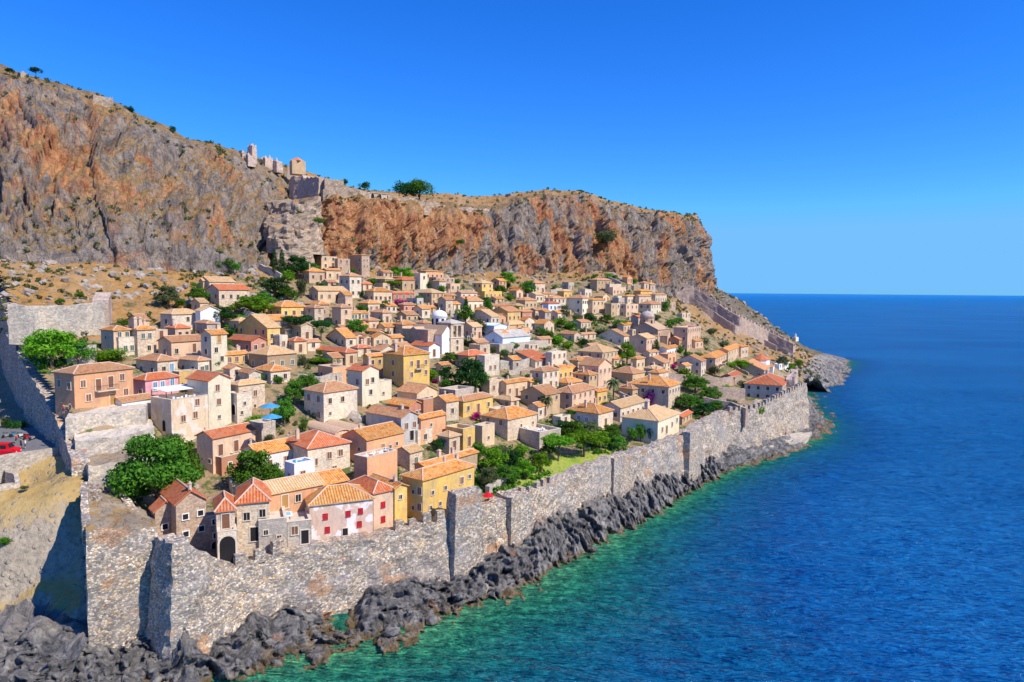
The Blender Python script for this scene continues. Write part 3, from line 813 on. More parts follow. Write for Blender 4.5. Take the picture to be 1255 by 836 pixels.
SEAPTS = []
for (px, Y, t, b) in SEAW:
    p = PY(px, t, Y); q = PY(px, b, Y)
    SEAPTS.append((p[0], p[1], p[2], min(q[2], 6) - 4.5))
def tagged_run(name, label, pts, **k):
    o = rough_run(name, pts, **k)
    return tag(o, label, 'wall')
i1 = [i for i, s in enumerate(SEAW) if s[0] == 600][0]
A_ = SEAPTS[1:i1 + 1]; B_ = SEAPTS[i1:]
sw1 = tagged_run('sea_wall', 'long pale rubble sea wall rising from dark rocks below the red shuttered house', A_, thick=2.4, batter=.09, rough=.5, jag=.55, seed=2)
merlons(A_, sw1, srange(A_, 292), srange(A_, 352), 2.9, .5, scale=1.45)
merlons(A_, sw1, srange(A_, 487), srange(A_, 552), 2.5, .5, scale=1.25)
sw2 = tagged_run('sea_wall', 'grey stone sea wall curving east below the gardens to the far corner', B_, thick=2.4, batter=.09, rough=.5, jag=.5, seed=8)
merlons(B_, sw2, srange(B_, 636), srange(B_, 672), 2.2, .6)
merlons(B_, sw2, srange(B_, 892), srange(B_, 980), 2.6, .6, scale=1.2)
WESTPTS = []
for (px, Y, t) in WESTW[::-1]:
    p = PY(px, t, Y)
    WESTPTS.append((p[0], p[1], p[2], min(float(west_f(p[0] - 1, p[1])), float(town_f(p[0] + 1, p[1]))) - 4))
ww = tagged_run('west_wall', 'high shaded west wall climbing from the corner bastion towards the cliff', WESTPTS[:-2], thick=2.6, batter=.05, rough=.3, jag=.35, seed=5)

# south west bastion with its broken platform
bz = 20.2
bp = [PY(105, 655, 86.5)[:2], PY(193, 653, 92.5)[:2], PY(186, 640, 101)[:2], PY(150, 602, 111)[:2], PY(103, 600, 103.5)[:2]]
bas = empty('bastion', (float(bp[0][0]) + 5, float(bp[0][1]) + 8, 3))
tag(bas, 'tall square rubble bastion at the near left corner of the walls', 'bastion')
def under(o, root):
    o.parent = root; o.matrix_parent_inverse = root.matrix_basis.inverted() if False else Matrix.Translation(root.location).inverted(); return o
under(rough_prism('tower_body', [tuple(p) for p in bp], .5, [19.0, 17.4, 15.9, 17.3, 19.6], 'rampart_stone', None, .02, .7, .3, .5, 4, 'stony_field'), bas)
cp = [PY(*q) for q in ((122, 590, 108), (136, 598, 106), (150, 606, 103.5), (160, 620, 101), (170, 634, 98), (181, 642, 95.5))]
under(rough_run('parapet', [(p[0], p[1], p[2], p[2] - 4) for p in cp], 1.0, 'rampart_stone', 0, .6, .12, None, .15, 9), bas)
cp = [PY(*q)[:2] for q in ((106, 650, 88), (104, 628, 93.5), (104, 602, 102))]
under(rough_run('parapet', [(p[0], p[1], z, 16.5) for p, z in zip(cp[::-1], (21.0, 20.2, 19.6))], .9, 'rampart_stone', 0, .5, .15, None, .5, 13), bas)
for (px, py, Y, w, h) in ((113, 612, 99, 2.0, 2.6), (118, 600, 104.5, 2.2, 2.0), (176, 650, 93.5, 1.6, 1.6)):
    p = PY(px, py, Y)
    under(rough_prism('ruined_block', [(p[0] - w / 2, p[1] - w / 3), (p[0] + w / 2, p[1] - w / 3), (p[0] + w / 2, p[1] + w / 3), (p[0] - w / 2, p[1] + w / 3)], 15.5, p[2] + h * .5, 'rampart_stone', None, .02, .5, .12, .3, int(px)), bas)

DEFA = 49.5
def box_solve(x0, x1, x2, p, ang):
    """footprint from three image columns: left edge, nearest corner, right edge"""
    dF = np.array([math.cos(math.radians(ang)), math.sin(math.radians(ang)), 0]); dB = np.array([-dF[1], dF[0], 0])
    def solve(px, d):
        k = (px - W0 / 2) / F0; q = p - CAM
        den = (d @ RIGHT) - k * (d @ FWD)
        return -((q @ RIGHT) - k * (q @ FWD)) / den if abs(den) > 1e-6 else 8
    Lx = solve(x2, dF); Wy = solve(x0, dB) if x0 < x1 - 1.2 else None
    return dF, dB, Lx, Wy
def tower(name, label, x0, x1, x2, yt, Y, zbase, ang=DEFA, mat='rampart_stone', W=None, cat='tower', seed=0, mer=0, batter=.05, ex=0.0, rough=.22, jag=.25):
    p = PY(x1, yt, Y); dF, dB, Lx, Wy = box_solve(x0, x1, x2, p, ang)
    if W is not None: Wy = W
    Lx = min(max(Lx, 2), 40); Wy = min(max(Wy or Lx * .8, 2), 40)
    root = empty(name, (p[0], p[1], zbase)); root.rotation_euler = (0, 0, math.radians(ang))
    tag(root, label, cat)
    o = rough_prism('tower_body' if mer else 'masonry', [(0, 0), (Lx, 0), (Lx, Wy + ex), (0, Wy + ex)], 0, p[2] - zbase, mat, root, batter, .8, rough, jag, seed)
    if mer:
        for k in range(mer):
            m = merlon_mesh(k, mat).obj('merlon', mat, root); m.location = (.7 + k * (Lx - 1.4) / max(1, mer - 1), .5, p[2] - zbase)
    return root
tower('wall_tower', 'brown square tower of the sea wall under the long yellow building', 557, 559, 590, 606, 113.5, 0, 40, 'rampart_stone', W=2.5, seed=3)
tower('wall_tower', 'sea wall tower with a dark shaded flank beside the garden', 608, 627, 652, 610, 122.5, 0, 45, seed=6)
tower('wall_tower', 'slim buttress tower of the sea wall beneath the lawn path', 745, 753, 772, 562, 149, 0, 50, seed=7)
tower('wall_tower', 'rusty brown sea wall tower right of the house with purple creeper', 836, 846, 862, 530, 173, 0, 56, 'rampart_stone', seed=11)
tower('wall_tower', 'leaning grey buttress in the eastern sea wall above the stone quay', 912, 919, 934, 503, 211, 0, 62, 'rampart_stone', seed=12)
tower('corner_tower', 'twin shafted tower at the far eastern corner of the sea wall', 963, 974, 989, 466, 247, 0, 66, 'pink_rampart_stone', seed=13, mer=3)

EP = []
for q, h in zip(EWG, (7.5, 7.5, 7.5, 7.5, 7.5, 8)):
    z = float(town_f(q[0], q[1])); EP.append((q[0], q[1], z + h, z - 5))
# crenellated stepped top
EPf = []
for i in range(len(EP) - 1):
    for k in range(4):
        a, b = np.array(EP[i]), np.array(EP[i + 1]); q = a + (b - a) * k / 4
        EPf.append(tuple(q)); 
EPf.append(EP[-1])
ew = tagged_run('east_wall', 'long brown wall running down the slope from the cliff foot to the cape', EPf[::-1], thick=2.6, mat='rampart_stone_far', batter=.04, rough=.25, jag=.5, seed=15)
ep = np.array(EPf)
tagged_run('lower_rampart', 'lower parallel stair wall in front of the long east wall', [(q[0] - 4, q[1] - 5.5, q[2] - 4.6, q[3] - 3) for q in EPf[::-1]][2:-1], thick=1.4, mat='rampart_stone_far', batter=.03, rough=.2, jag=.3, seed=16)
merlons(EPf, ew, 3, 85, 3.0, -.9, 'rampart_stone_far', 1.5)
tower('gate_tower', 'small square gate tower at the head of the east wall', 811, 819, 826, 341, EWG[0][1] - 1, 46, 52, 'rampart_stone_far', seed=17, W=7, mer=2)
tower('wall_tower', 'round cornered tower where the east wall meets the cape', 963, 970, 975, 426, EWG[-1][1] + 1, 6, 60, 'rampart_stone_far', seed=18, W=6, mer=2)
# east sea front wall between corner tower and cape
eq = [np.array([106., 258, 15]), np.array([115., 290, 14]), np.array([127., 335, 12.5])]
tagged_run('sea_wall', 'low sea wall behind the white church facing the cape', [(p[0] - 1.5, p[1], p[2], -2.5) for p in eq], thick=1.8, mat='rampart_stone_far', batter=.08, seed=19)
# quay at the foot of the far sea wall
qp = [PZ(px, py, 1.6) for px, py in ((872, 548), (905, 553), (945, 549), (985, 540), (995, 531), (975, 531), (935, 541), (900, 545))]
quay = rough_prism('quay', [tuple(p[:2]) for p in qp], -2.5, 1.9, 'terrace_stone', None, .03, 1.0, .5, .3, 21)
tag(quay, 'pale flat stone quay at the foot of the eastern sea wall', 'quay')

mat_ground('pale_paving', (.52, .45, .36), (.62, .54, .44), (.66, .58, .46), (.30, .28, .12), .70, (.60, .54, .46), 1.4)
# walls set on the ground between the houses ------------------------------------------------
def pix_wall(label, pix, h, mat='terrace_stone', thick=.9, f=town_f, name='garden_wall', **k):
    pts = []
    for px, py in pix:
        p = pix_ground(px, py, f); pts.append((p[0], p[1], p[2] + h, p[2] - 2.5))
    return tagged_run(name, label, pts, thick=thick, mat=mat, batter=0, rough=.12, jag=.18, step=1.0, **k)
pix_wall('high pale retaining wall with green tufts in the upper left of the town', [(12, 408), (40, 410), (60, 409), (90, 408), (124, 402)], 6.6, 'terrace_stone', 3.0, name='retaining_wall')
pix_wall('ruined end of the retaining wall, crumbling brown masonry', [(124, 402), (128, 392)], 7.0, 'pink_rampart_stone', 3.5, name='retaining_wall')
pix_wall('ochre footed garden wall behind the big orange mansion', [(82, 448), (118, 446)], 4.2)
pix_wall('low grey wall below the shrubs at the right end of the town', [(795, 466), (840, 470), (885, 474), (905, 470)], 3.2, 'rampart_stone_far')
pix_wall('stepped grey garden wall under the olive trees near the east wall', [(862, 500), (895, 506), (915, 514)], 3.4, 'rampart_stone_far')
pix_wall('long straight grey wall left of the big orange roofed house', [(870, 492), (912, 494)], 5.0, 'rampart_stone_far')
pix_wall('low sunlit rubble wall along the garden edge behind the sea wall', [(597, 606), (618, 594), (625, 584)], 1.6)
pix_wall('pale terrace wall left of the stone bell tower', [(612, 452), (640, 452), (652, 446)], 2.5)
pix_wall('zigzag stair wall beside the bright red flat roof', [(668, 446), (680, 440), (690, 450), (697, 458)], 3.5)
pix_wall('low wall between the cypress tree and the shrubs on the hillside', [(300, 388), (318, 394)], 2.0)
pix_wall('pale dry wall on the hillside behind the pair of cypresses', [(318, 330), (345, 342)], 2.0)
pix_wall('terrace wall under the white awning restaurant', [(366, 474), (392, 478), (418, 470)], 3.0, 'terrace_stone', 1.2)

# terrace next to the west wall with the curved stair
tb = [PZ(px, py, 27.3)[:2] for px, py in ((80, 513), (130, 506), (178, 500), (184, 488), (176, 480), (98, 486))]
tr = rough_prism('terrace', [tuple(q) for q in tb], 17, 27.3, 'terrace_stone', None, .03, .9, .15, .1, 31, 'pale_paving')
tag(tr, 'broad paved terrace between the big orange mansion and the west wall', 'terrace')
tb = [PZ(px, py, 24.2)[:2] for px, py in ((92, 541), (150, 535), (188, 524), (184, 500), (86, 522))]
tr = rough_prism('terrace', [tuple(q) for q in tb], 14, 24.2, 'terrace_stone', None, .05, .8, .25, .3, 32, 'pale_paving')
tag(tr, 'lower pale terrace with rough stone front under the paved terrace', 'terrace')
tb = [PZ(px, py, 21.4)[:2] for px, py in ((108, 572), (150, 566), (180, 556), (186, 535), (96, 545))]
tr = rough_prism('terrace', [tuple(q) for q in tb], 12, 21.4, 'terrace_stone', None, .12, .8, .4, .6, 33, 'stony_field')
tag(tr, 'lowest rubble terrace sloping down to the largest tree', 'terrace')

# ------------------------------------------------------------ fortifications in and on the cliff
def cliff_run(name, label, pix, h, mat='rampart_stone_far', thick=2.0, base=2, **k):
    pts = []
    for px, py, Y in pix:
        p = PY(px, py, Y + 2.0); pts.append((p[0], p[1], p[2], p[2] - h - base - 2))
    return tagged_run(name, label, pts, thick=thick + 3, mat='citadel_stone' if mat == 'terrace_stone' else mat, batter=.04, rough=.5, jag=.9, **k)
cliff_run('citadel_wall', 'tall shaded citadel wall above the zigzag path', [(361, 222, 312), (366, 217, 309), (376, 216, 307), (378, 219, 306), (397, 218, 300)], 9, thick=2.5, base=2, seed=41)
def cliff_box(name, label, x0, x1, x2, yt, yb, Y, mat='rampart_stone_far', ang=DEFA, W=None, cat='building', seed=0, jag=.3):
    p = PY(x1, yt, Y); q = PY(x1, yb, Y)
    return tower(name, label, x0, x1, x2, yt, Y, q[2] - (3 if cat == 'ruin' else 8), ang, 'citadel_stone' if mat == 'terrace_stone' else mat, W, cat, seed, rough=.3, jag=jag)
cliff_box('citadel_gatehouse', 'sunlit square gatehouse at the top of the cliff path', 395, 398, 421, 219, 246, 299, 'terrace_stone', 25, 9, seed=42)
cliff_box('citadel_building', 'lower sunlit block of masonry in front of the cliff gatehouse', 394, 396, 411, 232, 250, 295, 'terrace_stone', 25, 6, seed=43)
cliff_run('citadel_wall', 'sunlit citadel wall running right from the gatehouse along the cliff edge', [(410, 228, 302), (432, 231, 307), (450, 236, 311)], 4, 'terrace_stone', 2.0, seed=44)
cliff_run('citadel_wall', 'long weathered wall on the cliff edge below the big green trees', [(472, 240, 318), (500, 243, 326), (535, 249, 338)], 3, 'terrace_stone', 2.0, seed=45)
cliff_run('citadel_wall', 'low grey wall on the cliff edge above the dark red cliff', [(540, 253, 340), (565, 255, 348), (596, 257, 360)], 2, 'rampart_stone_far', 2.0, seed=46)
def cliff_terrace(label, front, depth, hgt, mat, seed):
    F_ = [PY(*q) for q in front]; dirs = [np.array([q[0], q[1]]) - CAM[:2] for q in F_]
    B_ = [np.append(q[:2] + d / np.linalg.norm(d) * depth, q[2]) for q, d in zip(F_, dirs)]
    poly = [tuple(q[:2]) for q in F_] + [tuple(q[:2]) for q in B_[::-1]]; zt = [q[2] for q in F_] + [q[2] + 1.5 for q in B_[::-1]]
    o = rough_prism('path_terrace', poly, min(zt) - hgt, zt, mat, None, .10, 1.1, 1.1, 1.3, seed, 'hill_ground'); return tag(o, label, 'terrace')
cliff_terrace('curved grey walled terrace of the uppermost hairpin under the citadel', [(328, 247, 289), (345, 249, 286), (362, 250, 283), (380, 246, 284), (392, 240, 287)], 22, 10, 'citadel_stone', 47)
cliff_terrace('middle hairpin terrace of the cliff path with a thin pale wall', [(325, 266, 276), (352, 264, 276), (372, 261, 278), (386, 258, 281)], 14, 9, 'citadel_stone', 48)
cliff_terrace('broad tan retaining terrace of the lowest cliff hairpin', [(330, 277, 267), (352, 280, 266), (372, 282, 268), (392, 279, 276)], 14, 9, 'citadel_stone', 49)
cliff_terrace('pale path terrace descending from the cliff towards the cypresses', [(338, 292, 261), (358, 298, 261), (382, 306, 266)], 10, 7, 'citadel_stone', 50)
for i, (lab, a) in enumerate((('jagged ruin with a tall broken wall on the left ridge', (292, 297, 306, 187, 193, 303)), ('thin standing ruin pier on the left skyline ridge', (307.5, 309, 312, 178, 192, 305)),
        ('broken roofless ruin right of the ridge pier', (300, 304, 313, 190, 195, 301)), ('brown roofless house ruin on the ridge left of the small red roof', (318, 325, 335, 193, 199, 315)), ('narrow pale ruin with a doorway beside the red roofed ridge house', (334, 339, 346, 197, 203, 316)))):
    cliff_box('ruin', lab, *a[:6], mat='pink_rampart_stone', cat='ruin', seed=60 + i, W=4, jag=2.2)
for i, (lab, a) in enumerate((('square ruined wall block on the skyline at upper left', (113, 114, 138, 116, 130, 262)), ('low broken wall on the skyline near the left edge of the photo', (24, 25, 36, 88, 94, 256)), ('grey boulder like ruin on the far plateau top', (622, 626, 644, 237, 246, 405)))):
    cliff_box('ruin', lab, *a[:6], mat='terrace_stone', cat='ruin', seed=70 + i, W=4, jag=1.2)
# ------------------------------------------------------------ house materials
def mat_plaster(name, c, stain=.5, dirt=(.34, .28, .22), patch=None, seed=0.0):
    m, nt, b = newmat(name)
    co = coords(nt, (1, 1, .8), 'World')
    n1 = tex(nt, co, .35, 5, .65); n2 = tex(nt, co, 2.6, 4, .6)
    oi = N(nt, 'ShaderNodeObjectInfo')
    base = mix(nt, bw(nt, ramp(nt, n1, [(.42, (0, 0, 0)), (.66, (stain, stain, stain))])), c, dirt)
    base = mix(nt, .8, base, ramp(nt, n2, [(.3, (.86, .86, .86)), (.7, (1.1, 1.1, 1.1))]), 'MULTIPLY')
    stv = tex(nt, coords(nt, (1, 1, .18), 'World'), 1.6, 3, .6)
    base = mix(nt, .5, base, ramp(nt, stv, [(.32, (.74, .70, .68)), (.5, (1, 1, 1))]), 'MULTIPLY')
    if patch:
        p = tex(nt, co, .5, 4, .6, .6)
        base = mix(nt, bw(nt, ramp(nt, p, [(.5, (0, 0, 0)), (.56, (.85, .85, .85))])), base, patch)
    hv = N(nt, 'ShaderNodeHueSaturation'); L(nt, base, hv.inputs['Color'])
    L(nt, math_(nt, 'ADD', .88, math_(nt, 'MULTIPLY', oi.outputs['Random'], .24)), hv.inputs['Value'])
    L(nt, hv.outputs[0], b.inputs['Base Color'])
    bump(nt, b, n2, .4, .08)
    return m
mat_plaster('plaster_peach', (0.78, 0.40, 0.20)); mat_plaster('plaster_cream', (0.74, 0.54, 0.33)); mat_plaster('plaster_white', (0.78, 0.70, 0.499), .2)
mat_plaster('plaster_limewash', (.82, .80, .76), .08, (.6, .55, .5)); mat_plaster('plaster_pink', (0.74, 0.50, 0.327)); mat_plaster('plaster_rose', (0.60, 0.26, 0.172))
mat_plaster('plaster_hotpink', (.78, .38, .40), .1); mat_plaster('plaster_yellow', (0.82, 0.53, 0.146)); mat_plaster('plaster_ochre', (0.70, 0.44, 0.146))
mat_plaster('plaster_tan', (0.60, 0.42, 0.232)); mat_plaster('plaster_grey', (.52, .50, .47)); mat_plaster('plaster_brick', (0.58, 0.26, 0.138)); mat_plaster('plaster_brown', (0.46, 0.32, 0.189))
mat_plaster('plaster_mottled', (0.62, 0.44, 0.327), .35, (.45, .32, .30), (.80, .72, .70)); mat_plaster('plaster_patchy', (0.76, 0.60, 0.396), .5, (.60, .40, .32), (.76, .70, .62))
mat_plaster('plaster_bluewhite', (.66, .76, .88), .08)
mat_masonry('stone_tan', [(.58, .44, .30), (.66, .53, .38), (.50, .37, .26), (.70, .58, .44), (.60, .42, .26)], (.66, .55, .42), 2.4, None, .05)
mat_masonry('stone_cream', [(.66, .56, .43), (.74, .65, .52), (.60, .49, .36), (.78, .68, .54), (.68, .54, .38)], (.72, .62, .49), 2.4, None, .05)
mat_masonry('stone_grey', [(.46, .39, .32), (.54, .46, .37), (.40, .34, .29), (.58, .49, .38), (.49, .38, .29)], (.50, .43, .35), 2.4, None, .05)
mat_masonry('stone_brown', [(.44, .30, .21), (.52, .38, .27), (.38, .26, .19), (.56, .43, .32), (.48, .31, .20)], (.52, .40, .29), 2.4, None, .05)
WALLM = {'peach': 'plaster_peach', 'cream': 'plaster_cream', 'white': 'plaster_white', 'lime': 'plaster_limewash', 'pink': 'plaster_pink', 'rose': 'plaster_rose', 'hot': 'plaster_hotpink',
         'yellow': 'plaster_yellow', 'ochre': 'plaster_ochre', 'tan': 'plaster_tan', 'grey': 'plaster_grey', 'brick': 'plaster_brick', 'brown': 'plaster_brown', 'mott': 'plaster_mottled', 'patchy': 'plaster_patchy',
         'blue': 'plaster_bluewhite', 'stan': 'stone_tan', 'scream': 'stone_cream', 'sgrey': 'stone_grey', 'sbrown': 'stone_brown'}
WALLW = {'peach': 'peach plastered', 'cream': 'cream', 'white': 'off-white', 'lime': 'whitewashed', 'pink': 'pale pink', 'rose': 'dark rose', 'hot': 'bright pink', 'yellow': 'yellow', 'ochre': 'ochre',
         'tan': 'tan', 'grey': 'grey', 'brick': 'brick red', 'brown': 'brown', 'mott': 'mottled pink', 'patchy': 'patchy cream', 'blue': 'white', 'stan': 'tan stone', 'scream': 'pale stone', 'sgrey': 'grey stone', 'sbrown': 'brown stone'}
def mat_roof(name, cols, lichen, streak=.5):
    m, nt, b = newmat(name)
    uv = N(nt, 'ShaderNodeUVMap'); sp = N(nt, 'ShaderNodeSeparateXYZ'); L(nt, uv.outputs[0], sp.inputs[0])
    wc = coords(nt, (1, 1, 1), 'World')
    row = math_(nt, 'MULTIPLY', sp.outputs[0], 2.3)
    wv = math_(nt, 'ADD', math_(nt, 'MULTIPLY', math_(nt, 'SINE', math_(nt, 'MULTIPLY', row, 6.2832)), .5), .5)
    cx = N(nt, 'ShaderNodeCombineXYZ'); L(nt, math_(nt, 'FLOOR', row), cx.inputs[0]); L(nt, math_(nt, 'FLOOR', math_(nt, 'MULTIPLY', sp.outputs[1], 2.6)), cx.inputs[1])
    oi = N(nt, 'ShaderNodeObjectInfo'); L(nt, math_(nt, 'MULTIPLY', oi.outputs['Random'], 50), cx.inputs[2])
    wn = N(nt, 'ShaderNodeTexWhiteNoise', noise_dimensions='3D'); L(nt, cx.outputs[0], wn.inputs[0])
    n = len(cols)
    base = ramp(nt, wn.outputs['Value'], [((i + .5) / n, c) for i, c in enumerate(cols)])
    n1 = tex(nt, wc, .45, 5, .7)
    base = mix(nt, bw(nt, ramp(nt, n1, [(.46, (0, 0, 0)), (.64, (.75, .75, .75))])), base, lichen)
    base = mix(nt, streak, base, ramp(nt, wv, [(.1, (.52, .45, .42)), (.5, (1, 1, 1)), (.9, (1.12, 1.1, 1.08))]), 'MULTIPLY')
    n2 = tex(nt, wc, 3.2, 4, .65)
    base = mix(nt, .8, base, ramp(nt, n2, [(.3, (.74, .72, .7)), (.6, (1.1, 1.1, 1.1))]), 'MULTIPLY')
    hv = N(nt, 'ShaderNodeHueSaturation'); L(nt, base, hv.inputs['Color']); L(nt, math_(nt, 'ADD', .80, math_(nt, 'MULTIPLY', oi.outputs['Random'], .34)), hv.inputs['Value']); L(nt, hv.outputs[0], b.inputs['Base Color'])
    st = math_(nt, 'FRACT', math_(nt, 'MULTIPLY', sp.outputs[1], 2.6))
    bump(nt, b, math_(nt, 'ADD', wv, math_(nt, 'MULTIPLY', st, .25)), .8, .16)
    b.inputs['Roughness'].default_value = .85
    return m
mat_roof('tiles_red', [(.62, .16, .055), (.70, .20, .07), (.56, .13, .05), (.68, .24, .10)], (.62, .26, .14))
mat_roof('tiles_orange', [(.74, .28, .06), (.80, .37, .09), (.64, .21, .045), (.76, .43, .14), (.52, .17, .05)], (.68, .40, .16))
mat_roof('tiles_pink', [(.60, .24, .10), (.70, .34, .15), (.48, .18, .08), (.68, .41, .22), (.54, .29, .14)], (.56, .37, .20))
mat_roof('tiles_tan', [(.68, .40, .16), (.74, .50, .24), (.60, .33, .13), (.72, .52, .30)], (.66, .50, .30))
mat_roof('tiles_vault', [(.62, .42, .27), (.64, .45, .29)], (.58, .40, .27), .15)
ROOFM = {'red': 'tiles_red', 'or': 'tiles_orange', 'pk': 'tiles_pink', 'tan': 'tiles_tan', 'vault': 'tiles_vault'}
ROOFW = {'red': 'bright red', 'or': 'orange', 'pk': 'faded', 'tan': 'sandy', 'vault': 'beige'}
def mat_flat(name, c, rough=.9, sc=.8, var=.2, emit=None):
    m, nt, b = newmat(name)
    n = tex(nt, coords(nt, (1, 1, 1), 'World'), sc, 5, .65)
    lo = tuple(x * (1 - var) for x in c); hi = tuple(min(1, x * (1 + var)) for x in c)
    L(nt, ramp(nt, n, [(.3, lo), (.7, hi)]), b.inputs['Base Color']); b.inputs['Roughness'].default_value = rough
    bump(nt, b, n, .2, .05)
    return m
mat_flat('deck', (.60, .52, .42)); mat_flat('ridge_mortar', (.62, .44, .32), .9, 2); mat_flat('frame_stone', (.66, .56, .44)); mat_flat('frame_white', (.78, .76, .72))
mat_flat('shutter_brown', (.20, .09, .05), .7); mat_flat('shutter_red', (.50, .02, .03), .6); mat_flat('shutter_green', (.07, .13, .11), .7); mat_flat('shutter_blue', (.12, .26, .38), .7)
mat_flat('dark_opening', (.018, .016, .018), .9); mat_flat('wood', (.42, .22, .07), .7); mat_flat('iron', (.03, .03, .035), .5); mat_flat('awning_white', (.80, .78, .76), .8, .8, .06)
mat_flat('blue_cloth', (.06, .30, .50), .7); mat_flat('red_paint', (.65, .01, .02), .3, 1, .05); mat_flat('tyre', (.02, .02, .02), .8); mat_flat('car_grey', (.28, .30, .33), .35); mat_flat('car_white', (.70, .72, .74), .3)
mat_flat('window_dark', (.02, .025, .03), .15); mat_flat('asphalt', (.16, .16, .165), .9, 1.5); mat_flat('skin', (.50, .30, .20), .6); mat_flat('cloth_white', (.75, .75, .75)); mat_flat('cloth_dark', (.05, .06, .10)); mat_flat('cloth_red', (.5, .06, .05))
mat_flat('dome_white', (.82, .81, .80), .7, .5, .05); mat_flat('dome_stone', (.46, .38, .33), .9, .9, .25); mat_flat('chimney_plaster', (.60, .46, .34)); mat_flat('old_roof', (.46, .42, .37), .9, .5, .25)
mat_flat('pool_tile', (.20, .55, .68), .3)

# ------------------------------------------------------------ windows and doors (share mesh data)
WPROTO = {}
def win_proto(kind, near):
    key = (kind, near)
    if key in WPROTO: return WPROTO[key]
    w, h, fm, pm = {'w': (.85, 1.15, 'frame_stone', 'dark_opening'), 'b': (.9, 1.25, 'frame_stone', 'shutter_brown'), 'r': (.95, 1.15, 'shutter_red', 'shutter_red'), 's': (.6, .7, 'frame_stone', 'dark_opening'),
                    'g': (.85, 1.2, 'frame_stone', 'shutter_green'), 'u': (.9, 1.7, 'frame_white', 'shutter_blue'), 'd': (1.0, 2.1, 'frame_stone', 'shutter_brown'), 'k': (1.1, 2.1, 'frame_stone', 'dark_opening'),
                    'o': (1.0, 2.1, 'frame_stone', 'wood'), 'a': (1.1, 2.2, 'frame_stone', 'dark_opening'), 'q': (.75, .8, 'frame_white', 'dark_opening')}[kind]
    t = .14
    p = MB()
    if kind == 'a':
        n = 8; pts = [(-w / 2, 0), (w / 2, 0)] + [(w / 2 * math.cos(a), h - w / 2 + w / 2 * math.sin(a)) for a in [math.pi * k / n for k in range(n + 1)]]
        v = [(x, -.03, z) for x, z in pts]; p.add(v, [tuple(range(len(v)))])
        fr = MB(); r2 = w / 2 + t
        out = [(w / 2, 0)] + [(w / 2 * math.cos(math.pi * k / n), h - w / 2 + w / 2 * math.sin(math.pi * k / n)) for k in range(n + 1)] + [(-w / 2, 0)]
        ou2 = [(r2, 0)] + [(r2 * math.cos(math.pi * k / n), h - w / 2 + r2 * math.sin(math.pi * k / n)) for k in range(n + 1)] + [(-r2, 0)]
        for i in range(len(out) - 1):
            fr.add([(out[i][0], -.09, out[i][1]), (ou2[i][0], -.09, ou2[i][1]), (ou2[i + 1][0], -.09, ou2[i + 1][1]), (out[i + 1][0], -.09, out[i + 1][1]), (ou2[i][0], .05, ou2[i][1]), (ou2[i + 1][0], .05, ou2[i + 1][1]), (out[i][0], .0, out[i][1]), (out[i + 1][0], .0, out[i + 1][1])], [(0, 1, 2, 3), (1, 4, 5, 2), (6, 0, 3, 7)])
    else:
        p.add([(-w / 2, -.025, 0), (w / 2, -.025, 0), (w / 2, -.025, h), (-w / 2, -.025, h)], [(0, 1, 2, 3)])
        fr = MB(); tt = .05 if kind == 'r' else t
        fr.box(-w / 2 - tt, -w / 2, -.09, .05, 0, h); fr.box(w / 2, w / 2 + tt, -.09, .05, 0, h)
        fr.box(-w / 2 - tt, w / 2 + tt, -.092, .05, h, h + tt)
        fr.box(-w / 2 - tt - .04, w / 2 + tt + .04, -.16, .05, -.1, 0)
        if kind in 'bgru': 
            fr.box(-.03, .03, -.07, .02, 0, h)
        if kind in 'ws' : fr.box(-.025, .025, -.06, .02, 0, h); 
    if near:
        WPROTO[key] = ('n', p, fr, pm, fm)
    else:
        b = MB(); b.add(p.v, p.f, 0); b.add(fr.v, fr.f, 1)
        WPROTO[key] = ('f', b, None, pm, fm)
    return WPROTO[key]
WOBJ = {}
NWIN = [0]
def add_window(parent, x, z, kind, face, Lx, Wy, near, s=1.0):
    """face: F front (y=0), S side (x=0), R right (x=L)"""
    t = win_proto(kind, near); nm = 'door' if kind in 'dkoa' else 'window'
    if (kind, near) not in WOBJ:
        o = t[1].obj(nm, [t[3]] if near else [t[3], t[4]], parent)
        fr = t[2].obj('frame', t[4], o) if near else None
        WOBJ[(kind, near)] = (o, fr)
    else:
        a, fr0 = WOBJ[(kind, near)]
        o = a.copy(); COL.objects.link(o); o.parent = parent
        if fr0 is not None:
            fr = fr0.copy(); COL.objects.link(fr); fr.parent = o
    if face == 'F': o.location = (x, 0, z); o.rotation_euler = (0, 0, 0)
    elif face == 'S': o.location = (0, x, z); o.rotation_euler = (0, 0, -math.pi / 2)
    elif face == 'R': o.location = (Lx, x, z); o.rotation_euler = (0, 0, math.pi / 2)
    o.scale = (s, 1, s)
    NWIN[0] += 1
    return o

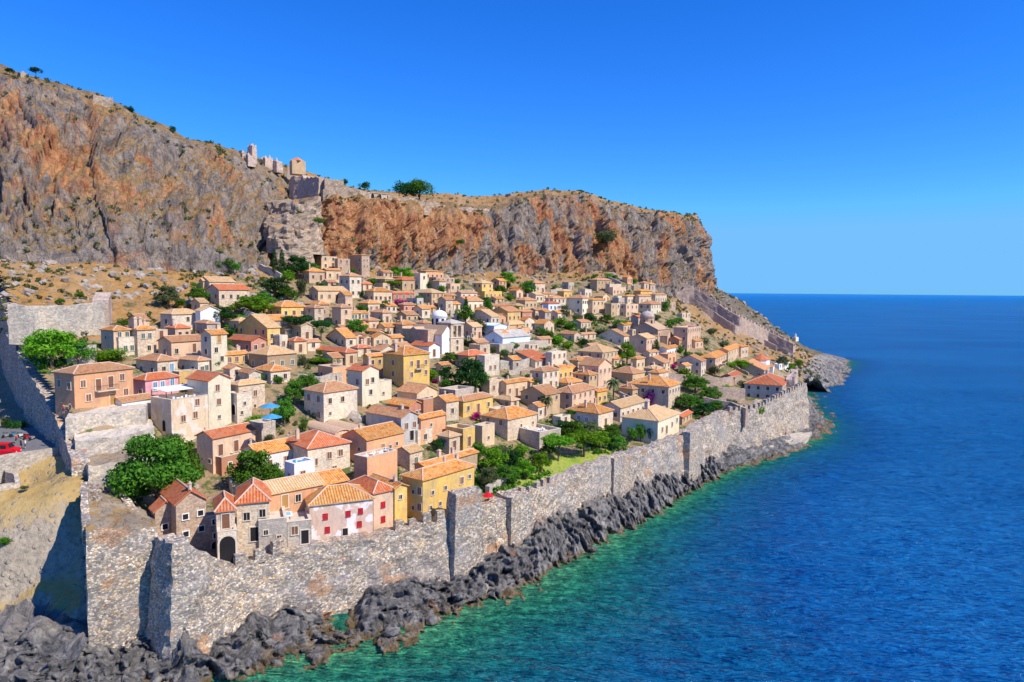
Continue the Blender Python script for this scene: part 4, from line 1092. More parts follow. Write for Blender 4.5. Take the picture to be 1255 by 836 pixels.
# ------------------------------------------------------------ houses
def roof_geo(kind, Lx, Wy, h, ov=.35, pitch=.44):
    """returns verts, faces, uvs(per loop), ridge lines; h = eave height"""
    x0, x1, y0, y1 = -ov, Lx + ov, -ov, Wy + ov
    z = h; th = .16
    V, F, UV, RL = [], [], [], []
    def face(pts, ea, eb):
        # ea->eb is the eave direction; uv: along eave, down the slope
        i = len(V); V.extend(pts); F.append(tuple(range(i, i + len(pts))))
        e = Vector(eb) - Vector(ea); e.normalize()
        for p in pts:
            d = Vector(p) - Vector(ea); u = d.dot(e); w = (d - e * u).length
            UV.append((u, w))
    lx, ly = x1 - x0, y1 - y0
    if kind == 'hip':
        if lx >= ly:
            r = ly / 2 * pitch; a = min(ly / 2 * .95, lx / 2)
            A_, B_ = (x0 + a, (y0 + y1) / 2, z + r), (x1 - a, (y0 + y1) / 2, z + r)
            face([(x0, y0, z), (x1, y0, z), B_, A_], (x0, y0, z), (x1, y0, z)); face([(x1, y1, z), (x0, y1, z), A_, B_], (x1, y1, z), (x0, y1, z))
            face([(x0, y1, z), (x0, y0, z), A_], (x0, y1, z), (x0, y0, z)); face([(x1, y0, z), (x1, y1, z), B_], (x1, y0, z), (x1, y1, z))
        else:
            r = lx / 2 * pitch; a = min(lx / 2 * .95, ly / 2)
            A_, B_ = ((x0 + x1) / 2, y0 + a, z + r), ((x0 + x1) / 2, y1 - a, z + r)
            face([(x0, y0, z), (x1, y0, z), A_], (x0, y0, z), (x1, y0, z)); face([(x1, y0, z), (x1, y1, z), B_, A_], (x1, y0, z), (x1, y1, z))
            face([(x1, y1, z), (x0, y1, z), B_], (x1, y1, z), (x0, y1, z)); face([(x0, y1, z), (x0, y0, z), A_, B_], (x0, y1, z), (x0, y0, z))
        c = [(x0, y0, z), (x1, y0, z), (x1, y1, z), (x0, y1, z)]
        RL = [(A_, B_)]
        if lx >= ly: RL += [(c[0], A_), (c[3], A_), (c[1], B_), (c[2], B_)]
        else: RL += [(c[0], A_), (c[1], A_), (c[2], B_), (c[3], B_)]
    elif kind == 'gu':
        r = ly / 2 * pitch; ym = (y0 + y1) / 2
        A_, B_ = (x0, ym, z + r), (x1, ym, z + r)
        face([(x0, y0, z), (x1, y0, z), B_, A_], (x0, y0, z), (x1, y0, z)); face([(x1, y1, z), (x0, y1, z), A_, B_], (x1, y1, z), (x0, y1, z))
        RL = [(A_, B_)]
    elif kind == 'gv':
        r = lx / 2 * pitch; xm = (x0 + x1) / 2
        A_, B_ = (xm, y0, z + r), (xm, y1, z + r)
        face([(x1, y0, z), (x1, y1, z), B_, A_], (x1, y0, z), (x1, y1, z)); face([(x0, y1, z), (x0, y0, z), A_, B_], (x0, y1, z), (x0, y0, z))
        RL = [(A_, B_)]
    elif kind == 'shed':
        r = ly * pitch * .6
        face([(x0, y0, z), (x1, y0, z), (x1, y1, z + r), (x0, y1, z + r)], (x0, y0, z), (x1, y0, z))
    elif kind == 'barrel':
        n = 8; r = lx / 2 * .55; xm = (x0 + x1) / 2
        for k in range(n):
            a0, a1 = math.pi * k / n, math.pi * (k + 1) / n
            p0 = (xm + lx / 2 * math.cos(a0), z + r * math.sin(a0)); p1 = (xm + lx / 2 * math.cos(a1), z + r * math.sin(a1))
            face([(p0[0], y0, p0[1]), (p0[0], y1, p0[1]), (p1[0], y1, p1[1]), (p1[0], y0, p1[1])], (p0[0], y0, p0[1]), (p0[0], y1, p0[1]))
    nf = len(F)
    # underside
    for f in list(F[:nf]):
        i = len(V); pts = [V[k] for k in f][::-1]
        V.extend([(p[0], p[1], p[2] - th) for p in pts]); F.append(tuple(range(i, i + len(pts)))); UV.extend([(0, 0)] * len(pts))
    # rim: every boundary edge of the top
    edges = {}
    for f in F[:nf]:
        q = [V[k] for k in f]
        for a, b in zip(q, q[1:] + q[:1]):
            ka, kb = tuple(round(t, 4) for t in a), tuple(round(t, 4) for t in b)
            if (kb, ka) in edges: del edges[(kb, ka)]
            else: edges[(ka, kb)] = (a, b)
    for a, b in edges.values():
        i = len(V); V.extend([a, (a[0], a[1], a[2] - th), (b[0], b[1], b[2] - th), b]); F.append((i, i + 1, i + 2, i + 3)); UV.extend([(0, 0)] * 4)
    return V, F, UV, RL, r
def bar(b, p, q, w):
    p, q = Vector(p), Vector(q); d = (q - p); l = d.length
    if l < .3: return
    d.normalize(); s = d.cross(Vector((0, 0, 1)))
    if s.length < 1e-4: s = Vector((1, 0, 0))
    s.normalize(); up = s.cross(d)
    v = []
    for c in (p, q):
        for a, e in ((-w, -.02), (w, -.02), (w * .5, w * .75), (-w * .5, w * .75)):
            v.append(c + s * a + up * e)
    b.add(v, [(0, 3, 2, 1), (4, 5, 6, 7), (0, 1, 5, 4), (1, 2, 6, 5), (2, 3, 7, 6), (3, 0, 4, 7)])
HOUSES = []
CHIM = {}
def chimney(roof, x, y, z, s=1.0, mat='chimney_plaster', kind=None):
    kind = RNG.randrange(3) if kind is None else kind
    if (kind, mat) not in CHIM:
        b = MB()
        if kind == 0: b.box(-.3, .3, -.28, .28, -1.0, 1.3); b.box(-.4, .4, -.38, .38, 1.3, 1.42); b.box(-.22, .22, -.2, .2, 1.42, 1.6)
        elif kind == 1: b.box(-.35, .35, -.25, .25, -1.0, 1.0); b.add([(-.4, -.3, 1.1), (.4, -.3, 1.1), (.4, .3, 1.1), (-.4, .3, 1.1), (0, -.3, 1.45), (0, .3, 1.45)], [(0, 1, 4), (2, 3, 5), (0, 4, 5, 3), (1, 2, 5, 4), (0, 3, 2, 1)]); b.box(-.3, .3, -.2, .2, 1.0, 1.1)
        else: b.lathe(0, 0, [(.3, -1), (.3, 1.2), (.38, 1.22), (.38, 1.34), (.2, 1.36), (.2, 1.6)], 10)
        o = b.obj('chimney', mat, roof); CHIM[(kind, mat)] = o
    else:
        o = CHIM[(kind, mat)].copy(); COL.objects.link(o); o.parent = roof
    o.location = (x, y, z); o.scale = (s,) * 3
    return o
def house(x0, x1, x2, yt, yb, rt, rc, wc, lab=None, ang=None, name='house', sc=1.0, **k):
    r = random.Random(int(x1 * 31 + yb * 17 + x2 * 5))
    if lab is None and wc in ('pink', 'cream', 'tan', 'peach') and r.random() < .5: wc = {'pink': 'stan', 'cream': 'scream', 'tan': 'stan', 'peach': 'sbrown'}[wc]
    elif lab and wc == 'cream' and r.random() < .5: wc = 'scream'
    if 'Y' in k: p = PY(x1, yb, k['Y'])
    else: p = pix_ground(x1, yb)
    d = (p - CAM) @ FWD
    if ang is None: ang = DEFA + r.uniform(-5, 5) + (6 if x1 < 330 else 0)
    dF, dB, Lx, Wy = box_solve(x0, x1, x2, p, ang)
    Lx = min(max(Lx, 2.4), 34)
    if Wy is None: Wy = Lx * .8 if 'W' not in k else k['W']
    Wy = min(max(Wy, 2.4), 28)
    if 'W' in k: Wy = k['W']
    h = max(2.4, (yb - yt) * d / F0 * 1.01)
    cx, cy = Lx / 2, Wy / 2
    # the thing's Empty stands at the nearest corner of its base
    root = empty(name, tuple(p), math.radians(ang))
    root['category'] = k.get('cat', 'house'); root['group'] = k.get('group', 'houses of the old walled town')
    if lab: root['label'] = lab
    wm = WALLM[wc]; below = -k.get('below', 5.0)
    b = MB()
    near = d < 175
    pit = k.get('pitch', .44)
    deck = None
    if rt == 'flat':
        t = .35; hz = h; dz = h - k.get('par', .8)
        o_ = [(0, 0), (Lx, 0), (Lx, Wy), (0, Wy)]; i_ = [(t, t), (Lx - t, t), (Lx - t, Wy - t), (t, Wy - t)]
        v = [(x, y, below) for x, y in o_] + [(x, y, hz) for x, y in o_] + [(x, y, hz) for x, y in i_] + [(x, y, dz) for x, y in i_]
        f = [(0, 1, 5, 4), (1, 2, 6, 5), (2, 3, 7, 6), (3, 0, 4, 7)] + [(4 + i, 4 + (i + 1) % 4, 8 + (i + 1) % 4, 8 + i) for i in range(4)] + [(8 + i, 8 + (i + 1) % 4, 12 + (i + 1) % 4, 12 + i) for i in range(4)]
        b.add(v, f)
        dk = MB(); dk.add([(x, y, dz + .02) for x, y in i_], [(0, 1, 2, 3)])
        b.obj('wall', wm, root)
        roof = dk.obj('roof', k.get('deck', 'deck'), root); rr = 0
        htop = dz
    else:
        e = .02
        V, F, UV, RL, rr = roof_geo(rt, Lx, Wy, h, k.get('ov', .3), pit)
        o_ = [(0, 0), (Lx, 0), (Lx, Wy), (0, Wy)]
        hh = h + .12 * pit
        if rt == 'hip': b.prism(o_, below, h - .02)
        elif rt == 'gu':
            g = h + (Wy / 2 + .3) * pit - .1
            b.add([(0, 0, below), (Lx, 0, below), (Lx, Wy, below), (0, Wy, below), (0, 0, hh), (Lx, 0, hh), (Lx, Wy, hh), (0, Wy, hh), (0, Wy / 2, g), (Lx, Wy / 2, g)],
                  [(0, 1, 5, 4), (1, 2, 6, 9, 5), (2, 3, 7, 6), (3, 0, 4, 8, 7), (4, 5, 9, 8), (6, 7, 8, 9)])
        elif rt == 'gv' or rt == 'barrel':
            g = h + (Lx / 2 + .3) * (pit if rt == 'gv' else .52) - .1
            if rt == 'gv':
                b.add([(0, 0, below), (Lx, 0, below), (Lx, Wy, below), (0, Wy, below), (0, 0, hh), (Lx, 0, hh), (Lx, Wy, hh), (0, Wy, hh), (Lx / 2, 0, g), (Lx / 2, Wy, g)],
                      [(0, 1, 5, 8, 4), (1, 2, 6, 5), (2, 3, 7, 9, 6), (3, 0, 4, 7), (4, 8, 9, 7), (5, 6, 9, 8)])
            else:
                n = 8; arc = [(Lx / 2 + (Lx / 2) * math.cos(math.pi * i / n), h + (Lx / 2) * .53 * math.sin(math.pi * i / n)) for i in range(n + 1)]
                v = [(0, 0, below), (Lx, 0, below)] + [(x, 0, z) for x, z in arc] + [(0, Wy, below), (Lx, Wy, below)] + [(x, Wy, z) for x, z in arc]
                m = n + 3
                b.add(v, [tuple(range(m)), tuple(range(m, 2 * m))[::-1]] + [(i, m + i, m + (i + 1) % m, (i + 1) % m) for i in range(m)])
        elif rt == 'shed':
            g = h + (Wy + .3) * pit * .6 - .1
            b.add([(0, 0, below), (Lx, 0, below), (Lx, Wy, below), (0, Wy, below), (0, 0, hh), (Lx, 0, hh), (Lx, Wy, g), (0, Wy, g)],
                  [(0, 1, 5, 4), (1, 2, 6, 5), (2, 3, 7, 6), (3, 0, 4, 7), (4, 5, 6, 7)])
        b.obj('wall', wm, root)
        roof = mesh_obj('roof', V, F, ROOFM[rc], root, uvs=UV)
        if d < 260 and RL:
            rb = MB()
            for a, q in RL: bar(rb, a, q, .13)
            if rb.f: rb.obj('ridge_tiles', 'ridge_mortar', roof)
        htop = h
    if rt == 'flat' and k.get('coping', near):
        cp = MB(); t = .4
        for q in ((-.05, Lx + .05, -.05, t), (-.05, Lx + .05, Wy - t, Wy + .05), (-.05, t, t, Wy - t), (Lx - t, Lx + .05, t, Wy - t)): cp.box(*q, h + .004, h + .09)
        cp.obj('coping', 'frame_stone' if wc not in ('lime', 'blue') else 'frame_white', root)
    # chimney
    nch = k.get('ch', 1 if (rt != 'flat' and r.random() < .5 and Lx > 4) else 0)
    for j in range(nch):
        if rt == 'flat': chimney(roof, Lx * r.uniform(.2, .8), Wy * .8, htop + .2)
        else:
            fx = k.get('chx', r.uniform(.2, .85)); fx = fx + .25 * j
            if rt == 'gv': chimney(roof, Lx / 2, Wy * fx, h + Lx / 2 * pit, k.get('chs', 1.0) * r.uniform(.8, 1.1))
            else: chimney(roof, Lx * min(.9, fx), Wy / 2, h + min(Wy / 2, Lx / 2) * pit * (.9 if rt != 'shed' else 1), k.get('chs', 1.0) * r.uniform(.8, 1.1))
    # openings
    wk = k.get('wk', r.choice('wwwwbbg'))
    if 'fw' in k:
        for (fx, fz, kd) in k['fw']: add_window(root, fx * Lx, fz * h, kd, 'F', Lx, Wy, near, k.get('ws', 1.0))
    else:
        st_ = k.get('rows', max(1, int(round(h / 3.3)))); nc = k.get('cols', max(1, min(8, int(round(Lx / 3.0)))))
        for row in range(st_):
            z = h - (row + 1) * (h / st_) + h / st_ * .36
            for c in range(nc):
                if row > 0 and r.random() < .3: continue
                x = Lx * (c + .5) / nc + r.uniform(-.12, .12)
                kd = wk
                if row == st_ - 1 and c == nc // 2 and h < 8 and r.random() < .5: kd = 'd'; zz = max(.15, min(z, .6))
                else: zz = z
                add_window(root, x, zz, kd, 'F', Lx, Wy, near, k.get('ws', 1.0))
    if 'sw' in k:
        for (fx, fz, kd) in k['sw']: add_window(root, fx * Wy, fz * h, kd, 'S', Lx, Wy, near, k.get('ws', 1.0))
    elif Wy > 3.4:
        st_ = k.get('srows', max(1, int(round(h / 3.3)))); nc = k.get('scols', max(1, min(7, int(round(Wy / 3.6)))))
        for row in range(st_):
            z = h - (row + 1) * (h / st_) + h / st_ * .36
            for c in range(nc):
                if r.random() < .22: continue
                add_window(root, Wy * (c + .5) / nc, z, wk, 'S', Lx, Wy, near, k.get('ws', 1.0))
    if rt == 'gv' and h > 4 and 'fw' not in k and r.random() < .4:
        add_window(root, Lx / 2, h + .1, 's', 'F', Lx, Wy, near)
    if d < 230 and 'R' not in k and Wy > 4 and h > 4:
        add_window(root, Wy * .5, h * .55, wk, 'R', Lx, Wy, near)
    HOUSES.append(dict(root=root, px=((x0 + x2) / 2), py=(yt + yb) / 2, x0=x0, x1=x1, x2=x2, yt=yt, yb=yb, rt=rt, rc=rc, wc=wc, L=Lx, W=Wy, h=h, d=d, p=p, ang=ang, roof=roof, rr=rr, lab=lab, name=name))
    return HOUSES[-1]
# ------------------------------------------------------------ the houses, near ones first
H = house
# along the sea wall
H(186, 191, 217, 627, 668, 'gv', 'red', 'sbrown', 'small left half of the twin gabled brown stone houses behind the bastion', 40, fw=[(.45, .42, 'q')], sw=[], ch=0, pitch=.85)
H(216.2, 217, 254, 618, 678, 'gv', 'red', 'sbrown', 'taller right half of the twin gabled brown stone houses, with a front chimney', 40, fw=[(.3, .66, 'q'), (.8, .68, 'q'), (.82, .35, 'q'), (.3, .3, 'q')], sw=[], W=8, ch=1, chx=.06, pitch=.75)
H(250, 254, 268, 634, 684, 'flat', None, 'sbrown', 'narrow recessed flat stone block between twin gables and arched tower', 40, fw=[(.5, .8, 'q'), (.55, .45, 'q'), (.5, .02, 'a')], sw=[], par=.3, Y=101, ch=0)
H(264, 266.5, 289, 626, 692, 'hip', 'red', 'stan', 'slim stone tower with steep red pyramid roof and large arched gateway', 25, name='tower_house', fw=[(.5, .66, 'd')], sw=[(.5, .7, 's')], W=6, ch=0, pitch=1.0, Y=96.5)
H(264.5, 267.5, 291, 652, 694, 'flat', None, 'scream', 'pale stone block with one large arched gateway below the slim tower', 25, fw=[(.5, .0, 'a')], sw=[], ch=0, par=.4, Y=95.2, W=2.5, ws=1.9, name='gateway')
H(287, 291, 331, 616, 672, 'hip', 'red', 'stan', 'tan house with red hipped roof between the arched tower and the pool terrace', 20, fw=[(.3, .6, 'w'), (.78, .64, 'w'), (.52, .12, 'k')], sw=[(.5, .6, 's')], ch=0, pitch=.8, Y=99.5, W=8)
H(281, 285, 324, 594, 612, 'flat', None, 'scream', 'roofless stone terrace with one round chimney behind the arched tower', 30, fw=[], sw=[], ch=0, par=.5, name='ruined_house')
H(316, 317.5, 352, 638, 676, 'flat', None, 'sgrey', 'grey stone terrace block with white rim under the small pool', 22, fw=[(.25, .52, 's'), (.72, .3, 's')], sw=[], par=.5, ch=0, Y=100, W=8)
H(351, 352.5, 382, 640, 672, 'flat', None, 'sgrey', 'low white wing with door, shade painted grey, left of the red shuttered house', 22, fw=[(.3, .5, 'b'), (.72, .1, 'k')], sw=[], par=.5, ch=0, Y=102, W=8)  # white wall; the grey stone colour stands in for shade on it
H(324, 326, 396, 606, 630, 'gu', 'tan', 'peach', 'long low sandy tiled house with peach wall behind the pool terrace', 42, fw=[(.32, .1, 'o'), (.55, .3, 'w'), (.9, .35, 'w')], sw=[], ch=0, Y=105, W=5.5)
H(374, 380, 457, 618.5, 668, 'hip', 'or', 'mott', 'mottled pink house with several small bright red shutters above the sea wall', 24, Y=105.6, fw=[(.24, .60, 'r'), (.60, .60, 'r'), (.80, .63, 'r'), (.27, .26, 'r'), (.78, .30, 'r'), (.55, .06, 'k')], sw=[(.5, .5, 's')], ch=0, W=7, pitch=.46, ws=.75)
H(388, 392, 426, 598, 612, 'gu', 'or', 'peach', 'small orange roofed annex just behind the red shuttered house', 45, fw=[], sw=[], ch=0, Y=114, W=6)
H(452, 458, 483, 604, 657, 'hip', 'red', 'pink', 'narrow pink tower house with two red shuttered windows, one above the other', 42, ws=.8, fw=[(.45, .62, 'r'), (.45, .28, 'r')], sw=[(.5, .6, 's')], ch=0, W=8, pitch=.6, Y=111.3)
H(478, 484, 499, 598, 648, 'gv', 'or', 'yellow', 'narrow yellow house with a tall chimney left of the long yellow building', 45, fw=[(.45, .7, 's')], sw=[(.7, .6, 's')], ch=1, chx=.2, Y=113.6, W=8)
H(493, 518, 581, 588, 638, 'hip', 'or', 'yellow', 'long yellow building with orange roof standing over the brown wall tower', 52, fw=[(.18, .56, 's'), (.42, .58, 's'), (.14, .2, 's'), (.32, .22, 's'), (.55, .2, 's'), (.74, .6, 'b'), (.9, .68, 's')], sw=[(.15, .62, 'b'), (.15, .22, 'b'), (.45, .6, 's'), (.45, .2, 's')], ch=2, chx=.6, Y=115.5, pitch=.42)
H(508, 520, 585, 571, 590, 'gu', 'or', 'tan', 'broad tiled rear wing of the long yellow building with two chimneys', 52, fw=[], sw=[], ch=2, chx=.35, Y=127, pitch=.30)
H(434, 452, 480, 576, 600, 'gu', 'or', 'tan', 'low tan house with orange roof beside the round green bush', 50, fw=[(.55, .3, 's')], ch=0)
H(430, 449.5, 495, 539, 578, 'gu', 'or', 'peach', 'peach house with white table terrace and wooden door in the lower town', 54, fw=[(.42, .42, 'o'), (.62, .55, 's'), (.8, .6, 's'), (.12, .5, 's')], sw=[(.3, .6, 's'), (.7, .6, 's'), (.3, .2, 's')], ch=1, chx=.15, W=7)
H(447, 450, 487, 561, 578, 'flat', None, 'peach', 'terrace with white tables in front of the peach house', 54, fw=[], sw=[], par=.6, ch=0, Y=122, W=3.5, name='terrace_block')
# left side
H(372, 377.5, 429, 549.5, 590, 'hip', 'red', 'scream', 'big pale rubble stone house with red hipped roof and brown shutters', 43, fw=[(.17, .45, 'b'), (.5, .58, 'b'), (.77, .6, 'b'), (.62, .12, 'b')], sw=[], ch=1, chx=.05, W=10)
H(313, 317, 377, 557, 588, 'gu', 'or', 'lime', 'long white house with orange tiled roof left of the big rubble stone house', 50, fw=[(.22, .42, 'b'), (.55, .45, 'b'), (.82, .5, 'k')], sw=[], ch=1, chx=.02, W=6)
H(349, 361, 386, 569, 592, 'flat', None, 'lime', 'small white flat block with blue chairs on its terrace', 50, fw=[(.4, .15, 'b')], sw=[(.5, .2, 's')], ch=0, Y=113)
H(242, 261.5, 313.5, 537, 582, 'gu', 'red', 'pink', 'pink gabled house with plain red roof beside the large round tree', 60, fw=[(.17, .48, 'd'), (.53, .5, 'd'), (.86, .55, 'g')], sw=[(.2, .3, 's')], ch=1, chx=.02, chs=.7)
H(262, 272, 292, 561, 585, 'flat', None, 'brick', 'brick red extension with balcony in front of the pink gabled house', 60, fw=[(.5, .45, 'q')], sw=[], ch=0, W=3.5, below=2, par=.9)
H(186, 211, 257, 490.5, 546, 'flat', None, 'patchy', 'tall patchy pink building with a white awning on its roof terrace', 58, fw=[(.3, .48, 'b'), (.62, .52, 'b'), (.68, .8, 'b')], sw=[(.35, .28, 'a')], ch=0, par=1.0)
H(231, 256.5, 284, 467, 536, 'gv', 'red', 'white', 'tall cream gable fronted tower house joined to the patchy pink building', 58, fw=[(.4, .8, 'b'), (.45, .55, 'b'), (.45, .3, 's')], sw=[], ch=0, Y=137, pitch=.5)
H(277, 291, 309, 483, 520, 'flat', None, 'scream', 'square pale stone tower right of the tall cream gable house', 58, fw=[(.5, .6, 's'), (.3, .3, 's')], sw=[(.3, .3, 'a'), (.7, .3, 'a')], ch=0)
H(283, 293, 325, 472, 508, 'hip', 'tan', 'stan', 'tan stone house with sandy pyramid roof left of the blue umbrellas', 55, fw=[(.62, .55, 'b'), (.6, .15, 's')], ch=0)
H(306, 321, 338, 519, 545, 'flat', None, 'sgrey', 'rough stone terrace wall below the two blue umbrellas', 55, fw=[], sw=[], ch=0, par=.4, name='terrace_block')
H(68, 92, 164, 458, 503, 'hip', 'pk', 'peach', 'big orange mansion with long balcony and weathered hipped roof', 64, fw=[(.14, .6, 'b'), (.39, .46, 'd'), (.6, .5, 'd'), (.8, .66, 'b'), (.22, .2, 'b'), (.86, .22, 'b'), (.62, .0, 'o')], sw=[(.25, .55, 'b'), (.75, .6, 'b')], ch=0, pitch=.36)
H(118, 124, 152, 452, 462, 'gu', 'pk', 'tan', 'low weathered roof rising behind the big orange mansion', 64, fw=[], sw=[], ch=0, Y=165)
H(164, 179, 219.5, 466, 502, 'hip', 'red', 'hot', 'bright pink house with smooth red hipped roof', 64, fw=[(.28, .6, 'u'), (.5, .6, 'u'), (.8, .66, 'u')], sw=[(.4, .45, 'b')], ch=0, pitch=.5)
H(138, 150, 186, 495, 508, 'gu', 'pk', 'lime', 'low white shed with pink tiles below the bright pink house', 64, fw=[], sw=[(.5, .3, 's')], ch=0)
H(124.5, 140, 160, 405, 437, 'hip', 'or', 'pink', 'leftmost pink house on the slope, above the ochre garden wall', 60, fw=[(.35, .72, 'g'), (.82, .72, 'g')], sw=[(.6, .65, 's')], ch=0)
H(139, 146, 166, 414, 438, 'flat', None, 'scream', 'small stone terrace block in front of the leftmost pink house', 60, fw=[(.4, .3, 'g'), (.8, .3, 'g')], sw=[], ch=0)
H(159, 169, 192, 404, 437, 'hip', 'or', 'stan', 'tan house with three fat chimneys left of the pale pink row', 60, fw=[(.3, .65, 'g'), (.65, .65, 'g'), (.6, .2, 'w')], ch=3, chx=.1, chs=1.3)
H(187, 190, 206, 405, 428, 'flat', None, 'pink', 'small pink flat roofed link house between two chimneyed houses', 60, fw=[(.5, .5, 'd')], sw=[], ch=0)
H(204, 215, 234, 402, 420, 'hip', 'red', 'pink', 'pink house with one tall chimney above the long pale pink house', 60, fw=[(.3, .4, 'w'), (.75, .4, 'w')], ch=1, chx=.2, chs=1.3)
H(197, 211, 246, 385, 404, 'hip', 'tan', 'scream', 'large pale stone house with sandy roof uppermost on the left slope', 60, fw=[(.55, .5, 'w'), (.85, .5, 'w')], ch=0)
H(241, 246, 270, 381, 405, 'gv', 'tan', 'lime', 'bare white gable end right of the large pale stone house', 55, fw=[(.5, .3, 's')], sw=[], ch=0)
H(194.5, 210.5, 260, 419, 444, 'gu', 'pk', 'pink', 'long pale pink house with a deep shaded recess', 60, fw=[(.12, .4, 'w'), (.55, .4, 'd'), (.8, .4, 'w')], ch=0)
H(247, 259.5, 279, 410, 455, 'gu', 'or', 'white', 'tall off-white house with a projecting stone pier and upper loggia', 58, fw=[(.5, .75, 'o'), (.3, .5, 'w'), (.65, .25, 'w')], ch=1, chs=1.3)
H(167.5, 193.5, 218, 442.5, 466, 'hip', 'pk', 'stan', 'pinkish stone house with weathered roof behind the bright pink house', 60, fw=[(.3, .4, 'w'), (.7, .4, 'u')], ch=0)
H(219, 243, 257, 442, 464, 'hip', 'pk', 'scream', 'cream stone house with two blue windows and a small white awning', 60, fw=[(.35, .35, 'g'), (.75, .4, 'g')], ch=0)
H(218, 220, 244, 456, 474, 'flat', None, 'ochre', 'ochre terrace wall below the cream stone house with blue windows', 60, fw=[], sw=[], ch=0, name='terrace_block')
H(247, 249, 260, 345, 353, 'gu', 'tan', 'tan', 'tiny sandy roofed house highest on the left slope', 45, ch=0)
H(245, 257, 288, 345, 356, 'gu', 'tan', 'tan', None, 50, ch=0)
H(254, 268.6, 306, 355, 372, 'gu', 'red', 'stan', 'long stone house with red roof high on the left slope', 52, ch=0, cols=4)
H(275, 293, 307, 393.5, 408, 'hip', 'tan', 'stan')
H(320, 336, 354, 392.6, 412, 'gu', 'or', 'sgrey', 'grey stone house with a round attic window beside the flat topped trees', 55, fw=[(.35, .5, 's')], ch=0)
H(292, 328, 343.5, 401.6, 429, 'gu', 'tan', 'yellow', 'yellow fronted house with a long blue grey shaded side', 52, fw=[(.35, .5, 'w'), (.8, .5, 'w'), (.35, .1, 'w')], ch=0)
H(341, 343, 352, 411, 432, 'flat', None, 'cream', 'cream flat roofed extension right of the yellow fronted house', 52, ch=0)
H(280, 308, 327, 418, 435, 'gv', 'red', 'rose', 'dark rose gabled house with red roof', 55, ch=0)
H(272, 277, 304, 435, 450, 'gu', 'or', 'ochre', 'ochre house with three narrow windows and twin chimneys', 55, cols=3, ch=2)
H(305, 328, 364, 435, 458, 'hip', 'tan', 'brown', 'brownish rose house with bright sandy hipped roof', 55, ch=0)
H(274, 282, 298, 452, 468, 'gv', 'pk', 'cream', 'small cream gabled box house in front of the ochre house', 55, fw=[(.5, .5, 'w')], ch=0)
H(312, 332, 356, 455, 472, 'hip', 'or', 'cream', 'cream house with terrace left of the restaurant awning', 50, ch=0)
H(352, 361, 376, 418, 435, 'hip', 'red', 'cream')
H(374, 377, 392, 419.5, 430, 'gu', 'pk', 'cream')
H(383, 423.7, 438, 432, 449, 'hip', 'red', 'cream', 'wide house with blue grey side wall and red roof above the restaurant', 50, ch=0)
H(328.7, 345, 375, 376, 392, 'hip', 'or', 'yellow', 'yellow house with three brown doors and orange roof high on the left', 50, cols=3, ch=0)
H(373.5, 390.5, 403.6, 373, 391, 'hip', 'or', 'peach')
H(379, 390, 425.5, 356, 371, 'gu', 'tan', 'cream', None, cols=4)
H(370, 379, 398, 332.5, 346, 'hip', 'or', 'pink', 'pink house with one chimney below the ridge path on the upper left', 45, ch=1)
H(396, 398, 407, 332, 342, 'gu', 'pk', 'pink')
H(401, 424, 436.5, 414, 427, 'gu', 'or', 'cream')
H(407, 418, 431, 377, 402, 'hip', 'pk', 'pink', 'tall narrow pink house left of the green bushes', 50)
H(345, 350, 386, 404, 414, 'gu', 'tan', 'tan')
H(393, 394, 413, 314, 330, 'flat', None, 'cream', 'cream roofless house at the foot of the orange cliff', 45, ch=0)
H(411, 414, 429, 317, 334, 'flat', None, 'sbrown', 'low brown ruined house left of the square brown tower', 45, ch=0, name='ruined_house')
H(427, 443.4, 453, 312.6, 337, 'hip', 'or', 'sbrown', 'square brown tower house with many small windows under the cliff', 45, ch=0, pitch=.15, fw=[(.3, .7, 's'), (.7, .7, 's'), (.3, .4, 's'), (.7, .4, 's')], name='tower_house')
H(416, 428.7, 443, 338.6, 366, 'hip', 'pk', 'scream', 'tall pale stone house with faded roof below the square brown tower', 48)
H(396, 400, 418, 331, 344, 'gu', 'or', 'cream')
H(443, 445, 455.6, 348, 357, 'gu', 'red', 'cream')
H(451, 471.7, 483, 342, 355, 'hip', 'tan', 'brown', 'wide brown house with bright sandy hipped roof below the cliff', 48, ch=0)
H(480, 493, 508.5, 343, 356, 'hip', 'red', 'tan')
H(447.5, 458, 480.7, 357, 373, 'hip', 'or', 'cream', None, cols=4)
H(478, 482, 507.6, 359.5, 369, 'gu', 'red', 'rose', 'low rose house with red roof behind the magenta creeper', 48)
H(507.6, 515, 524, 335, 357, 'flat', None, 'white', 'slender off-white tower house at the top of the town', 48, ch=0)
H(514, 522, 543.5, 332, 344, 'hip', 'pk', 'peach', None, pitch=.2, cols=4)
H(525.6, 534.5, 557, 340, 355, 'flat', None, 'peach', None, cols=4)
H(543.5, 552, 564, 347.5, 358, 'flat', None, 'pink')
H(513, 529, 544.4, 359, 375, 'hip', 'tan', 'tan', None, cols=3)
H(498, 511, 519, 365.5, 377, 'flat', None, 'grey')
H(492, 495, 509, 373.5, 384, 'hip', 'pk', 'rose')
H(562, 565, 585, 359, 368, 'gu', 'pk', 'cream')
H(579, 590.6, 604, 347, 363, 'hip', 'tan', 'yellow', 'yellow house left of the bright green trees under the cliff', 50)
H(590, 594, 615, 357, 368, 'flat', None, 'yellow', 'low yellow terrace house directly below the yellow cliff foot house', 50)
H(555, 573, 592, 369, 382, 'gu', 'pk', 'white')
H(547, 556, 564, 372.6, 381, 'gu', 'or', 'white')
H(440, 451, 465.5, 371.7, 385, 'hip', 'or', 'stan')
H(426, 430, 451, 384, 394, 'gu', 'or', 'white', None, cols=5)
H(454, 469, 480, 383, 398, 'hip', 'pk', 'stan')
H(462, 471.7, 487, 400.4, 411, 'gu', 'or', 'cream')
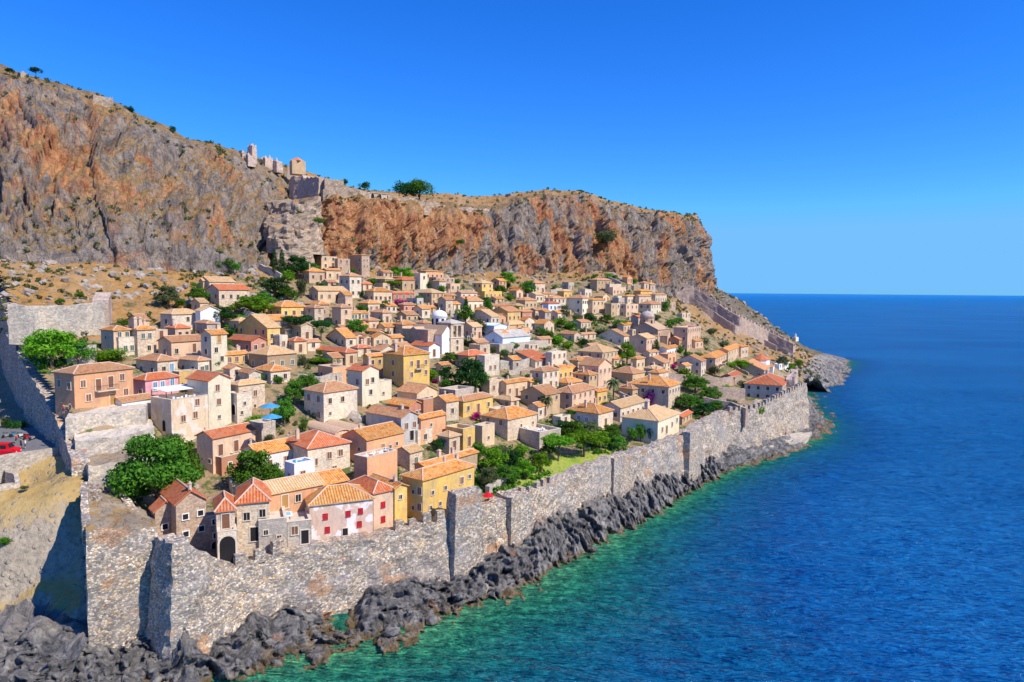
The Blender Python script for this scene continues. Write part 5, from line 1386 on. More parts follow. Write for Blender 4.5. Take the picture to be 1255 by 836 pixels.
H(480.7, 493, 509.4, 397.8, 415, 'hip', 'or', 'stan', None, cols=3)
H(443, 452, 464.6, 393, 407, 'hip', 'pk', 'pink')
H(447.5, 463, 471, 407.6, 416, 'gv', 'or', 'cream')
H(434, 437, 445, 411, 424, 'gv', 'pk', 'stan', None, ch=0)
H(444, 446, 457, 414, 426, 'gv', 'or', 'stan', None, ch=0)
H(455, 458, 479, 414, 427, 'gv', 'or', 'cream', None, ch=0)
H(470, 478, 494, 414, 426, 'gu', 'or', 'cream')
H(503, 525.6, 539, 424.7, 440, 'gv', 'red', 'lime', 'white gable fronted house with long red roof left of the bell tower', 50, ch=1)
H(449, 452, 470, 437, 453, 'gu', 'or', 'ochre', 'small orange yellow house just left of the yellow mansion', 50)
H(454.7, 466, 486, 430, 448, 'gv', 'pk', 'cream')
H(431, 438.6, 455, 426.5, 438, 'hip', 'red', 'cream')
H(558, 574, 598, 436, 456, 'hip', 'red', 'tan', 'broad house with rounded red roof left of the plain grey tower', 48)
H(584, 594, 612, 436, 462, 'flat', None, 'scream', 'plain pale tower house with two brown shutters', 48, ch=0, fw=[(.38, .3, 'b'), (.7, .3, 'b')])
# the middle
H(469.5, 494.6, 526.5, 435.4, 478, 'hip', 'or', 'yellow', 'tall yellow mansion with brown shutters and small balcony in mid town', 50, fw=[(.3, .66, 'b'), (.55, .58, 'd'), (.85, .66, 'b'), (.3, .34, 'b'), (.85, .36, 'b'), (.3, .06, 's')], sw=[(.5, .68, 'b'), (.5, .36, 'b'), (.5, .06, 'b')], ch=1, chx=.1)
H(426, 444, 464.5, 455, 498, 'gv', 'red', 'white', 'tall off-white gabled house with a big chimney beside white stairs', 52, fw=[(.3, .6, 'b'), (.62, .64, 'w'), (.5, .3, 'w')], sw=[(.3, .6, 'b')], ch=1, chx=.1, chs=1.4)
H(461, 463, 480, 468, 492, 'flat', None, 'white', 'stepped white stair block left of the yellow mansion', 52, fw=[(.4, .3, 's')], sw=[], ch=0)
H(373, 397, 438, 481, 520, 'hip', 'pk', 'scream', 'broad pale stone house with weathered pink roof beside the restaurant trees', 52, fw=[(.18, .62, 'w'), (.55, .62, 'w'), (.18, .25, 's')], ch=1, chx=.7)
H(425, 437.8, 457, 480, 514, 'gv', 'or', 'stan', 'tan gable fronted wing on the right of the broad pale stone house', 52, fw=[(.5, .6, 'b'), (.45, .3, 's')], sw=[], ch=0, Y=158)
H(405, 415, 437, 494, 516, 'flat', None, 'stan', 'terrace block with small arch below the broad pale stone house', 52, fw=[(.7, .1, 'a')], sw=[], ch=0, Y=149, name='terrace_block')
H(399, 411, 430, 534, 556, 'barrel', 'vault', 'stan', 'left beige barrel vaulted house', 46, fw=[(.4, .4, 'w')], ch=0, W=14)
H(424, 428, 452, 533, 552, 'barrel', 'vault', 'stan', 'right beige barrel vaulted house', 46, fw=[(.5, .3, 'w')], ch=0, W=14)
H(448.5, 491.6, 513, 512, 550, 'gv', 'pk', 'grey', 'long roofed house with a pale blue grey front wall', 52, fw=[(.3, .6, 'b'), (.75, .6, 'b'), (.6, .2, 'k')], sw=[], ch=1)
H(508, 512, 530, 528, 546, 'flat', None, 'cream', 'small flat cream block right of the blue grey fronted house', 52, fw=[(.5, .3, 'w')], sw=[], ch=0)
H(474.5, 501.4, 518, 498, 520, 'gv', 'or', 'rose', 'rose gabled house with mottled orange roof in mid town', 54, fw=[(.25, .45, 's'), (.55, .5, 's'), (.8, .5, 's')], ch=0)
H(487, 511, 536, 482, 507, 'gv', 'pk', 'cream', 'cream gabled house below the yellow mansion', 54, fw=[(.3, .45, 'w'), (.7, .5, 'w')])
H(515, 519, 531, 490, 508, 'flat', None, 'brick', 'plain brick pink block between the rose gable and the peach house', 54, fw=[], sw=[], ch=0, Y=157)
H(512, 516, 546, 513.5, 545, 'gu', 'or', 'peach', 'peach house with broken orange roof left of the yellow flat block', 54, fw=[(.4, .62, 's')], ch=0)
H(546, 567.5, 582, 526, 552, 'flat', None, 'yellow', 'yellow flat roofed block with roof terrace left of the garden', 54, ch=0)
H(580, 591, 606, 522.5, 548, 'flat', None, 'cream', 'cream flat roofed block with creeper between yellow block and garden', 54, ch=0, fw=[(.5, .3, 's')])
H(538, 558, 581, 478.6, 505, 'flat', None, 'sgrey', 'grey stone vaulted house with beige top below the dark round trees', 54, ch=0, fw=[(.6, .3, 's')], deck='deck')
H(553, 567.5, 604, 492, 512, 'hip', 'pk', 'yellow', 'low yellow house with pink roof and vine covered pergola', 54, cols=3, ch=1)
H(606, 626, 636, 491, 503, 'hip', 'tan', 'tan', None)
H(590, 622, 658, 514, 540, 'hip', 'or', 'stan', 'large double roofed tan stone house above the garden', 50, fw=[(.45, .5, 's'), (.85, .5, 's')], ch=0)
H(604, 661, 687, 530, 553, 'flat', None, 'sgrey', 'long grey stone terrace house with white tables on its roof', 42, ch=0, fw=[(.5, .3, 's')], sw=[(.55, .25, 's'), (.85, .05, 'd')], coping=True)
H(638, 668, 686, 484, 510, 'gu', 'pk', 'tan', 'tan house with three windows behind the tall palm', 50)
H(677, 687, 699, 511, 525, 'flat', None, 'scream')
H(590, 600, 620, 466, 486, 'flat', None, 'stan', None, name='terrace_block', ch=0)
H(615, 620.4, 646, 469.6, 490, 'gu', 'or', 'cream', 'cream house with orange roof right of the planted terrace', 50)
H(632, 656, 676, 442, 452, 'shed', 'red', 'cream', 'house with large smooth bright red roof right of the white chapel', 50, ch=0, pitch=.5)
H(670, 676, 694, 432, 456, 'flat', None, 'scream', 'pale ruined house beside the zigzag stair wall', 50, ch=0, name='ruined_house')
H(651, 665, 684.5, 455.4, 480, 'hip', 'pk', 'scream', 'stone house with pink roof and small balcony in the town centre', 52)
H(681, 684, 702, 453.6, 468, 'flat', None, 'yellow', 'small yellow flat house right of the balcony house', 52, ch=0)
H(679.6, 696, 713.7, 469.6, 480, 'hip', 'or', 'tan')
H(678, 701, 732, 482, 506, 'hip', 'pk', 'pink', 'pink house with double roof right of the tall palm', 54)
H(728, 732, 744, 480, 498, 'gu', 'or', 'yellow')
H(698, 708, 728, 442, 453, 'hip', 'or', 'stan')
H(708, 738, 756.5, 432, 452, 'hip', 'tan', 'cream', 'large cream house with broad sandy roof in the right half of town', 54)
H(709, 733, 749, 449, 478, 'gv', 'pk', 'pink', 'tall pink house with jagged pale roof line', 54)
H(702, 721.6, 732, 459.6, 480, 'hip', 'or', 'tan')
H(693.6, 733, 751, 507, 527, 'hip', 'or', 'cream', 'cream house with tall blue shutters at the edge of the lawn', 52, fw=[(.5, .1, 'd')], sw=[(.35, .3, 'u'), (.6, .3, 'u'), (.12, .4, 's')], ch=2)
H(736.6, 760, 790.5, 500, 518, 'gu', 'tan', 'cream', 'cream house with long sandy roof left of the purple creeper house', 54, ch=1)
H(761.7, 805.7, 832, 516, 545, 'hip', 'tan', 'white', 'off-white house with sandy roof and very tall chimney by the sea wall', 56, fw=[(.2, .45, 'b'), (.4, .3, 'd'), (.65, .5, 'b'), (.88, .6, 'b')], sw=[(.7, .3, 'g')], ch=1, chx=.3, chs=2.0)
H(794, 800, 846, 545, 556, 'flat', None, 'sgrey', 'small stone garden annex with a dark arch by the sea wall', 56, fw=[(.2, .0, 'a')], sw=[], ch=0, Y=176, W=4, name='terrace_block')
H(826, 836, 848, 512, 522, 'gu', 'red', 'tan', 'low brick roofed shed behind the sea wall', 60, ch=0)
H(757, 775, 784, 477, 492, 'hip', 'pk', 'tan')
H(769, 818.8, 833, 474, 503, 'hip', 'or', 'stan', 'long stone house with orange hipped roof and blue grey side', 58, ch=1, chx=.1)
H(748, 775, 790, 458, 475, 'hip', 'pk', 'tan')
H(789, 799, 811, 452, 468, 'hip', 'tan', 'cream')
H(783, 813, 821, 445, 462, 'gu', 'pk', 'cream', 'long faded roof with a narrow cream front in the east', 58)
H(776, 780, 790, 440, 455, 'hip', 'or', 'cream')
H(829.7, 859, 865, 443, 461, 'gu', 'pk', 'cream', 'wide blue grey sided house with faded roof above the green shrubs', 60)
H(855, 876, 892.5, 439, 458, 'hip', 'or', 'pink', 'pink row house with dark balconies in the far east', 62)
H(878, 892, 908, 430, 447, 'gu', 'or', 'cream', 'long cream row house right of the pink balcony house', 62, cols=5)
H(904, 908, 917, 425, 438, 'hip', 'or', 'pink')
H(852, 856, 866, 437, 446, 'flat', None, 'pink')
H(807, 817, 831.5, 427.8, 440, 'gu', 'or', 'lime', 'small white house with orange roof right of the cypress', 60)
H(788, 796, 807, 432, 441, 'gu', 'pk', 'cream')
H(733, 764.6, 771, 412, 425, 'gu', 'pk', 'cream', 'house with long grey side and faded roof left of the domed stone church', 58)
H(771, 792, 803, 415, 436, 'gu', 'tan', 'pink', 'sandy roofed house with grey side directly below the domed stone church', 58)
H(819, 832, 841, 416, 428, 'gu', 'pk', 'brick')
H(825, 842, 858, 401.7, 430, 'flat', None, 'pink', 'big roofless pink ruin right of the domed stone church', 58, ch=0, name='ruined_house')
H(838, 841, 852, 399, 412, 'flat', None, 'hot', None, ch=0, Y=318)
H(773, 782, 798, 389, 402, 'gu', 'red', 'sgrey', 'grey stone house with plain red roof behind the stone dome', 58, ch=0)
H(741, 749, 758, 372, 389, 'flat', None, 'tan')
H(758, 767, 782, 373, 389, 'flat', None, 'pink', None, cols=3)
H(782, 797.4, 810, 373, 388, 'hip', 'pk', 'white', 'house with off-white four windowed front and shaded side in the upper east', 58, cols=4)
H(810, 816, 828, 370, 380, 'flat', None, 'peach', None, cols=3)
H(741, 755.6, 760, 372, 387, 'flat', None, 'tan')
H(777, 785, 799, 356.5, 367, 'hip', 'or', 'yellow', 'uppermost yellow house in the eastern quarter', 55)
H(747, 751, 767, 352, 363, 'flat', None, 'pink')
H(752, 757, 768, 363, 373, 'flat', None, 'cream')
H(765, 769, 780, 363, 374, 'hip', 'or', 'cream')
H(779, 783, 803, 363, 374, 'gu', 'pk', 'pink', None, cols=3)
H(800, 803, 817, 361, 373, 'hip', 'pk', 'tan')
H(723, 731.5, 749, 343, 358, 'hip', 'pk', 'tan', 'broad pinkish house highest below the dark cliff on the right', 52, cols=4)
H(743, 747, 761, 348, 360, 'flat', None, 'tan')
H(694, 713.5, 723, 365.7, 386, 'hip', 'pk', 'white', 'off-white fronted house with shaded tan side above the round bush', 52, cols=4, rows=2)
H(721, 726, 740, 367.5, 386, 'hip', 'or', 'cream', 'cream house with an arched loggia above the round bush', 52, cols=3)
H(668, 677.6, 693, 365.7, 381, 'hip', 'pk', 'cream', None, cols=3)
H(683, 691, 701, 357, 368, 'hip', 'tan', 'yellow')
H(662, 666, 678, 360, 369, 'gu', 'pk', 'cream')
H(624, 638, 643, 353, 364, 'hip', 'or', 'brown', 'brown house with orange roof between the two bright green trees', 52)
H(643, 656, 668, 347, 360, 'hip', 'pk', 'stan')
H(632, 643.5, 658, 368, 380, 'hip', 'pk', 'tan')
H(664, 672, 685, 372, 389, 'hip', 'red', 'blue', 'white house with plain red roof and twin rows of windows', 52, fw=[(.25, .6, 'w'), (.6, .6, 'w'), (.25, .2, 'w'), (.6, .2, 'w'), (.9, .6, 'w')])
H(652.5, 656, 671, 380, 392, 'gu', 'pk', 'cream', None, cols=4)
H(635, 640, 652, 382, 394, 'gu', 'pk', 'rose', 'little rose red house with white framed windows', 52, wk='q')
H(602, 622, 638, 382, 397, 'gu', 'pk', 'ochre', None, cols=3)
H(577, 602, 612, 388, 410, 'gu', 'tan', 'stan', 'stone house with sandy roof left of the white chapel', 52)
H(624, 633, 643, 374.7, 385, 'hip', 'tan', 'yellow')
H(598, 604, 626, 375.6, 382, 'gu', 'pk', 'cream')
H(618, 624, 643, 398, 408, 'hip', 'tan', 'ochre', 'low ochre house with rounded sandy roof behind the white chapel', 52, pitch=.8, ch=0)
H(637, 643.5, 655, 392.6, 405, 'gv', 'or', 'cream')
H(655, 667, 679, 397, 410, 'gv', 'or', 'stan')
H(685, 703.6, 711.7, 409.7, 420, 'gv', 'pk', 'stan')
H(708, 712, 730, 410, 418, 'gu', 'pk', 'tan')
H(674, 690, 708, 455, 463, 'gu', 'or', 'tan')
# far east end
H(911.7, 958, 966, 473, 493, 'hip', 'red', 'cream', 'wide cream house with orange red roof at the far right corner', 62, ch=1, chx=.4, chs=1.3, scols=4)
H(893, 936, 943, 454, 466, 'gu', 'pk', 'sgrey', 'roofless grey stone house front of the white church', 62, ch=0)
H(883, 900, 909, 463, 472, 'gu', 'red', 'tan', 'low red roof tucked left of the wide corner house', 62, ch=0)
H(962, 964, 972, 470, 480, 'flat', None, 'stan', None, ch=0)
H(953, 955, 968, 448, 453, 'flat', None, 'lime', None, ch=0)
# infill that the photo shows only as scraps of roof and wall between the larger houses
for a in [(486, 498, 512, 386, 396, 'gu', 'pk', 'tan'), (466, 474, 486, 375, 384, 'gu', 'or', 'cream'), (519, 524, 534, 377, 386, 'gu', 'or', 'tan'), (556, 566, 580, 386, 396, 'gu', 'or', 'cream'),
          (560, 566, 576, 398, 412, 'flat', None, 'white'), (575, 585, 598, 420, 430, 'gu', 'pk', 'tan'), (478, 492, 505, 428, 436, 'gu', 'pk', 'tan'), (410, 420, 432, 404, 413, 'gu', 'pk', 'cream'),
          (395, 408, 420, 442, 450, 'gu', 'pk', 'tan'), (436, 444, 452, 400, 408, 'gu', 'or', 'tan'), (604, 612, 622, 404, 410, 'gu', 'or', 'tan'), (716, 728, 740, 386, 394, 'flat', None, 'tan'),
          (700, 712, 724, 395, 404, 'gu', 'pk', 'stan'), (830, 836, 846, 384, 391, 'flat', None, 'stan'), (845, 852, 862, 418, 428, 'gu', 'or', 'pink'), (756, 764, 776, 398, 408, 'gu', 'or', 'tan'),
          (804, 812, 822, 458, 466, 'gu', 'pk', 'tan'), (742, 752, 762, 440, 450, 'gu', 'or', 'tan'), (640, 650, 662, 470, 478, 'gu', 'or', 'tan'), (534, 541, 552, 449, 458, 'gu', 'or', 'tan'),
          (404, 414, 428, 500, 510, 'flat', None, 'stan'), (355, 362, 372, 392, 400, 'gu', 'or', 'tan'), (300, 306, 318, 408, 416, 'gu', 'pk', 'tan'), (530, 538, 552, 464, 472, 'flat', None, 'stan'),
          (500, 506, 517, 448, 456, 'gu', 'or', 'cream'), (655, 662, 676, 416, 424, 'gu', 'pk', 'tan'), (598, 612, 628, 506, 514, 'flat', None, 'stan'), (716, 724, 736, 424, 432, 'gu', 'pk', 'tan'),
          (684, 690, 700, 380, 388, 'flat', None, 'tan'), (770, 775, 786, 404, 412, 'flat', None, 'stan'), (486, 496, 512, 460, 470, 'flat', None, 'stan'), (395, 402, 412, 346, 354, 'gu', 'pk', 'tan'),
          (462, 470, 482, 334, 341, 'gu', 'pk', 'stan'), (538, 546, 558, 362, 370, 'gu', 'pk', 'tan'), (600, 608, 618, 366, 373, 'gu', 'or', 'tan'), (640, 648, 660, 424, 431, 'flat', None, 'stan')]:
    H(*a)
# ------------------------------------------------------------ the small houses packed between the named ones
FOOT = []
def foot_of(h):
    a = math.radians(h['ang']); c, s = math.cos(a), math.sin(a)
    return [(h['p'][0] + x * c - y * s, h['p'][1] + x * s + y * c) for x, y in ((0, 0), (h['L'], 0), (h['L'], h['W']), (0, h['W']))]
gxx = np.arange(-140, 190, 1.0); gyy = np.arange(85, 420, 1.0); GX, GY = np.meshgrid(gxx, gyy); OCC = np.zeros(GX.shape, bool)
def mark(poly, grow=0.0):
    c = np.mean(poly, 0); q = [tuple(c + (np.array(v) - c) * (1 + grow)) for v in poly]
    OCC[...] |= in_poly(GX, GY, q)
for h in HOUSES: mark(foot_of(h), .12)
OCC |= ~in_poly(GX, GY, TOWN); OCC |= (GY > 235) & (GX > 96 + (GY - 235) * .28)
# yards, gardens and bare slopes stay open
for pix in (((598, 612), (600, 560), (660, 540), (760, 530), (830, 548), (800, 560), (700, 600)), ((825, 515), (825, 472), (905, 470), (930, 505), (900, 515)), ((120, 640), (120, 520), (250, 520), (262, 600), (180, 640)),
            ((80, 460), (80, 300), (420, 300), (330, 335), (300, 385), (240, 372), (180, 400), (110, 402), (110, 440)), ((80, 505), (90, 480), (190, 480), (190, 560), (90, 560)), ((15, 470), (15, 360), (120, 360), (120, 450)),
            ((545, 500), (545, 448), (600, 455), (600, 490)), ((255, 400), (290, 380), (350, 372), (350, 395), (290, 405)), ((325, 540), (325, 480), (372, 470), (372, 540)), ((820, 440), (800, 365), (835, 365), (985, 435), (900, 430)), ((670, 440), (670, 405), (760, 395), (770, 425), (720, 435)),
            ((540, 440), (540, 395), (560, 395), (560, 440)), ((930, 470), (905, 435), (990, 430), (990, 475)), ((330, 400), (330, 340), (385, 340), (375, 372))):
    mark([tuple(pix_ground(a, b)[:2]) for a, b in pix])
rr_ = random.Random(21); added = 0; tries = 0
while added < 300 - len([h for h in HOUSES if h['name'] == 'house']) + added and added < 60 and tries < 9000:
    tries += 1
    u = rr_.uniform(5, 285); v = rr_.uniform(14, float(vbase(u)) * .80); x, y = uv2xy(u, v)
    i, j = int(round((y - 85))), int(round((x + 140)))
    if not (5 < i < OCC.shape[0] - 6 and 5 < j < OCC.shape[1] - 6): continue
    R_ = 4 if tries < 5000 else 3
    if OCC[i - R_:i + R_ + 1, j - R_:j + R_ + 1].any(): continue
    z = float(town_f(x, y)); q = proj((x, y, z)); px, py, d = q
    if not (110 < px < 960): continue
    w1 = rr_.uniform(4.5, 6.5) * F0 / d; ang = DEFA + rr_.uniform(-6, 6)
    rt = rr_.choice(['gu', 'gu', 'hip', 'gv', 'flat']); hh = rr_.uniform(3.0, 5.0) * F0 / d
    hs = house(px - w1 * .55, px, px + w1 * .5, py - hh, py, rt, rr_.choice(['or', 'or', 'pk', 'tan']), rr_.choice(['stan', 'scream', 'cream', 'tan', 'sgrey', 'peach', 'pink']), None, ang)
    mark(foot_of(hs), .5); added += 1
# short garden and lane walls stepping down the slope between the houses
LANES = []
tries = 0; k = 0
while k < 44 and tries < 4000:
    tries += 1
    u = rr_.uniform(0, 280); v = rr_.uniform(12, float(vbase(u)) * .78); x, y = uv2xy(u, v)
    l = rr_.uniform(5, 11); along = rr_.random() < .7
    du, dv = (l, rr_.uniform(-1, 1)) if along else (rr_.uniform(-1, 1), l)
    pts = [uv2xy(u + du * t, v + dv * t) for t in (0, .5, 1)]; ok = True
    for (a, b) in pts:
        i, j = int(round((b - 85))), int(round((a + 140)))
        if not (1 < i < OCC.shape[0] - 2 and 1 < j < OCC.shape[1] - 2) or OCC[i - 1:i + 2, j - 1:j + 2].any(): ok = False
    if not ok: continue
    hgt = rr_.uniform(1.2, 2.4)
    o = rough_run('lane_wall', [(a, b, float(town_f(a, b)) + hgt, float(town_f(a, b)) - 2.5) for a, b in pts], thick=.6, mat=rr_.choice(['terrace_stone', 'citadel_stone']), batter=0, rough=.08, jag=.2, step=1.0, seed=k)
    o['category'] = 'wall'; o['group'] = 'lane walls between the houses'
    q = proj((pts[1][0], pts[1][1], float(town_f(*pts[1])) + 1)); LANES.append((o, q[0], q[1])); k += 1
    mark([(pts[0][0] - 1, pts[0][1] - 1), (pts[2][0] - 1, pts[2][1] - 1), (pts[2][0] + 1, pts[2][1] + 1), (pts[0][0] + 1, pts[0][1] + 1)])
# free spots left over get shrubs (used with the planting below)
FREE = []
tries = 0
while len(FREE) < 95 and tries < 6000:
    tries += 1
    u = rr_.uniform(0, 285); v = rr_.uniform(10, float(vbase(u)) * .85); x, y = uv2xy(u, v)
    i, j = int(round((y - 85))), int(round((x + 140)))
    if not (3 < i < OCC.shape[0] - 4 and 3 < j < OCC.shape[1] - 4) or OCC[i - 1:i + 2, j - 1:j + 2].any(): continue
    q = proj((x, y, float(town_f(x, y))))
    if 110 < q[0] < 950: FREE.append((q[0], q[1], q[2])); OCC[i - 2:i + 3, j - 2:j + 3] = True
# ------------------------------------------------------------ churches and other special buildings
def base_frame(x1, yb, ang, Y=None):
    p = PY(x1, yb, Y) if Y else pix_ground(x1, yb)
    return p, (p - CAM) @ FWD
def local_root(name, label, cat, p, ang):
    r = empty(name, tuple(p), math.radians(ang)); tag(r, label, cat); return r
def lathe_obj(name, cx, cy, prof, mat, parent, n=24, smooth=True):
    return MB().lathe(cx, cy, prof, n).obj(name, mat, parent, smooth)
def gable_part(name, x0, x1, y0, y1, z0, h, rise, mat, roofmat, parent, axis='x'):
    """gabled volume with its own roof child"""
    b = MB()
    if axis == 'x':
        ym = (y0 + y1) / 2
        b.add([(x0, y0, z0), (x1, y0, z0), (x1, y1, z0), (x0, y1, z0), (x0, y0, h), (x1, y0, h), (x1, y1, h), (x0, y1, h), (x0, ym, h + rise), (x1, ym, h + rise)],
              [(0, 1, 5, 4), (1, 2, 6, 9, 5), (2, 3, 7, 6), (3, 0, 4, 8, 7), (4, 5, 9, 8), (6, 7, 8, 9)])
        q = [[(x0 - .2, y0 - .25, h - .1), (x1 + .2, y0 - .25, h - .1), (x1 + .2, ym, h + rise + .12), (x0 - .2, ym, h + rise + .12)], [(x1 + .2, y1 + .25, h - .1), (x0 - .2, y1 + .25, h - .1), (x0 - .2, ym, h + rise + .12), (x1 + .2, ym, h + rise + .12)]]
    else:
        xm = (x0 + x1) / 2
        b.add([(x0, y0, z0), (x1, y0, z0), (x1, y1, z0), (x0, y1, z0), (x0, y0, h), (x1, y0, h), (x1, y1, h), (x0, y1, h), (xm, y0, h + rise), (xm, y1, h + rise)],
              [(0, 1, 5, 8, 4), (1, 2, 6, 5), (2, 3, 7, 9, 6), (3, 0, 4, 7), (4, 8, 9, 7), (5, 6, 9, 8)])
        q = [[(x1 + .25, y0 - .2, h - .1), (x1 + .25, y1 + .2, h - .1), (xm, y1 + .2, h + rise + .12), (xm, y0 - .2, h + rise + .12)], [(x0 - .25, y1 + .2, h - .1), (x0 - .25, y0 - .2, h - .1), (xm, y0 - .2, h + rise + .12), (xm, y1 + .2, h + rise + .12)]]
    o = b.obj(name, mat, parent)
    V, F, UV = [], [], []
    for f in q:
        i = len(V); V += f; F.append((i, i + 1, i + 2, i + 3)); l = (Vector(f[1]) - Vector(f[0])).length; w = (Vector(f[2]) - Vector(f[1])).length
        UV += [(0, w), (l, w), (l, 0), (0, 0)]
        j = len(V); V += [(a, c, d - .15) for a, c, d in f[::-1]]; F.append((j, j + 1, j + 2, j + 3)); UV += [(0, 0)] * 4
    mesh_obj('roof', V, F, roofmat, o, uvs=UV)
    return o
# domed cathedral
p, d = base_frame(529, 432, 50)
m = d / F0
ch = local_root('domed_church', 'church with white dome, white upper walls and a brown shaded flank in mid town', 'church', p, 50)
hb = 22 * m
gable_part('nave', 0, 30 * m, 2, 14, -5, hb * .8, 3.0, MATS['plaster_limewash'], MATS['tiles_vault'], ch)
gable_part('transept', 6 * m * 1.6, 18 * m * 1.6, -2, 18, -5, hb * 1.0, 2.6, MATS['plaster_limewash'], MATS['tiles_vault'], ch, 'y')
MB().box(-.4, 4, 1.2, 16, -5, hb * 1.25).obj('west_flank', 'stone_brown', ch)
dx, dy = 11, 8
dr = lathe_obj('drum', dx, dy, [(2.4, hb * .8), (2.4, hb * 1.0 + 4.6), (2.6, hb * 1.0 + 4.7), (2.6, hb * 1.0 + 4.9)], MATS['plaster_limewash'], ch, 16, False)
zt = hb + 4.9
lathe_obj('dome', dx, dy, [(2.55, zt)] + [(2.55 * math.cos(a), zt + 2.1 * math.sin(a)) for a in [math.pi / 2 * k / 8 for k in range(1, 8)]] + [(.12, zt + 2.15), (.12, zt + 2.9)], MATS['dome_white'], ch)
for k in range(8):
    a = k * math.pi / 4 - .3
    w = MB().box(-.4, .4, -.08, .08, 0, 1.9).obj('window', 'dark_opening', dr); w.location = (dx + 2.4 * math.cos(a), dy + 2.4 * math.sin(a), hb + 2.4); w.rotation_euler = (0, 0, a + math.pi / 2)
for x, z in ((14, 3.2), (20, 3.6), (17, 6.0)): add_window(ch, x, z, 'w', 'F', 20, 15, False).location.y = -2.02 if 9 < x < 18 else 1.98
# bell tower
p, d = base_frame(552.5, 434, 50); m = d / F0
bt_ = local_root('bell_tower', 'square stone bell tower with arched openings in front of the white domed church', 'bell tower', p, 50)
s = 5.6; ht = 37 * m
MB().box(0, s, 0, s, -5, ht * .52).obj('tower_base', 'stone_tan', bt_)
MB().box(-.2, s + .2, -.2, s + .2, ht * .52, ht * .55).obj('cornice', 'frame_stone', bt_)
bel = MB()
for x in (0, s - 1.1):
    for y in (0, s - 1.1): bel.box(x, x + 1.1, y, y + 1.1, ht * .55, ht)
bel.box(.0, s, .0, s, ht * .93, ht + .02); 
for q in ((s / 2 - .3, s / 2 + .3, .05, .65), (s / 2 - .3, s / 2 + .3, s - .65, s - .05), (.05, .65, s / 2 - .3, s / 2 + .3), (s - .65, s - .05, s / 2 - .3, s / 2 + .3)): bel.box(*q, ht * .55, ht * .94)
bel.obj('belfry', 'stone_tan', bt_)
MB().box(-.25, s + .25, -.25, s + .25, ht + .03, ht + .35).obj('cornice', 'frame_stone', bt_)
mesh_obj('roof', [(0, 0, ht + .35), (s, 0, ht + .35), (s, s, ht + .35), (0, s, ht + .35), (s / 2, s / 2, ht + 1.4)], [(0, 1, 4), (1, 2, 4), (2, 3, 4), (3, 0, 4)], 'old_roof', bt_)
for fz in (.12, .33):
    add_window(bt_, s / 2, ht * fz, 'w', 'F', s, s, False); add_window(bt_, s / 2, ht * fz, 'w', 'S', s, s, False)
# byzantine stone church in the east
p, d = base_frame(806, 421, 58); m = d / F0
ec = local_root('stone_church', 'stone church with a round grey brown dome in the eastern quarter', 'church', p, 58)
hh = 17 * m
gable_part('nave', 0, 13, 0, 12, -5, hh, 2.8, MATS['stone_brown'], MATS['tiles_vault'], ec, 'x')
gable_part('porch', 3, 9, -3, 0, -5, hh * .55, 1.8, MATS['plaster_pink'], MATS['tiles_vault'], ec, 'y')
gable_part('apse_wing', 13, 19, 1.5, 9, -5, hh * .75, 1.8, MATS['stone_cream'], MATS['tiles_pink'], ec, 'x')
dr = lathe_obj('drum', 6, 7, [(3.0, hh - 1), (3.0, hh + 4.4), (3.2, hh + 4.5), (3.2, hh + 4.7)], MATS['stone_brown'], ec, 12, False)
zt = hh + 4.7
lathe_obj('dome', 6, 7, [(3.1, zt)] + [(3.1 * math.cos(a), zt + 2.6 * math.sin(a)) for a in [math.pi / 2 * k / 7 for k in range(1, 7)]] + [(.1, zt + 2.7), (.1, zt + 3.2)], MATS['dome_stone'], ec)
for k in range(6):
    a = k * math.pi / 3
    w = MB().box(-.3, .3, -.08, .08, 0, 1.6).obj('window', 'dark_opening', dr); w.location = (6 + 3 * math.cos(a), 7 + 3 * math.sin(a), hh + 1.9); w.rotation_euler = (0, 0, a + math.pi / 2)
for x, z, f in ((2, 3, 'F'), (11, 3, 'F'), (11, 5.5, 'F'), (3, 3, 'S'), (8, 3.4, 'S')): add_window(ec, x, z, 'w', f, 13, 12, False)
# blue white chapel on its podium
p, d = base_frame(612, 428, 52); m = d / F0
pod = house(560, 612, 672, 422, 434, 'flat', None, 'sgrey', 'broad grey stone podium carrying the white chapel above the town centre', 52, name='terrace_block', fw=[], sw=[], ch=0, deck='old_roof', par=.15)
p = PY(616, 421.5, (pod['p'][1] + 4)); m = ((p - CAM) @ FWD) / F0
cp_ = local_root('chapel', 'low white chapel with long grey roof and taller white block on the stone podium', 'church', p, 52)
hc = 8 * m
gable_part('nave', 0, 15, 0, 8, -4, hc, 1.9, MATS['plaster_bluewhite'], MATS['old_roof'], cp_, 'x')
gable_part('tower_block', 6, 13, 8.6, 15, -4, hc + 3.4, .5, MATS['plaster_bluewhite'], MATS['plaster_bluewhite'], cp_, 'y')
gable_part('rear_hall', 13.2, 24, 6, 13, -4, hc - .2, 1.4, MATS['stone_grey'], MATS['old_roof'], cp_, 'x')
add_window(cp_, 4, hc * .3, 's', 'S', 15, 8, False)
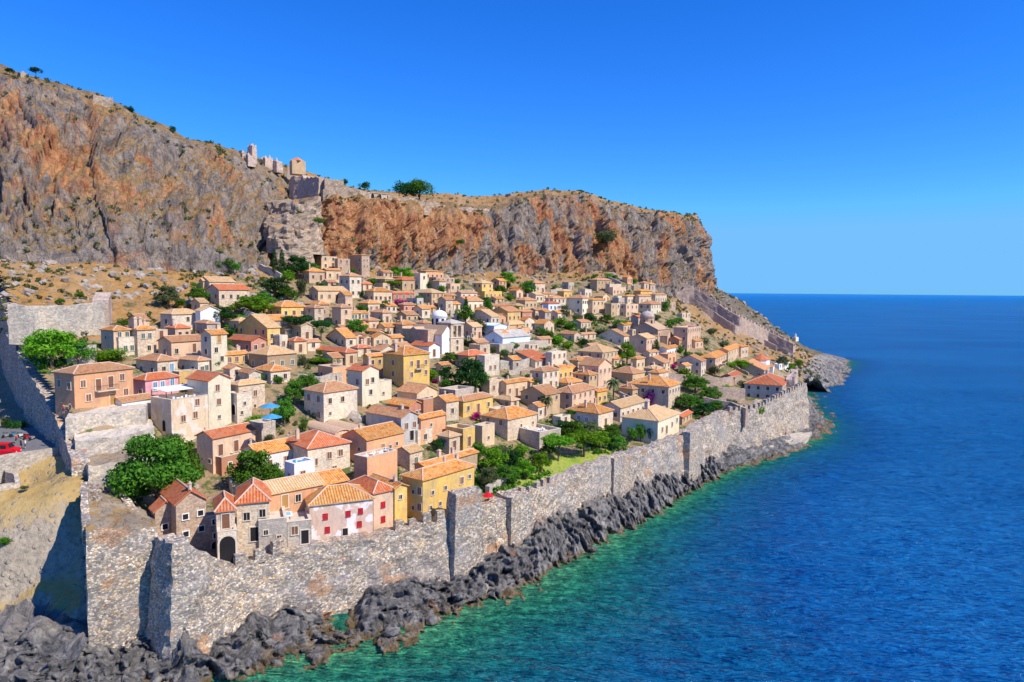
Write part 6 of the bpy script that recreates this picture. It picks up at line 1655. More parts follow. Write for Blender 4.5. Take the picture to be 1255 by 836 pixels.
# white octagonal church
p, d = base_frame(947, 462, 64); m = d / F0
wc_ = local_root('white_church', 'tall white church with octagonal upper storey and red pointed roof in the far east', 'church', p, 64)
hw = 16 * m
MB().box(0, 6.5, 0, 10, -5, hw * .78).obj('nave', 'plaster_limewash', wc_)
mesh_obj('roof', [(-.2, -.2, hw * .78), (6.7, -.2, hw * .78), (6.7, 10.2, hw * .78), (-.2, 10.2, hw * .78), (1, 2, hw * .86), (5.5, 2, hw * .86), (5.5, 8.6, hw * .86), (1, 8.6, hw * .86)], [(0, 1, 5, 4), (1, 2, 6, 5), (2, 3, 7, 6), (3, 0, 4, 7), (4, 5, 6, 7)], 'tiles_pink', wc_, uvs=[(0, 0)] * 20)
lathe_obj('octagon', 3.2, 5.2, [(3.4, hw * .8), (3.4, hw * 1.28)], MATS['plaster_limewash'], wc_, 8, False)
lathe_obj('pointed_roof', 3.2, 5.2, [(3.8, hw * 1.28), (3.75, hw * 1.3), (.15, hw * 1.3 + 2.2), (.1, hw * 1.3 + 2.4)], MATS['tiles_red'], wc_, 8, False)
add_window(wc_, 4.5, hw * .35, 's', 'S', 6.5, 10, False)
# tiny white gatehouse roof at the head of the east wall
p = PY(817, 342, EWG[0][1] + 1)
gl = local_root('lookout_hut', 'tiny white hut on the tower at the head of the east wall', 'hut', (p[0], p[1], p[2] - 1), 52)
MB().box(0, 4, 0, 3.4, 0, 2.6).obj('wall', 'plaster_bluewhite', gl); MB().box(-.3, 4.3, -.3, 3.7, 2.61, 2.8).obj('roof', 'frame_white', gl)
# red roofed ridge house
p = PY(358, 203, 318)
rh = local_root('ridge_house', 'lone small house with a red roof on the skyline among the ruins', 'house', (p[0], p[1], p[2] - .5), 30)
MB().box(0, 6, 0, 5, -3, 3.0).obj('wall', 'plaster_tan', rh)
lathe_obj('roof', 3, 2.5, [(3.6, 3.0), (3.5, 3.2), (.1, 4.9), (.05, 5)], MATS['tiles_red'], rh, 4, False)
# arcaded building on the cliff edge
p = PY(449, 246, 311)
ab = local_root('cliff_edge_building', 'low building with two arches and flat roof on the cliff edge', 'building', tuple(p), 36)
MB().box(0, 10, 0, 5, -3, 3.6).obj('wall', 'terrace_stone', ab); MB().box(-.3, 10.3, -.3, 5.3, 3.61, 3.9).obj('roof', 'tiles_pink', ab)
for x in (3, 6.5): add_window(ab, x, .3, 'a', 'F', 10, 5, False, 1.4)
# beacon on the cape
p = PY(975, 414, 455)
bc = local_root('lighthouse', 'tiny white beacon with a square house on the rocky cape', 'lighthouse', (p[0], p[1], p[2] - .5), 40); bc.scale = (.6, .6, .6)
MB().box(-3, 3, -2, 2, -3, 1.6).obj('keepers_house', 'plaster_white', bc); lathe_obj('light_tower', 0, 0, [(1.1, 1.6), (.8, 4.2), (1.1, 4.3), (1.1, 4.5), (.5, 4.6), (.5, 5.4), (.1, 5.8)], MATS['plaster_limewash'], bc, 10, False)
# awnings, umbrellas, balconies, tables
def awning(label, px, py, Y, w, d_, hgt, mat='awning_white', ang=58, tilt=.3):
    p = PY(px, py, Y)
    r = local_root('awning', label, 'awning', (p[0], p[1], p[2] - hgt), ang)
    MB().add([(0, 0, hgt), (w, 0, hgt), (w, d_, hgt + tilt), (0, d_, hgt + tilt), (0, 0, hgt + .08), (w, 0, hgt + .08), (w, d_, hgt + tilt + .08), (0, d_, hgt + tilt + .08)], [(0, 3, 2, 1), (4, 5, 6, 7), (0, 1, 5, 4), (1, 2, 6, 5), (2, 3, 7, 6), (3, 0, 4, 7)]).obj('canopy', mat, r)
    for x in (.1, w / 2, w - .2):
        MB().box(x, x + .1, .05, .15, 0, hgt - .01).obj('post', 'iron', r)
        MB().box(x, x + .1, d_ - .2, d_ - .1, 0, hgt).obj('post', 'iron', r)
    return r
awning('large white awning stretched over the roof terrace of the patchy pink building', 203, 480.5, 134, 8.5, 5.2, 2.4)
awning('small white awning left of the cream stone house with blue windows', 216, 448, 165, 4.5, 2.5, 1.8)
awning('wide white restaurant awning in the middle of the town', 377, 461, 176, 11.5, 4.5, 2.6, ang=35)
awning('cream awning over a terrace below the brownish rose house', 331, 462, 178, 7.5, 3, 2.2, 'deck', 35)
awning('brown pergola cover in the shade under the restaurant awning', 380, 468, 173, 8, 4, 1.6, 'shutter_brown', 35)
def umbrella(label, px, py, Y, mat='blue_cloth', r_=1.7):
    p = PY(px, py, Y)
    o = local_root('umbrella', label, 'umbrella', (p[0], p[1], p[2] - 2.4), 0)
    MB().lathe(0, 0, [(.04, 0), (.04, 2.7)], 6).obj('pole', 'iron', o)
    b = MB(); n = 8
    v = [(0, 0, 2.75)] + [(r_ * math.cos(2 * math.pi * k / n), r_ * math.sin(2 * math.pi * k / n), 2.0) for k in range(n)] + [(0, 0, 2.68)]
    b.add(v, [(0, 1 + k, 1 + (k + 1) % n) for k in range(n)] + [(n + 1, 1 + (k + 1) % n, 1 + k) for k in range(n)]).obj('canopy', mat, o)
    return o
umbrella('upper of the two big blue umbrellas by the stone terrace', 331, 496, 133, r_=2.0)
umbrella('lower of the two big blue umbrellas by the stone terrace', 333, 509, 130, r_=2.0)
umbrella('bright red umbrella beside the brown tower of the sea wall', 598, 605, 122.5, 'red_paint', 1.1)
TBL = []
def table_set(label, px, py, Y=None, on=None, mat='cloth_white'):
    p = PY(px, py, Y) if Y else pix_ground(px, py)
    r = local_root('table_set', label, 'table', tuple(p), RNG.uniform(0, 90))
    r['group'] = 'terrace tables'
    MB().lathe(0, 0, [(.5, .72), (.5, .76)], 10).obj('table_top', mat, r)
    MB().lathe(0, 0, [(.05, 0), (.05, .719)], 6).obj('leg', 'iron', r)
    for a in (.3, 2.4, 4.4):
        x, y = .85 * math.cos(a), .85 * math.sin(a)
        MB().box(x - .2, x + .2, y - .2, y + .2, .42, .46).box(x - .2, x + .2, y + .16, y + .2, .461, .9).box(x - .2, x - .16, y - .2, y - .16, 0, .419).box(x + .16, x + .2, y - .2, y - .16, 0, .419).box(x - .2, x - .16, y + .16, y + .2, 0, .419).box(x + .16, x + .2, y + .16, y + .2, 0, .419).obj('chair', mat, r)
    return r
def on_roof(h, fx, fy):
    H_ = [q for q in HOUSES if q['lab'] and h in q['lab']][0]
    a = math.radians(H_['ang']); x, y = fx * H_['L'], fy * H_['W']
    q = (H_['p'][0] + x * math.cos(a) - y * math.sin(a), H_['p'][1] + x * math.sin(a) + y * math.cos(a), H_['p'][2] + H_['h'] - .78)
    return q
def set_on(h, fx, fy, label, mat='cloth_white'):
    q = on_roof(h, fx, fy); t = table_set(label, 600, 500, 140, mat=mat); t.location = q; return t
for i, (fx, fy) in enumerate(((.15, .5), (.38, .55), (.62, .5), (.86, .55))): set_on('terrace with white tables', fx, fy, ['leftmost', 'second from left', 'third from left', 'rightmost'][i] + ' of four white tables before the peach house')
for i, (fx, fy) in enumerate(((.3, .15), (.6, .2), (.3, .4), (.65, .5))): set_on('long grey stone terrace house', fx, fy, ['nearest left', 'nearest right', 'middle left', 'rear right'][i] + ' white table on the long grey stone terrace roof')
set_on('small white flat block with blue chairs', .5, .5, 'blue table and chairs on the small white flat block', 'blue_cloth')
set_on('tall patchy pink building', .35, .3, 'left terrace table under the large white awning'); set_on('tall patchy pink building', .7, .35, 'right terrace table under the large white awning')
# small pool beside the grey terrace block
q = on_roof('grey stone terrace block', .68, .5)
pl = empty('pool', (q[0], q[1], q[2] + .02), math.radians(22)); tag(pl, 'small pale blue plunge pool with white rim on the front terrace', 'pool')
MB().box(-2.4, 2.4, -1.1, 1.1, .0, .12).obj('rim', 'frame_white', pl); MB().box(-2.1, 2.1, -.8, .8, .121, .14).obj('water', 'pool_tile', pl)
def balcony(hs, x0, x1, z, dep=1.1):
    H_ = [q for q in HOUSES if q['lab'] and hs in q['lab']][0]; L_ = H_['L']; h_ = H_['h']
    b = MB().box(x0 * L_, x1 * L_, -dep, -.01, z * h_ - .15, z * h_).obj('balcony', 'frame_stone', H_['root'])
    r = MB(); n = int((x1 - x0) * L_ / .22)
    for k in range(n + 1):
        x = x0 * L_ + (x1 - x0) * L_ * k / n; r.box(x - .015, x + .015, -dep, -dep + .03, z * h_ + .001, z * h_ + .95)
    r.box(x0 * L_, x1 * L_, -dep - .01, -dep + .04, z * h_ + .951, z * h_ + 1.0); r.box(x0 * L_, x0 * L_ + .03, -dep, 0, z * h_ + .9, z * h_ + .94); r.box(x1 * L_ - .03, x1 * L_, -dep, 0, z * h_ + .9, z * h_ + .94)
    r.obj('railing', 'iron', b)
balcony('big orange mansion', .32, .68, .45); balcony('tall yellow mansion', .42, .68, .57, .9); balcony('pink row house with dark', .3, .7, .5)

# ------------------------------------------------------------ the road end outside the west gate
def wz(x, y): return float(west_f(x, y))
rp = [PZ(px, py, 20.9)[:2] for px, py in ((71, 548), (-150, 582), (-150, 522), (40, 522), (66, 528))]
road = MB().prism([tuple(p) for p in rp], 17.5, 20.95).obj('road', 'asphalt'); tag(road, kind='structure')
kw = [PZ(px, py, 21.6) for px, py in ((70, 548), (8, 557), (-60, 568))]
tagged_run('kerb_wall', 'low pale wall along the road end above the dry grass', [(q[0], q[1], 21.6, 17) for q in kw[::-1]], thick=.6, mat='terrace_stone', batter=0, rough=.05, jag=.05, step=.7)
p = PZ(6, 600, 18)
tagged_run('rubble_pen', 'small square pen of rubble walls at the left edge below the road', [(PZ(a, b, 18)[0], PZ(a, b, 18)[1], 19.2, 14) for a, b in ((-6, 606), (22, 600), (20, 590), (9, 585), (8, 572))], thick=.7, mat='terrace_stone', batter=0, rough=.12, jag=.2, step=.6)
def vehicle(name, label, cat, px, py, ang, kind, paint):
    p = PZ(px, py, 20.96)
    r = empty(name, tuple(p), math.radians(ang)); tag(r, label, cat)
    if kind == 'van': prof = [(0, .35), (0, 1.1), (.15, 2.0), (.35, 2.15), (3.3, 2.15), (3.75, 1.35), (4.6, 1.1), (4.75, .8), (4.75, .35)]; w = 1.85; wr = .36
    else: prof = [(0, .35), (0, .85), (.6, .95), (1.0, 1.4), (2.4, 1.42), (3.1, .95), (4.0, .82), (4.1, .35)]; w = 1.7; wr = .32
    n = len(prof); v = []
    for sx, ins in ((0, 0), (w, 0)):
        for x, z in prof:
            t = .12 if z > 1.2 else 0
            v.append((x, sx + (t if sx == 0 else -t), z))
    f = [tuple(range(n)), tuple(range(n, 2 * n))[::-1]] + [(i, n + i, n + (i + 1) % n, (i + 1) % n) for i in range(n)]
    MB().add(v, f).obj('body', paint, r)
    g = MB()
    if kind == 'van':
        for y in (.10, w - .115): g.box(2.3, 3.2, y - .03, y + .045, 1.25, 1.9); g.box(.5, 1.9, y - .03, y + .045, 1.3, 1.85)
        g.add([(3.38, .2, 2.08), (3.38, w - .2, 2.08), (3.78, w - .15, 1.42), (3.78, .15, 1.42)], [(0, 1, 2, 3)])
    else:
        for y in (.06, w - .09): g.box(1.05, 2.4, y, y + .04, .98, 1.32)
        g.add([(2.46, .2, 1.40), (2.46, w - .2, 1.40), (3.08, w - .15, 1.0), (3.08, .15, 1.0)], [(0, 1, 2, 3)])
    g.obj('window', 'window_dark', r)
    for x in (prof[-1][0] * .2, prof[-1][0] * .8):
        for y in (0, w):
            b = MB().lathe(0, 0, [(wr, -.12), (wr, .12)], 14); o = b.obj('wheel', 'tyre', r); o.rotation_euler = (math.pi / 2, 0, 0); o.location = (x, y, wr)
            MB().lathe(0, 0, [(wr * .6, -.14), (wr * .6, .14)], 10).obj('rim', 'car_grey', o)
    for y in (.25, w - .25): o = MB().box(-.03, .03, -.12, .12, -.08, .08).obj('headlight', 'frame_white', r); o.location = (prof[-1][0], y, .7)
    return r
vehicle('van', 'bright red van parked at the road end on the left edge', 'van', -18, 560, 8, 'van', 'red_paint')
def motorbike(label, px, py, ang, paint):
    p = PZ(px, py, 20.96); r = empty('motorbike', tuple(p), math.radians(ang)); tag(r, label, 'motorbike', 'motorbikes and scooters at the road end')
    for x in (0, 1.3):
        o = MB().lathe(0, 0, [(.3, -.06), (.3, .06)], 14).obj('wheel', 'tyre', r); o.rotation_euler = (math.pi / 2, 0, 0); o.location = (x, 0, .3)
    MB().box(.2, 1.15, -.14, .14, .3, .62).box(.1, .5, -.18, .18, .62, .78).obj('body', paint, r)
    MB().box(.45, 1.0, -.13, .13, .79, .88).obj('seat', 'tyre', r)
    MB().box(.12, .18, -.32, .32, 1.0, 1.05).box(.12, .18, -.03, .03, .5, 1.0).obj('handlebar', 'iron', r)
for i, (px, py, pt, lb) in enumerate(((4, 537, 'car_grey', 'grey motorbike nearest the left edge behind the red van'), (14, 536, 'blue_cloth', 'blue motorbike second from the left edge in the wall shade'), (22, 537, 'car_white', 'white scooter third in the shaded motorbike row'), (30, 539, 'red_paint', 'red scooter in the shaded motorbike row'), (37, 540, 'car_grey', 'dark grey motorbike at the right end of the shaded row'))):
    motorbike(lb, px, py, 80 + i * 3, pt)
# ------------------------------------------------------------ people: one skinned body each, hair and clothes as children
def person(label, p, ang, top='cloth_white', legs='cloth_dark', pose='stand'):
    r = empty('person', tuple(p), ang); tag(r, label, 'person', None)
    hipz = .92 if pose != 'sit' else .45
    J = [(0, 0, hipz, .14), (0, 0, hipz + .28, .13), (0, 0, hipz + .50, .15), (0, 0, hipz + .60, .055), (0, -.01, hipz + .70, .09), (0, -.01, hipz + .80, .075)]
    E = [(0, 1), (1, 2), (2, 3), (3, 4), (4, 5)]
    def ch(a, pts):
        for q in pts: J.append(q); E.append((a, len(J) - 1)); a = len(J) - 1
    for s in (-1, 1):
        ch(2, [(.19 * s, 0, hipz + .48, .055), (.23 * s, .02, hipz + .22, .042), (.24 * s, -.10 if s > 0 else -.02, hipz + .0, .032), (.24 * s, -.14 if s > 0 else -.04, hipz - .08, .035)])
        if pose == 'sit': ch(0, [(.09 * s, -.1, hipz, .085), (.10 * s, -.42, hipz + .02, .06), (.10 * s, -.45, .06, .04), (.10 * s, -.56, .04, .035)])
        else: ch(0, [(.09 * s, 0, hipz - .06, .09), (.10 * s, -.06 * s, .5, .06), (.10 * s, .05 * s, .08, .04), (.10 * s, -.12 + .05 * s, .04, .035)])
    me = bpy.data.meshes.new('body'); me.from_pydata([j[:3] for j in J], E, []); me.materials.append(MATS['skin'])
    o = bpy.data.objects.new('body', me); COL.objects.link(o); o.parent = r
    o.modifiers.new('skin', 'SKIN')
    for i, j in enumerate(J): me.skin_vertices[0].data[i].radius = (j[3], j[3])
    me.skin_vertices[0].data[0].use_root = True
    sb = o.modifiers.new('sub', 'SUBSURF'); sb.levels = 1; sb.render_levels = 1
    MB().lathe(0, 0, [(.15, hipz - .02), (.155, hipz + .2), (.175, hipz + .45), (.08, hipz + .56)], 12).obj('shirt', top, r, True)
    if pose != 'sit':
        for s in (-1, 1): MB().lathe(.095 * s, 0, [(.095, .45), (.115, hipz + .01)], 10).obj('trousers', legs, r, True)
    MB().lathe(0, .01, [(.10, hipz + .74), (.105, hipz + .80), (.085, hipz + .87), (.02, hipz + .895)], 10).obj('hair', 'tyre', r, True)
    return r
for lb, px, py, a, t in (('person in a dark top standing beside the kerb wall, leftmost of the pair', 26, 549, .3, 'cloth_dark'), ('person in white standing beside the kerb wall, right of the pair', 31, 550, 2.0, 'cloth_white'), ('person in a red top walking by the motorbikes', 20, 543, 1.0, 'cloth_red')):
    person(lb, PZ(px, py, 20.96), a, t)
for lb, px, py, a, t in (('person in dark clothes standing on the paved terrace by the mansion', 86, 505, 1.2, 'cloth_dark'), ('person in a red top standing on the paved terrace edge', 78, 507, .2, 'cloth_red')):
    q = PY(px, py, 129); q = PZ(px, py, 27.5); person(lb, q, a, t)
for lb, px, py, a, t in (('bather in a red top on the quay rocks at the far sea wall', 963, 534, .3, 'cloth_red'), ('bather in a white top on the quay rocks at the far sea wall', 967, 536, 1.3, 'cloth_white')):
    person(lb, PZ(px, py, 2.0), a, t)
# ------------------------------------------------------------ vegetation
def mat_leaf(name, a, b_, c):
    m, nt, b = newmat(name)
    co = coords(nt, (1, 1, 1), 'World'); n = tex(nt, co, .9, 3, .6); n2 = tex(nt, co, .12, 2, .5)
    oi = N(nt, 'ShaderNodeObjectInfo'); g = N(nt, 'ShaderNodeNewGeometry')
    base = ramp(nt, n, [(.3, a), (.52, b_), (.72, c)])
    hv = N(nt, 'ShaderNodeHueSaturation'); L(nt, base, hv.inputs['Color'])
    L(nt, math_(nt, 'ADD', .72, math_(nt, 'MULTIPLY', oi.outputs['Random'], .56)), hv.inputs['Value'])
    L(nt, math_(nt, 'ADD', .485, math_(nt, 'MULTIPLY', oi.outputs['Random'], .03)), hv.inputs['Hue'])
    dif = N(nt, 'ShaderNodeBsdfDiffuse'); tr = N(nt, 'ShaderNodeBsdfTranslucent'); ms = N(nt, 'ShaderNodeMixShader'); ms.inputs[0].default_value = .3
    L(nt, hv.outputs[0], dif.inputs['Color']); L(nt, hv.outputs[0], tr.inputs['Color']); L(nt, dif.outputs[0], ms.inputs[1]); L(nt, tr.outputs[0], ms.inputs[2])
    L(nt, ms.outputs[0], nt.nodes['Material Output'].inputs['Surface'])
mat_leaf('leaf_green', (.04, .12, .015), (.09, .22, .025), (.16, .32, .04))
mat_leaf('leaf_bright', (.08, .20, .015), (.15, .33, .02), (.24, .42, .04))
mat_leaf('leaf_dark', (.015, .055, .015), (.03, .10, .025), (.07, .15, .04))
mat_leaf('leaf_olive', (.07, .10, .04), (.13, .17, .07), (.20, .25, .11))
mat_leaf('flower_magenta', (.30, .02, .12), (.50, .03, .22), (.60, .06, .30))
mat_leaf('flower_purple', (.16, .03, .16), (.28, .05, .26), (.38, .10, .36))
mat_leaf('scrub', (.07, .09, .03), (.12, .14, .045), (.22, .18, .08))
mat_flat('bark', (.16, .11, .075), .95, 3, .3)
def leaves(n, centers, leaf, seed, shell=.55, flat=1.0):
    """n leaf quads scattered in overlapping lobes (x, y, z, rx, ry, rz)"""
    r = np.random.RandomState(seed)
    C_ = np.array(centers, float); w = (C_[:, 3] * C_[:, 4] * C_[:, 5]) ** .67; w /= w.sum()
    idx = r.choice(len(C_), n, p=w)
    d = r.normal(size=(n, 3)); d /= np.linalg.norm(d, axis=1)[:, None]
    rad = (shell + (1 - shell) * r.rand(n)) ** .8
    rad *= 1 + .34 * noise3(d[:, 0] * 2.2 + idx, d[:, 1] * 2.2, d[:, 2] * 2.2) * 1.4
    P = C_[idx, :3] + d * C_[idx, 3:] * rad[:, None]
    s = leaf * r.uniform(.6, 1.35, n)
    nr = d * .8 + r.normal(size=(n, 3)) * .6; nr /= np.linalg.norm(nr, axis=1)[:, None]
    t = np.cross(nr, r.normal(size=(n, 3))); t /= np.linalg.norm(t, axis=1)[:, None] + 1e-9
    b = np.cross(nr, t)
    V = np.stack([P - t * s[:, None] * .5 , P + b * s[:, None] * .32, P + t * s[:, None] * .55, P - b * s[:, None] * .32], 1).reshape(-1, 3)
    return V
def quads_mesh(name, V, mat):
    n = len(V) // 4
    me = bpy.data.meshes.new(name); me.vertices.add(len(V)); me.vertices.foreach_set('co', V.astype(np.float32).ravel())
    me.loops.add(4 * n); me.loops.foreach_set('vertex_index', np.arange(4 * n, dtype=np.int32)); me.polygons.add(n); me.polygons.foreach_set('loop_start', np.arange(0, 4 * n, 4, dtype=np.int32))
    me.materials.append(MATS[mat]); me.update(calc_edges=True); return me
def limb_mesh(name, paths, mat='bark'):
    b = MB(); n = 7
    for pts in paths:
        v, f = [], []
        for i, (x, y, z, rr) in enumerate(pts):
            for k in range(n): a = 2 * math.pi * k / n; v.append((x + rr * math.cos(a), y + rr * math.sin(a), z))
        for i in range(len(pts) - 1):
            for k in range(n): f.append((i * n + k, i * n + (k + 1) % n, (i + 1) * n + (k + 1) % n, (i + 1) * n + k))
        f.append(tuple((len(pts) - 1) * n + k for k in range(n)))
        b.add(v, f)
    me = bpy.data.meshes.new(name); me.from_pydata(b.v, [], b.f); me.materials.append(MATS[mat]); me.update(); return me
# unit crowns: width about 1 (radius .5), height 1, standing on z = 0
TREEP = {}
def make_proto(kind, var, n, leaf):
    r = random.Random(hash((kind, var)) % 1000 if False else (sum(map(ord, kind)) * 7 + var * 13))
    if kind == 'broad':
        lobes = [(0, 0, .58, .26, .26, .24)] + [((.26 + .08 * (k % 2)) * math.cos(a), (.26 + .08 * (k % 2)) * math.sin(a), r.uniform(.34, .60), r.uniform(.11, .18), r.uniform(.11, .18), r.uniform(.10, .16)) for k, a in enumerate([2 * math.pi * k / 11 + r.uniform(-.25, .25) for k in range(11)])] + [(.17 * math.cos(a), .17 * math.sin(a), r.uniform(.70, .84), r.uniform(.10, .16), r.uniform(.10, .16), r.uniform(.08, .13)) for a in [2 * math.pi * k / 6 + r.uniform(-.4, .4) for k in range(6)]]
        limbs = [[(0, 0, -.15, .035), (.01, 0, .2, .028), (.02, .01, .45, .02), (0, 0, .7, .01)], [(.01, 0, .2, .02), (.14, .06, .4, .014), (.22, .1, .55, .006)], [(.01, 0, .25, .02), (-.12, .08, .42, .013), (-.2, .12, .6, .006)], [(.01, 0, .22, .018), (0, -.15, .42, .012), (.02, -.24, .55, .006)]]
        V = leaves(n, lobes, leaf, var + 1, .5)
    elif kind == 'bush':
        lobes = [(r.uniform(-.28, .28), r.uniform(-.28, .28), r.uniform(.25, .6), r.uniform(.18, .3), r.uniform(.18, .3), r.uniform(.2, .32)) for _ in range(8)]
        limbs = [[(0, 0, -.15, .03), (0, 0, .3, .02), (.05, 0, .6, .008)], [(0, 0, .05, .02), (.2, .1, .4, .008)], [(0, 0, .05, .02), (-.18, -.1, .4, .008)]]
        V = leaves(n, lobes, leaf, var + 20, .45)
    elif kind == 'umbrella':
        lobes = [(.3 * math.cos(a) * q, .3 * math.sin(a) * q, .74 + r.uniform(-.05, .05), .2, .2, .13) for a, q in [(2 * math.pi * k / 6, 1) for k in range(6)] + [(0, 0)]]
        limbs = [[(0, 0, -.15, .035), (.02, 0, .3, .026), (0, 0, .7, .012)], [(.02, 0, .35, .018), (.2, .05, .68, .008)], [(.02, 0, .35, .018), (-.2, -.05, .68, .008)], [(.02, 0, .4, .016), (0, .2, .7, .007)]]
        V = leaves(n, lobes, leaf, var + 40, .5)
    elif kind == 'cypress':
        lobes = [(0, 0, z, .5 * w, .5 * w, .12) for z, w in ((.1, .6), (.22, .85), (.36, .95), (.5, .9), (.64, .75), (.77, .55), (.9, .3))]
        limbs = [[(0, 0, -.1, .06), (0, 0, .5, .04), (0, 0, .95, .01)]]
        V = leaves(n, lobes, leaf, var + 60, .6)
    elif kind == 'palm':
        rs = np.random.RandomState(var); Q = []
        for k in range(44):
            a = rs.uniform(0, 2 * math.pi); el = rs.uniform(-.5, 1.2); l = .5
            p = np.array([0, 0, .78]); dr_ = np.array([math.cos(a) * math.cos(el), math.sin(a) * math.cos(el), math.sin(el)])
            for s in range(7):
                q = p + dr_ * l / 7; dr_[2] -= .26; dr_ /= np.linalg.norm(dr_)
                sd = np.cross(dr_, [0, 0, 1]); sd /= np.linalg.norm(sd) + 1e-6; w = .055 * (1 - s / 8)
                for e in (-1, 1):
                    Q += [p, q, q + sd * w * e - np.array([0, 0, .03]), p + sd * w * e * 1.1 - np.array([0, 0, .03])]
                p = q
        V = np.array(Q); limbs = [[(0, 0, -.1, .05), (.01, 0, .3, .04), (0, 0, .8, .045)]]
    c = V.copy()
    return V, limb_mesh(kind + '_trunk', limbs)
def proto(kind, var, mat, lod):
    key = (kind, var, mat, lod)
    if key not in TREEP:
        n, leaf = {'far': (1100, .085), 'mid': (3200, .055), 'near': (11000, .034)}[lod]
        if kind == 'palm': n, leaf = 1, 1
        V, lm = make_proto(kind, var, n, leaf)
        TREEP[key] = (quads_mesh('foliage', V, mat), lm)
    return TREEP[key]
PLANTS = []
KW = {'broad': ('tree', 'tree'), 'bush': ('shrub', 'shrub'), 'umbrella': ('umbrella_tree', 'tree'), 'cypress': ('cypress', 'tree'), 'palm': ('palm_tree', 'palm tree')}
def plant(kind, px, pb, w, h, mat='leaf_green', lab=None, Y=None, f=town_f, group=None, zfix=None):
    if zfix is not None: p = PZ(px, pb, zfix)
    elif Y: p = PY(px, pb, Y)
    else: p = pix_ground(px, pb, f)
    d = (p - CAM) @ FWD
    m = d / F0; W_, H_ = w * m, h * m * 1.02
    lod = 'near' if w > 80 else ('mid' if w > 26 or d < 150 else 'far')
    me, lm = proto(kind, (int(px * 3 + pb)) % 3 if lod != 'near' else 0, mat, lod)
    nm, cat = KW[kind]
    if mat.startswith('flower'): nm, cat = 'flowering_creeper', 'creeper'
    r = empty(nm, (p[0], p[1], p[2]), RNG.uniform(0, 6.28)); r['category'] = cat
    r['group'] = group or ('trees and shrubs among the houses')
    if lab: r['label'] = lab
    o = bpy.data.objects.new('crown', me); COL.objects.link(o); o.parent = r; o.scale = (W_, W_, H_); 
    t = bpy.data.objects.new('trunk', lm); COL.objects.link(t); t.parent = r; t.scale = (W_, W_, H_)
    PLANTS.append(dict(root=r, px=px, py=pb - h / 2, w=w, h=h, mat=mat, kind=kind, lab=lab, group=group, w_=w))
    return r
G, B, D, O = 'leaf_green', 'leaf_bright', 'leaf_dark', 'leaf_olive'
plant('broad', 193, 634, 118, 112, G, 'largest tree, a broad bright green one between the bastion and pink gabled house')
plant('broad', 226, 608, 50, 74, G, 'right hand shoulder tree joined to the largest green tree')
plant('broad', 163, 622, 56, 52, G, 'left hand low tree at the foot of the largest green tree')
plant('broad', 311, 604, 66, 58, G, 'leafy tree between the pink gabled house and the long white house')
plant('broad', 335, 600, 30, 34, G, 'small tree against the long white house')
plant('bush', 212, 545, 30, 18, O)
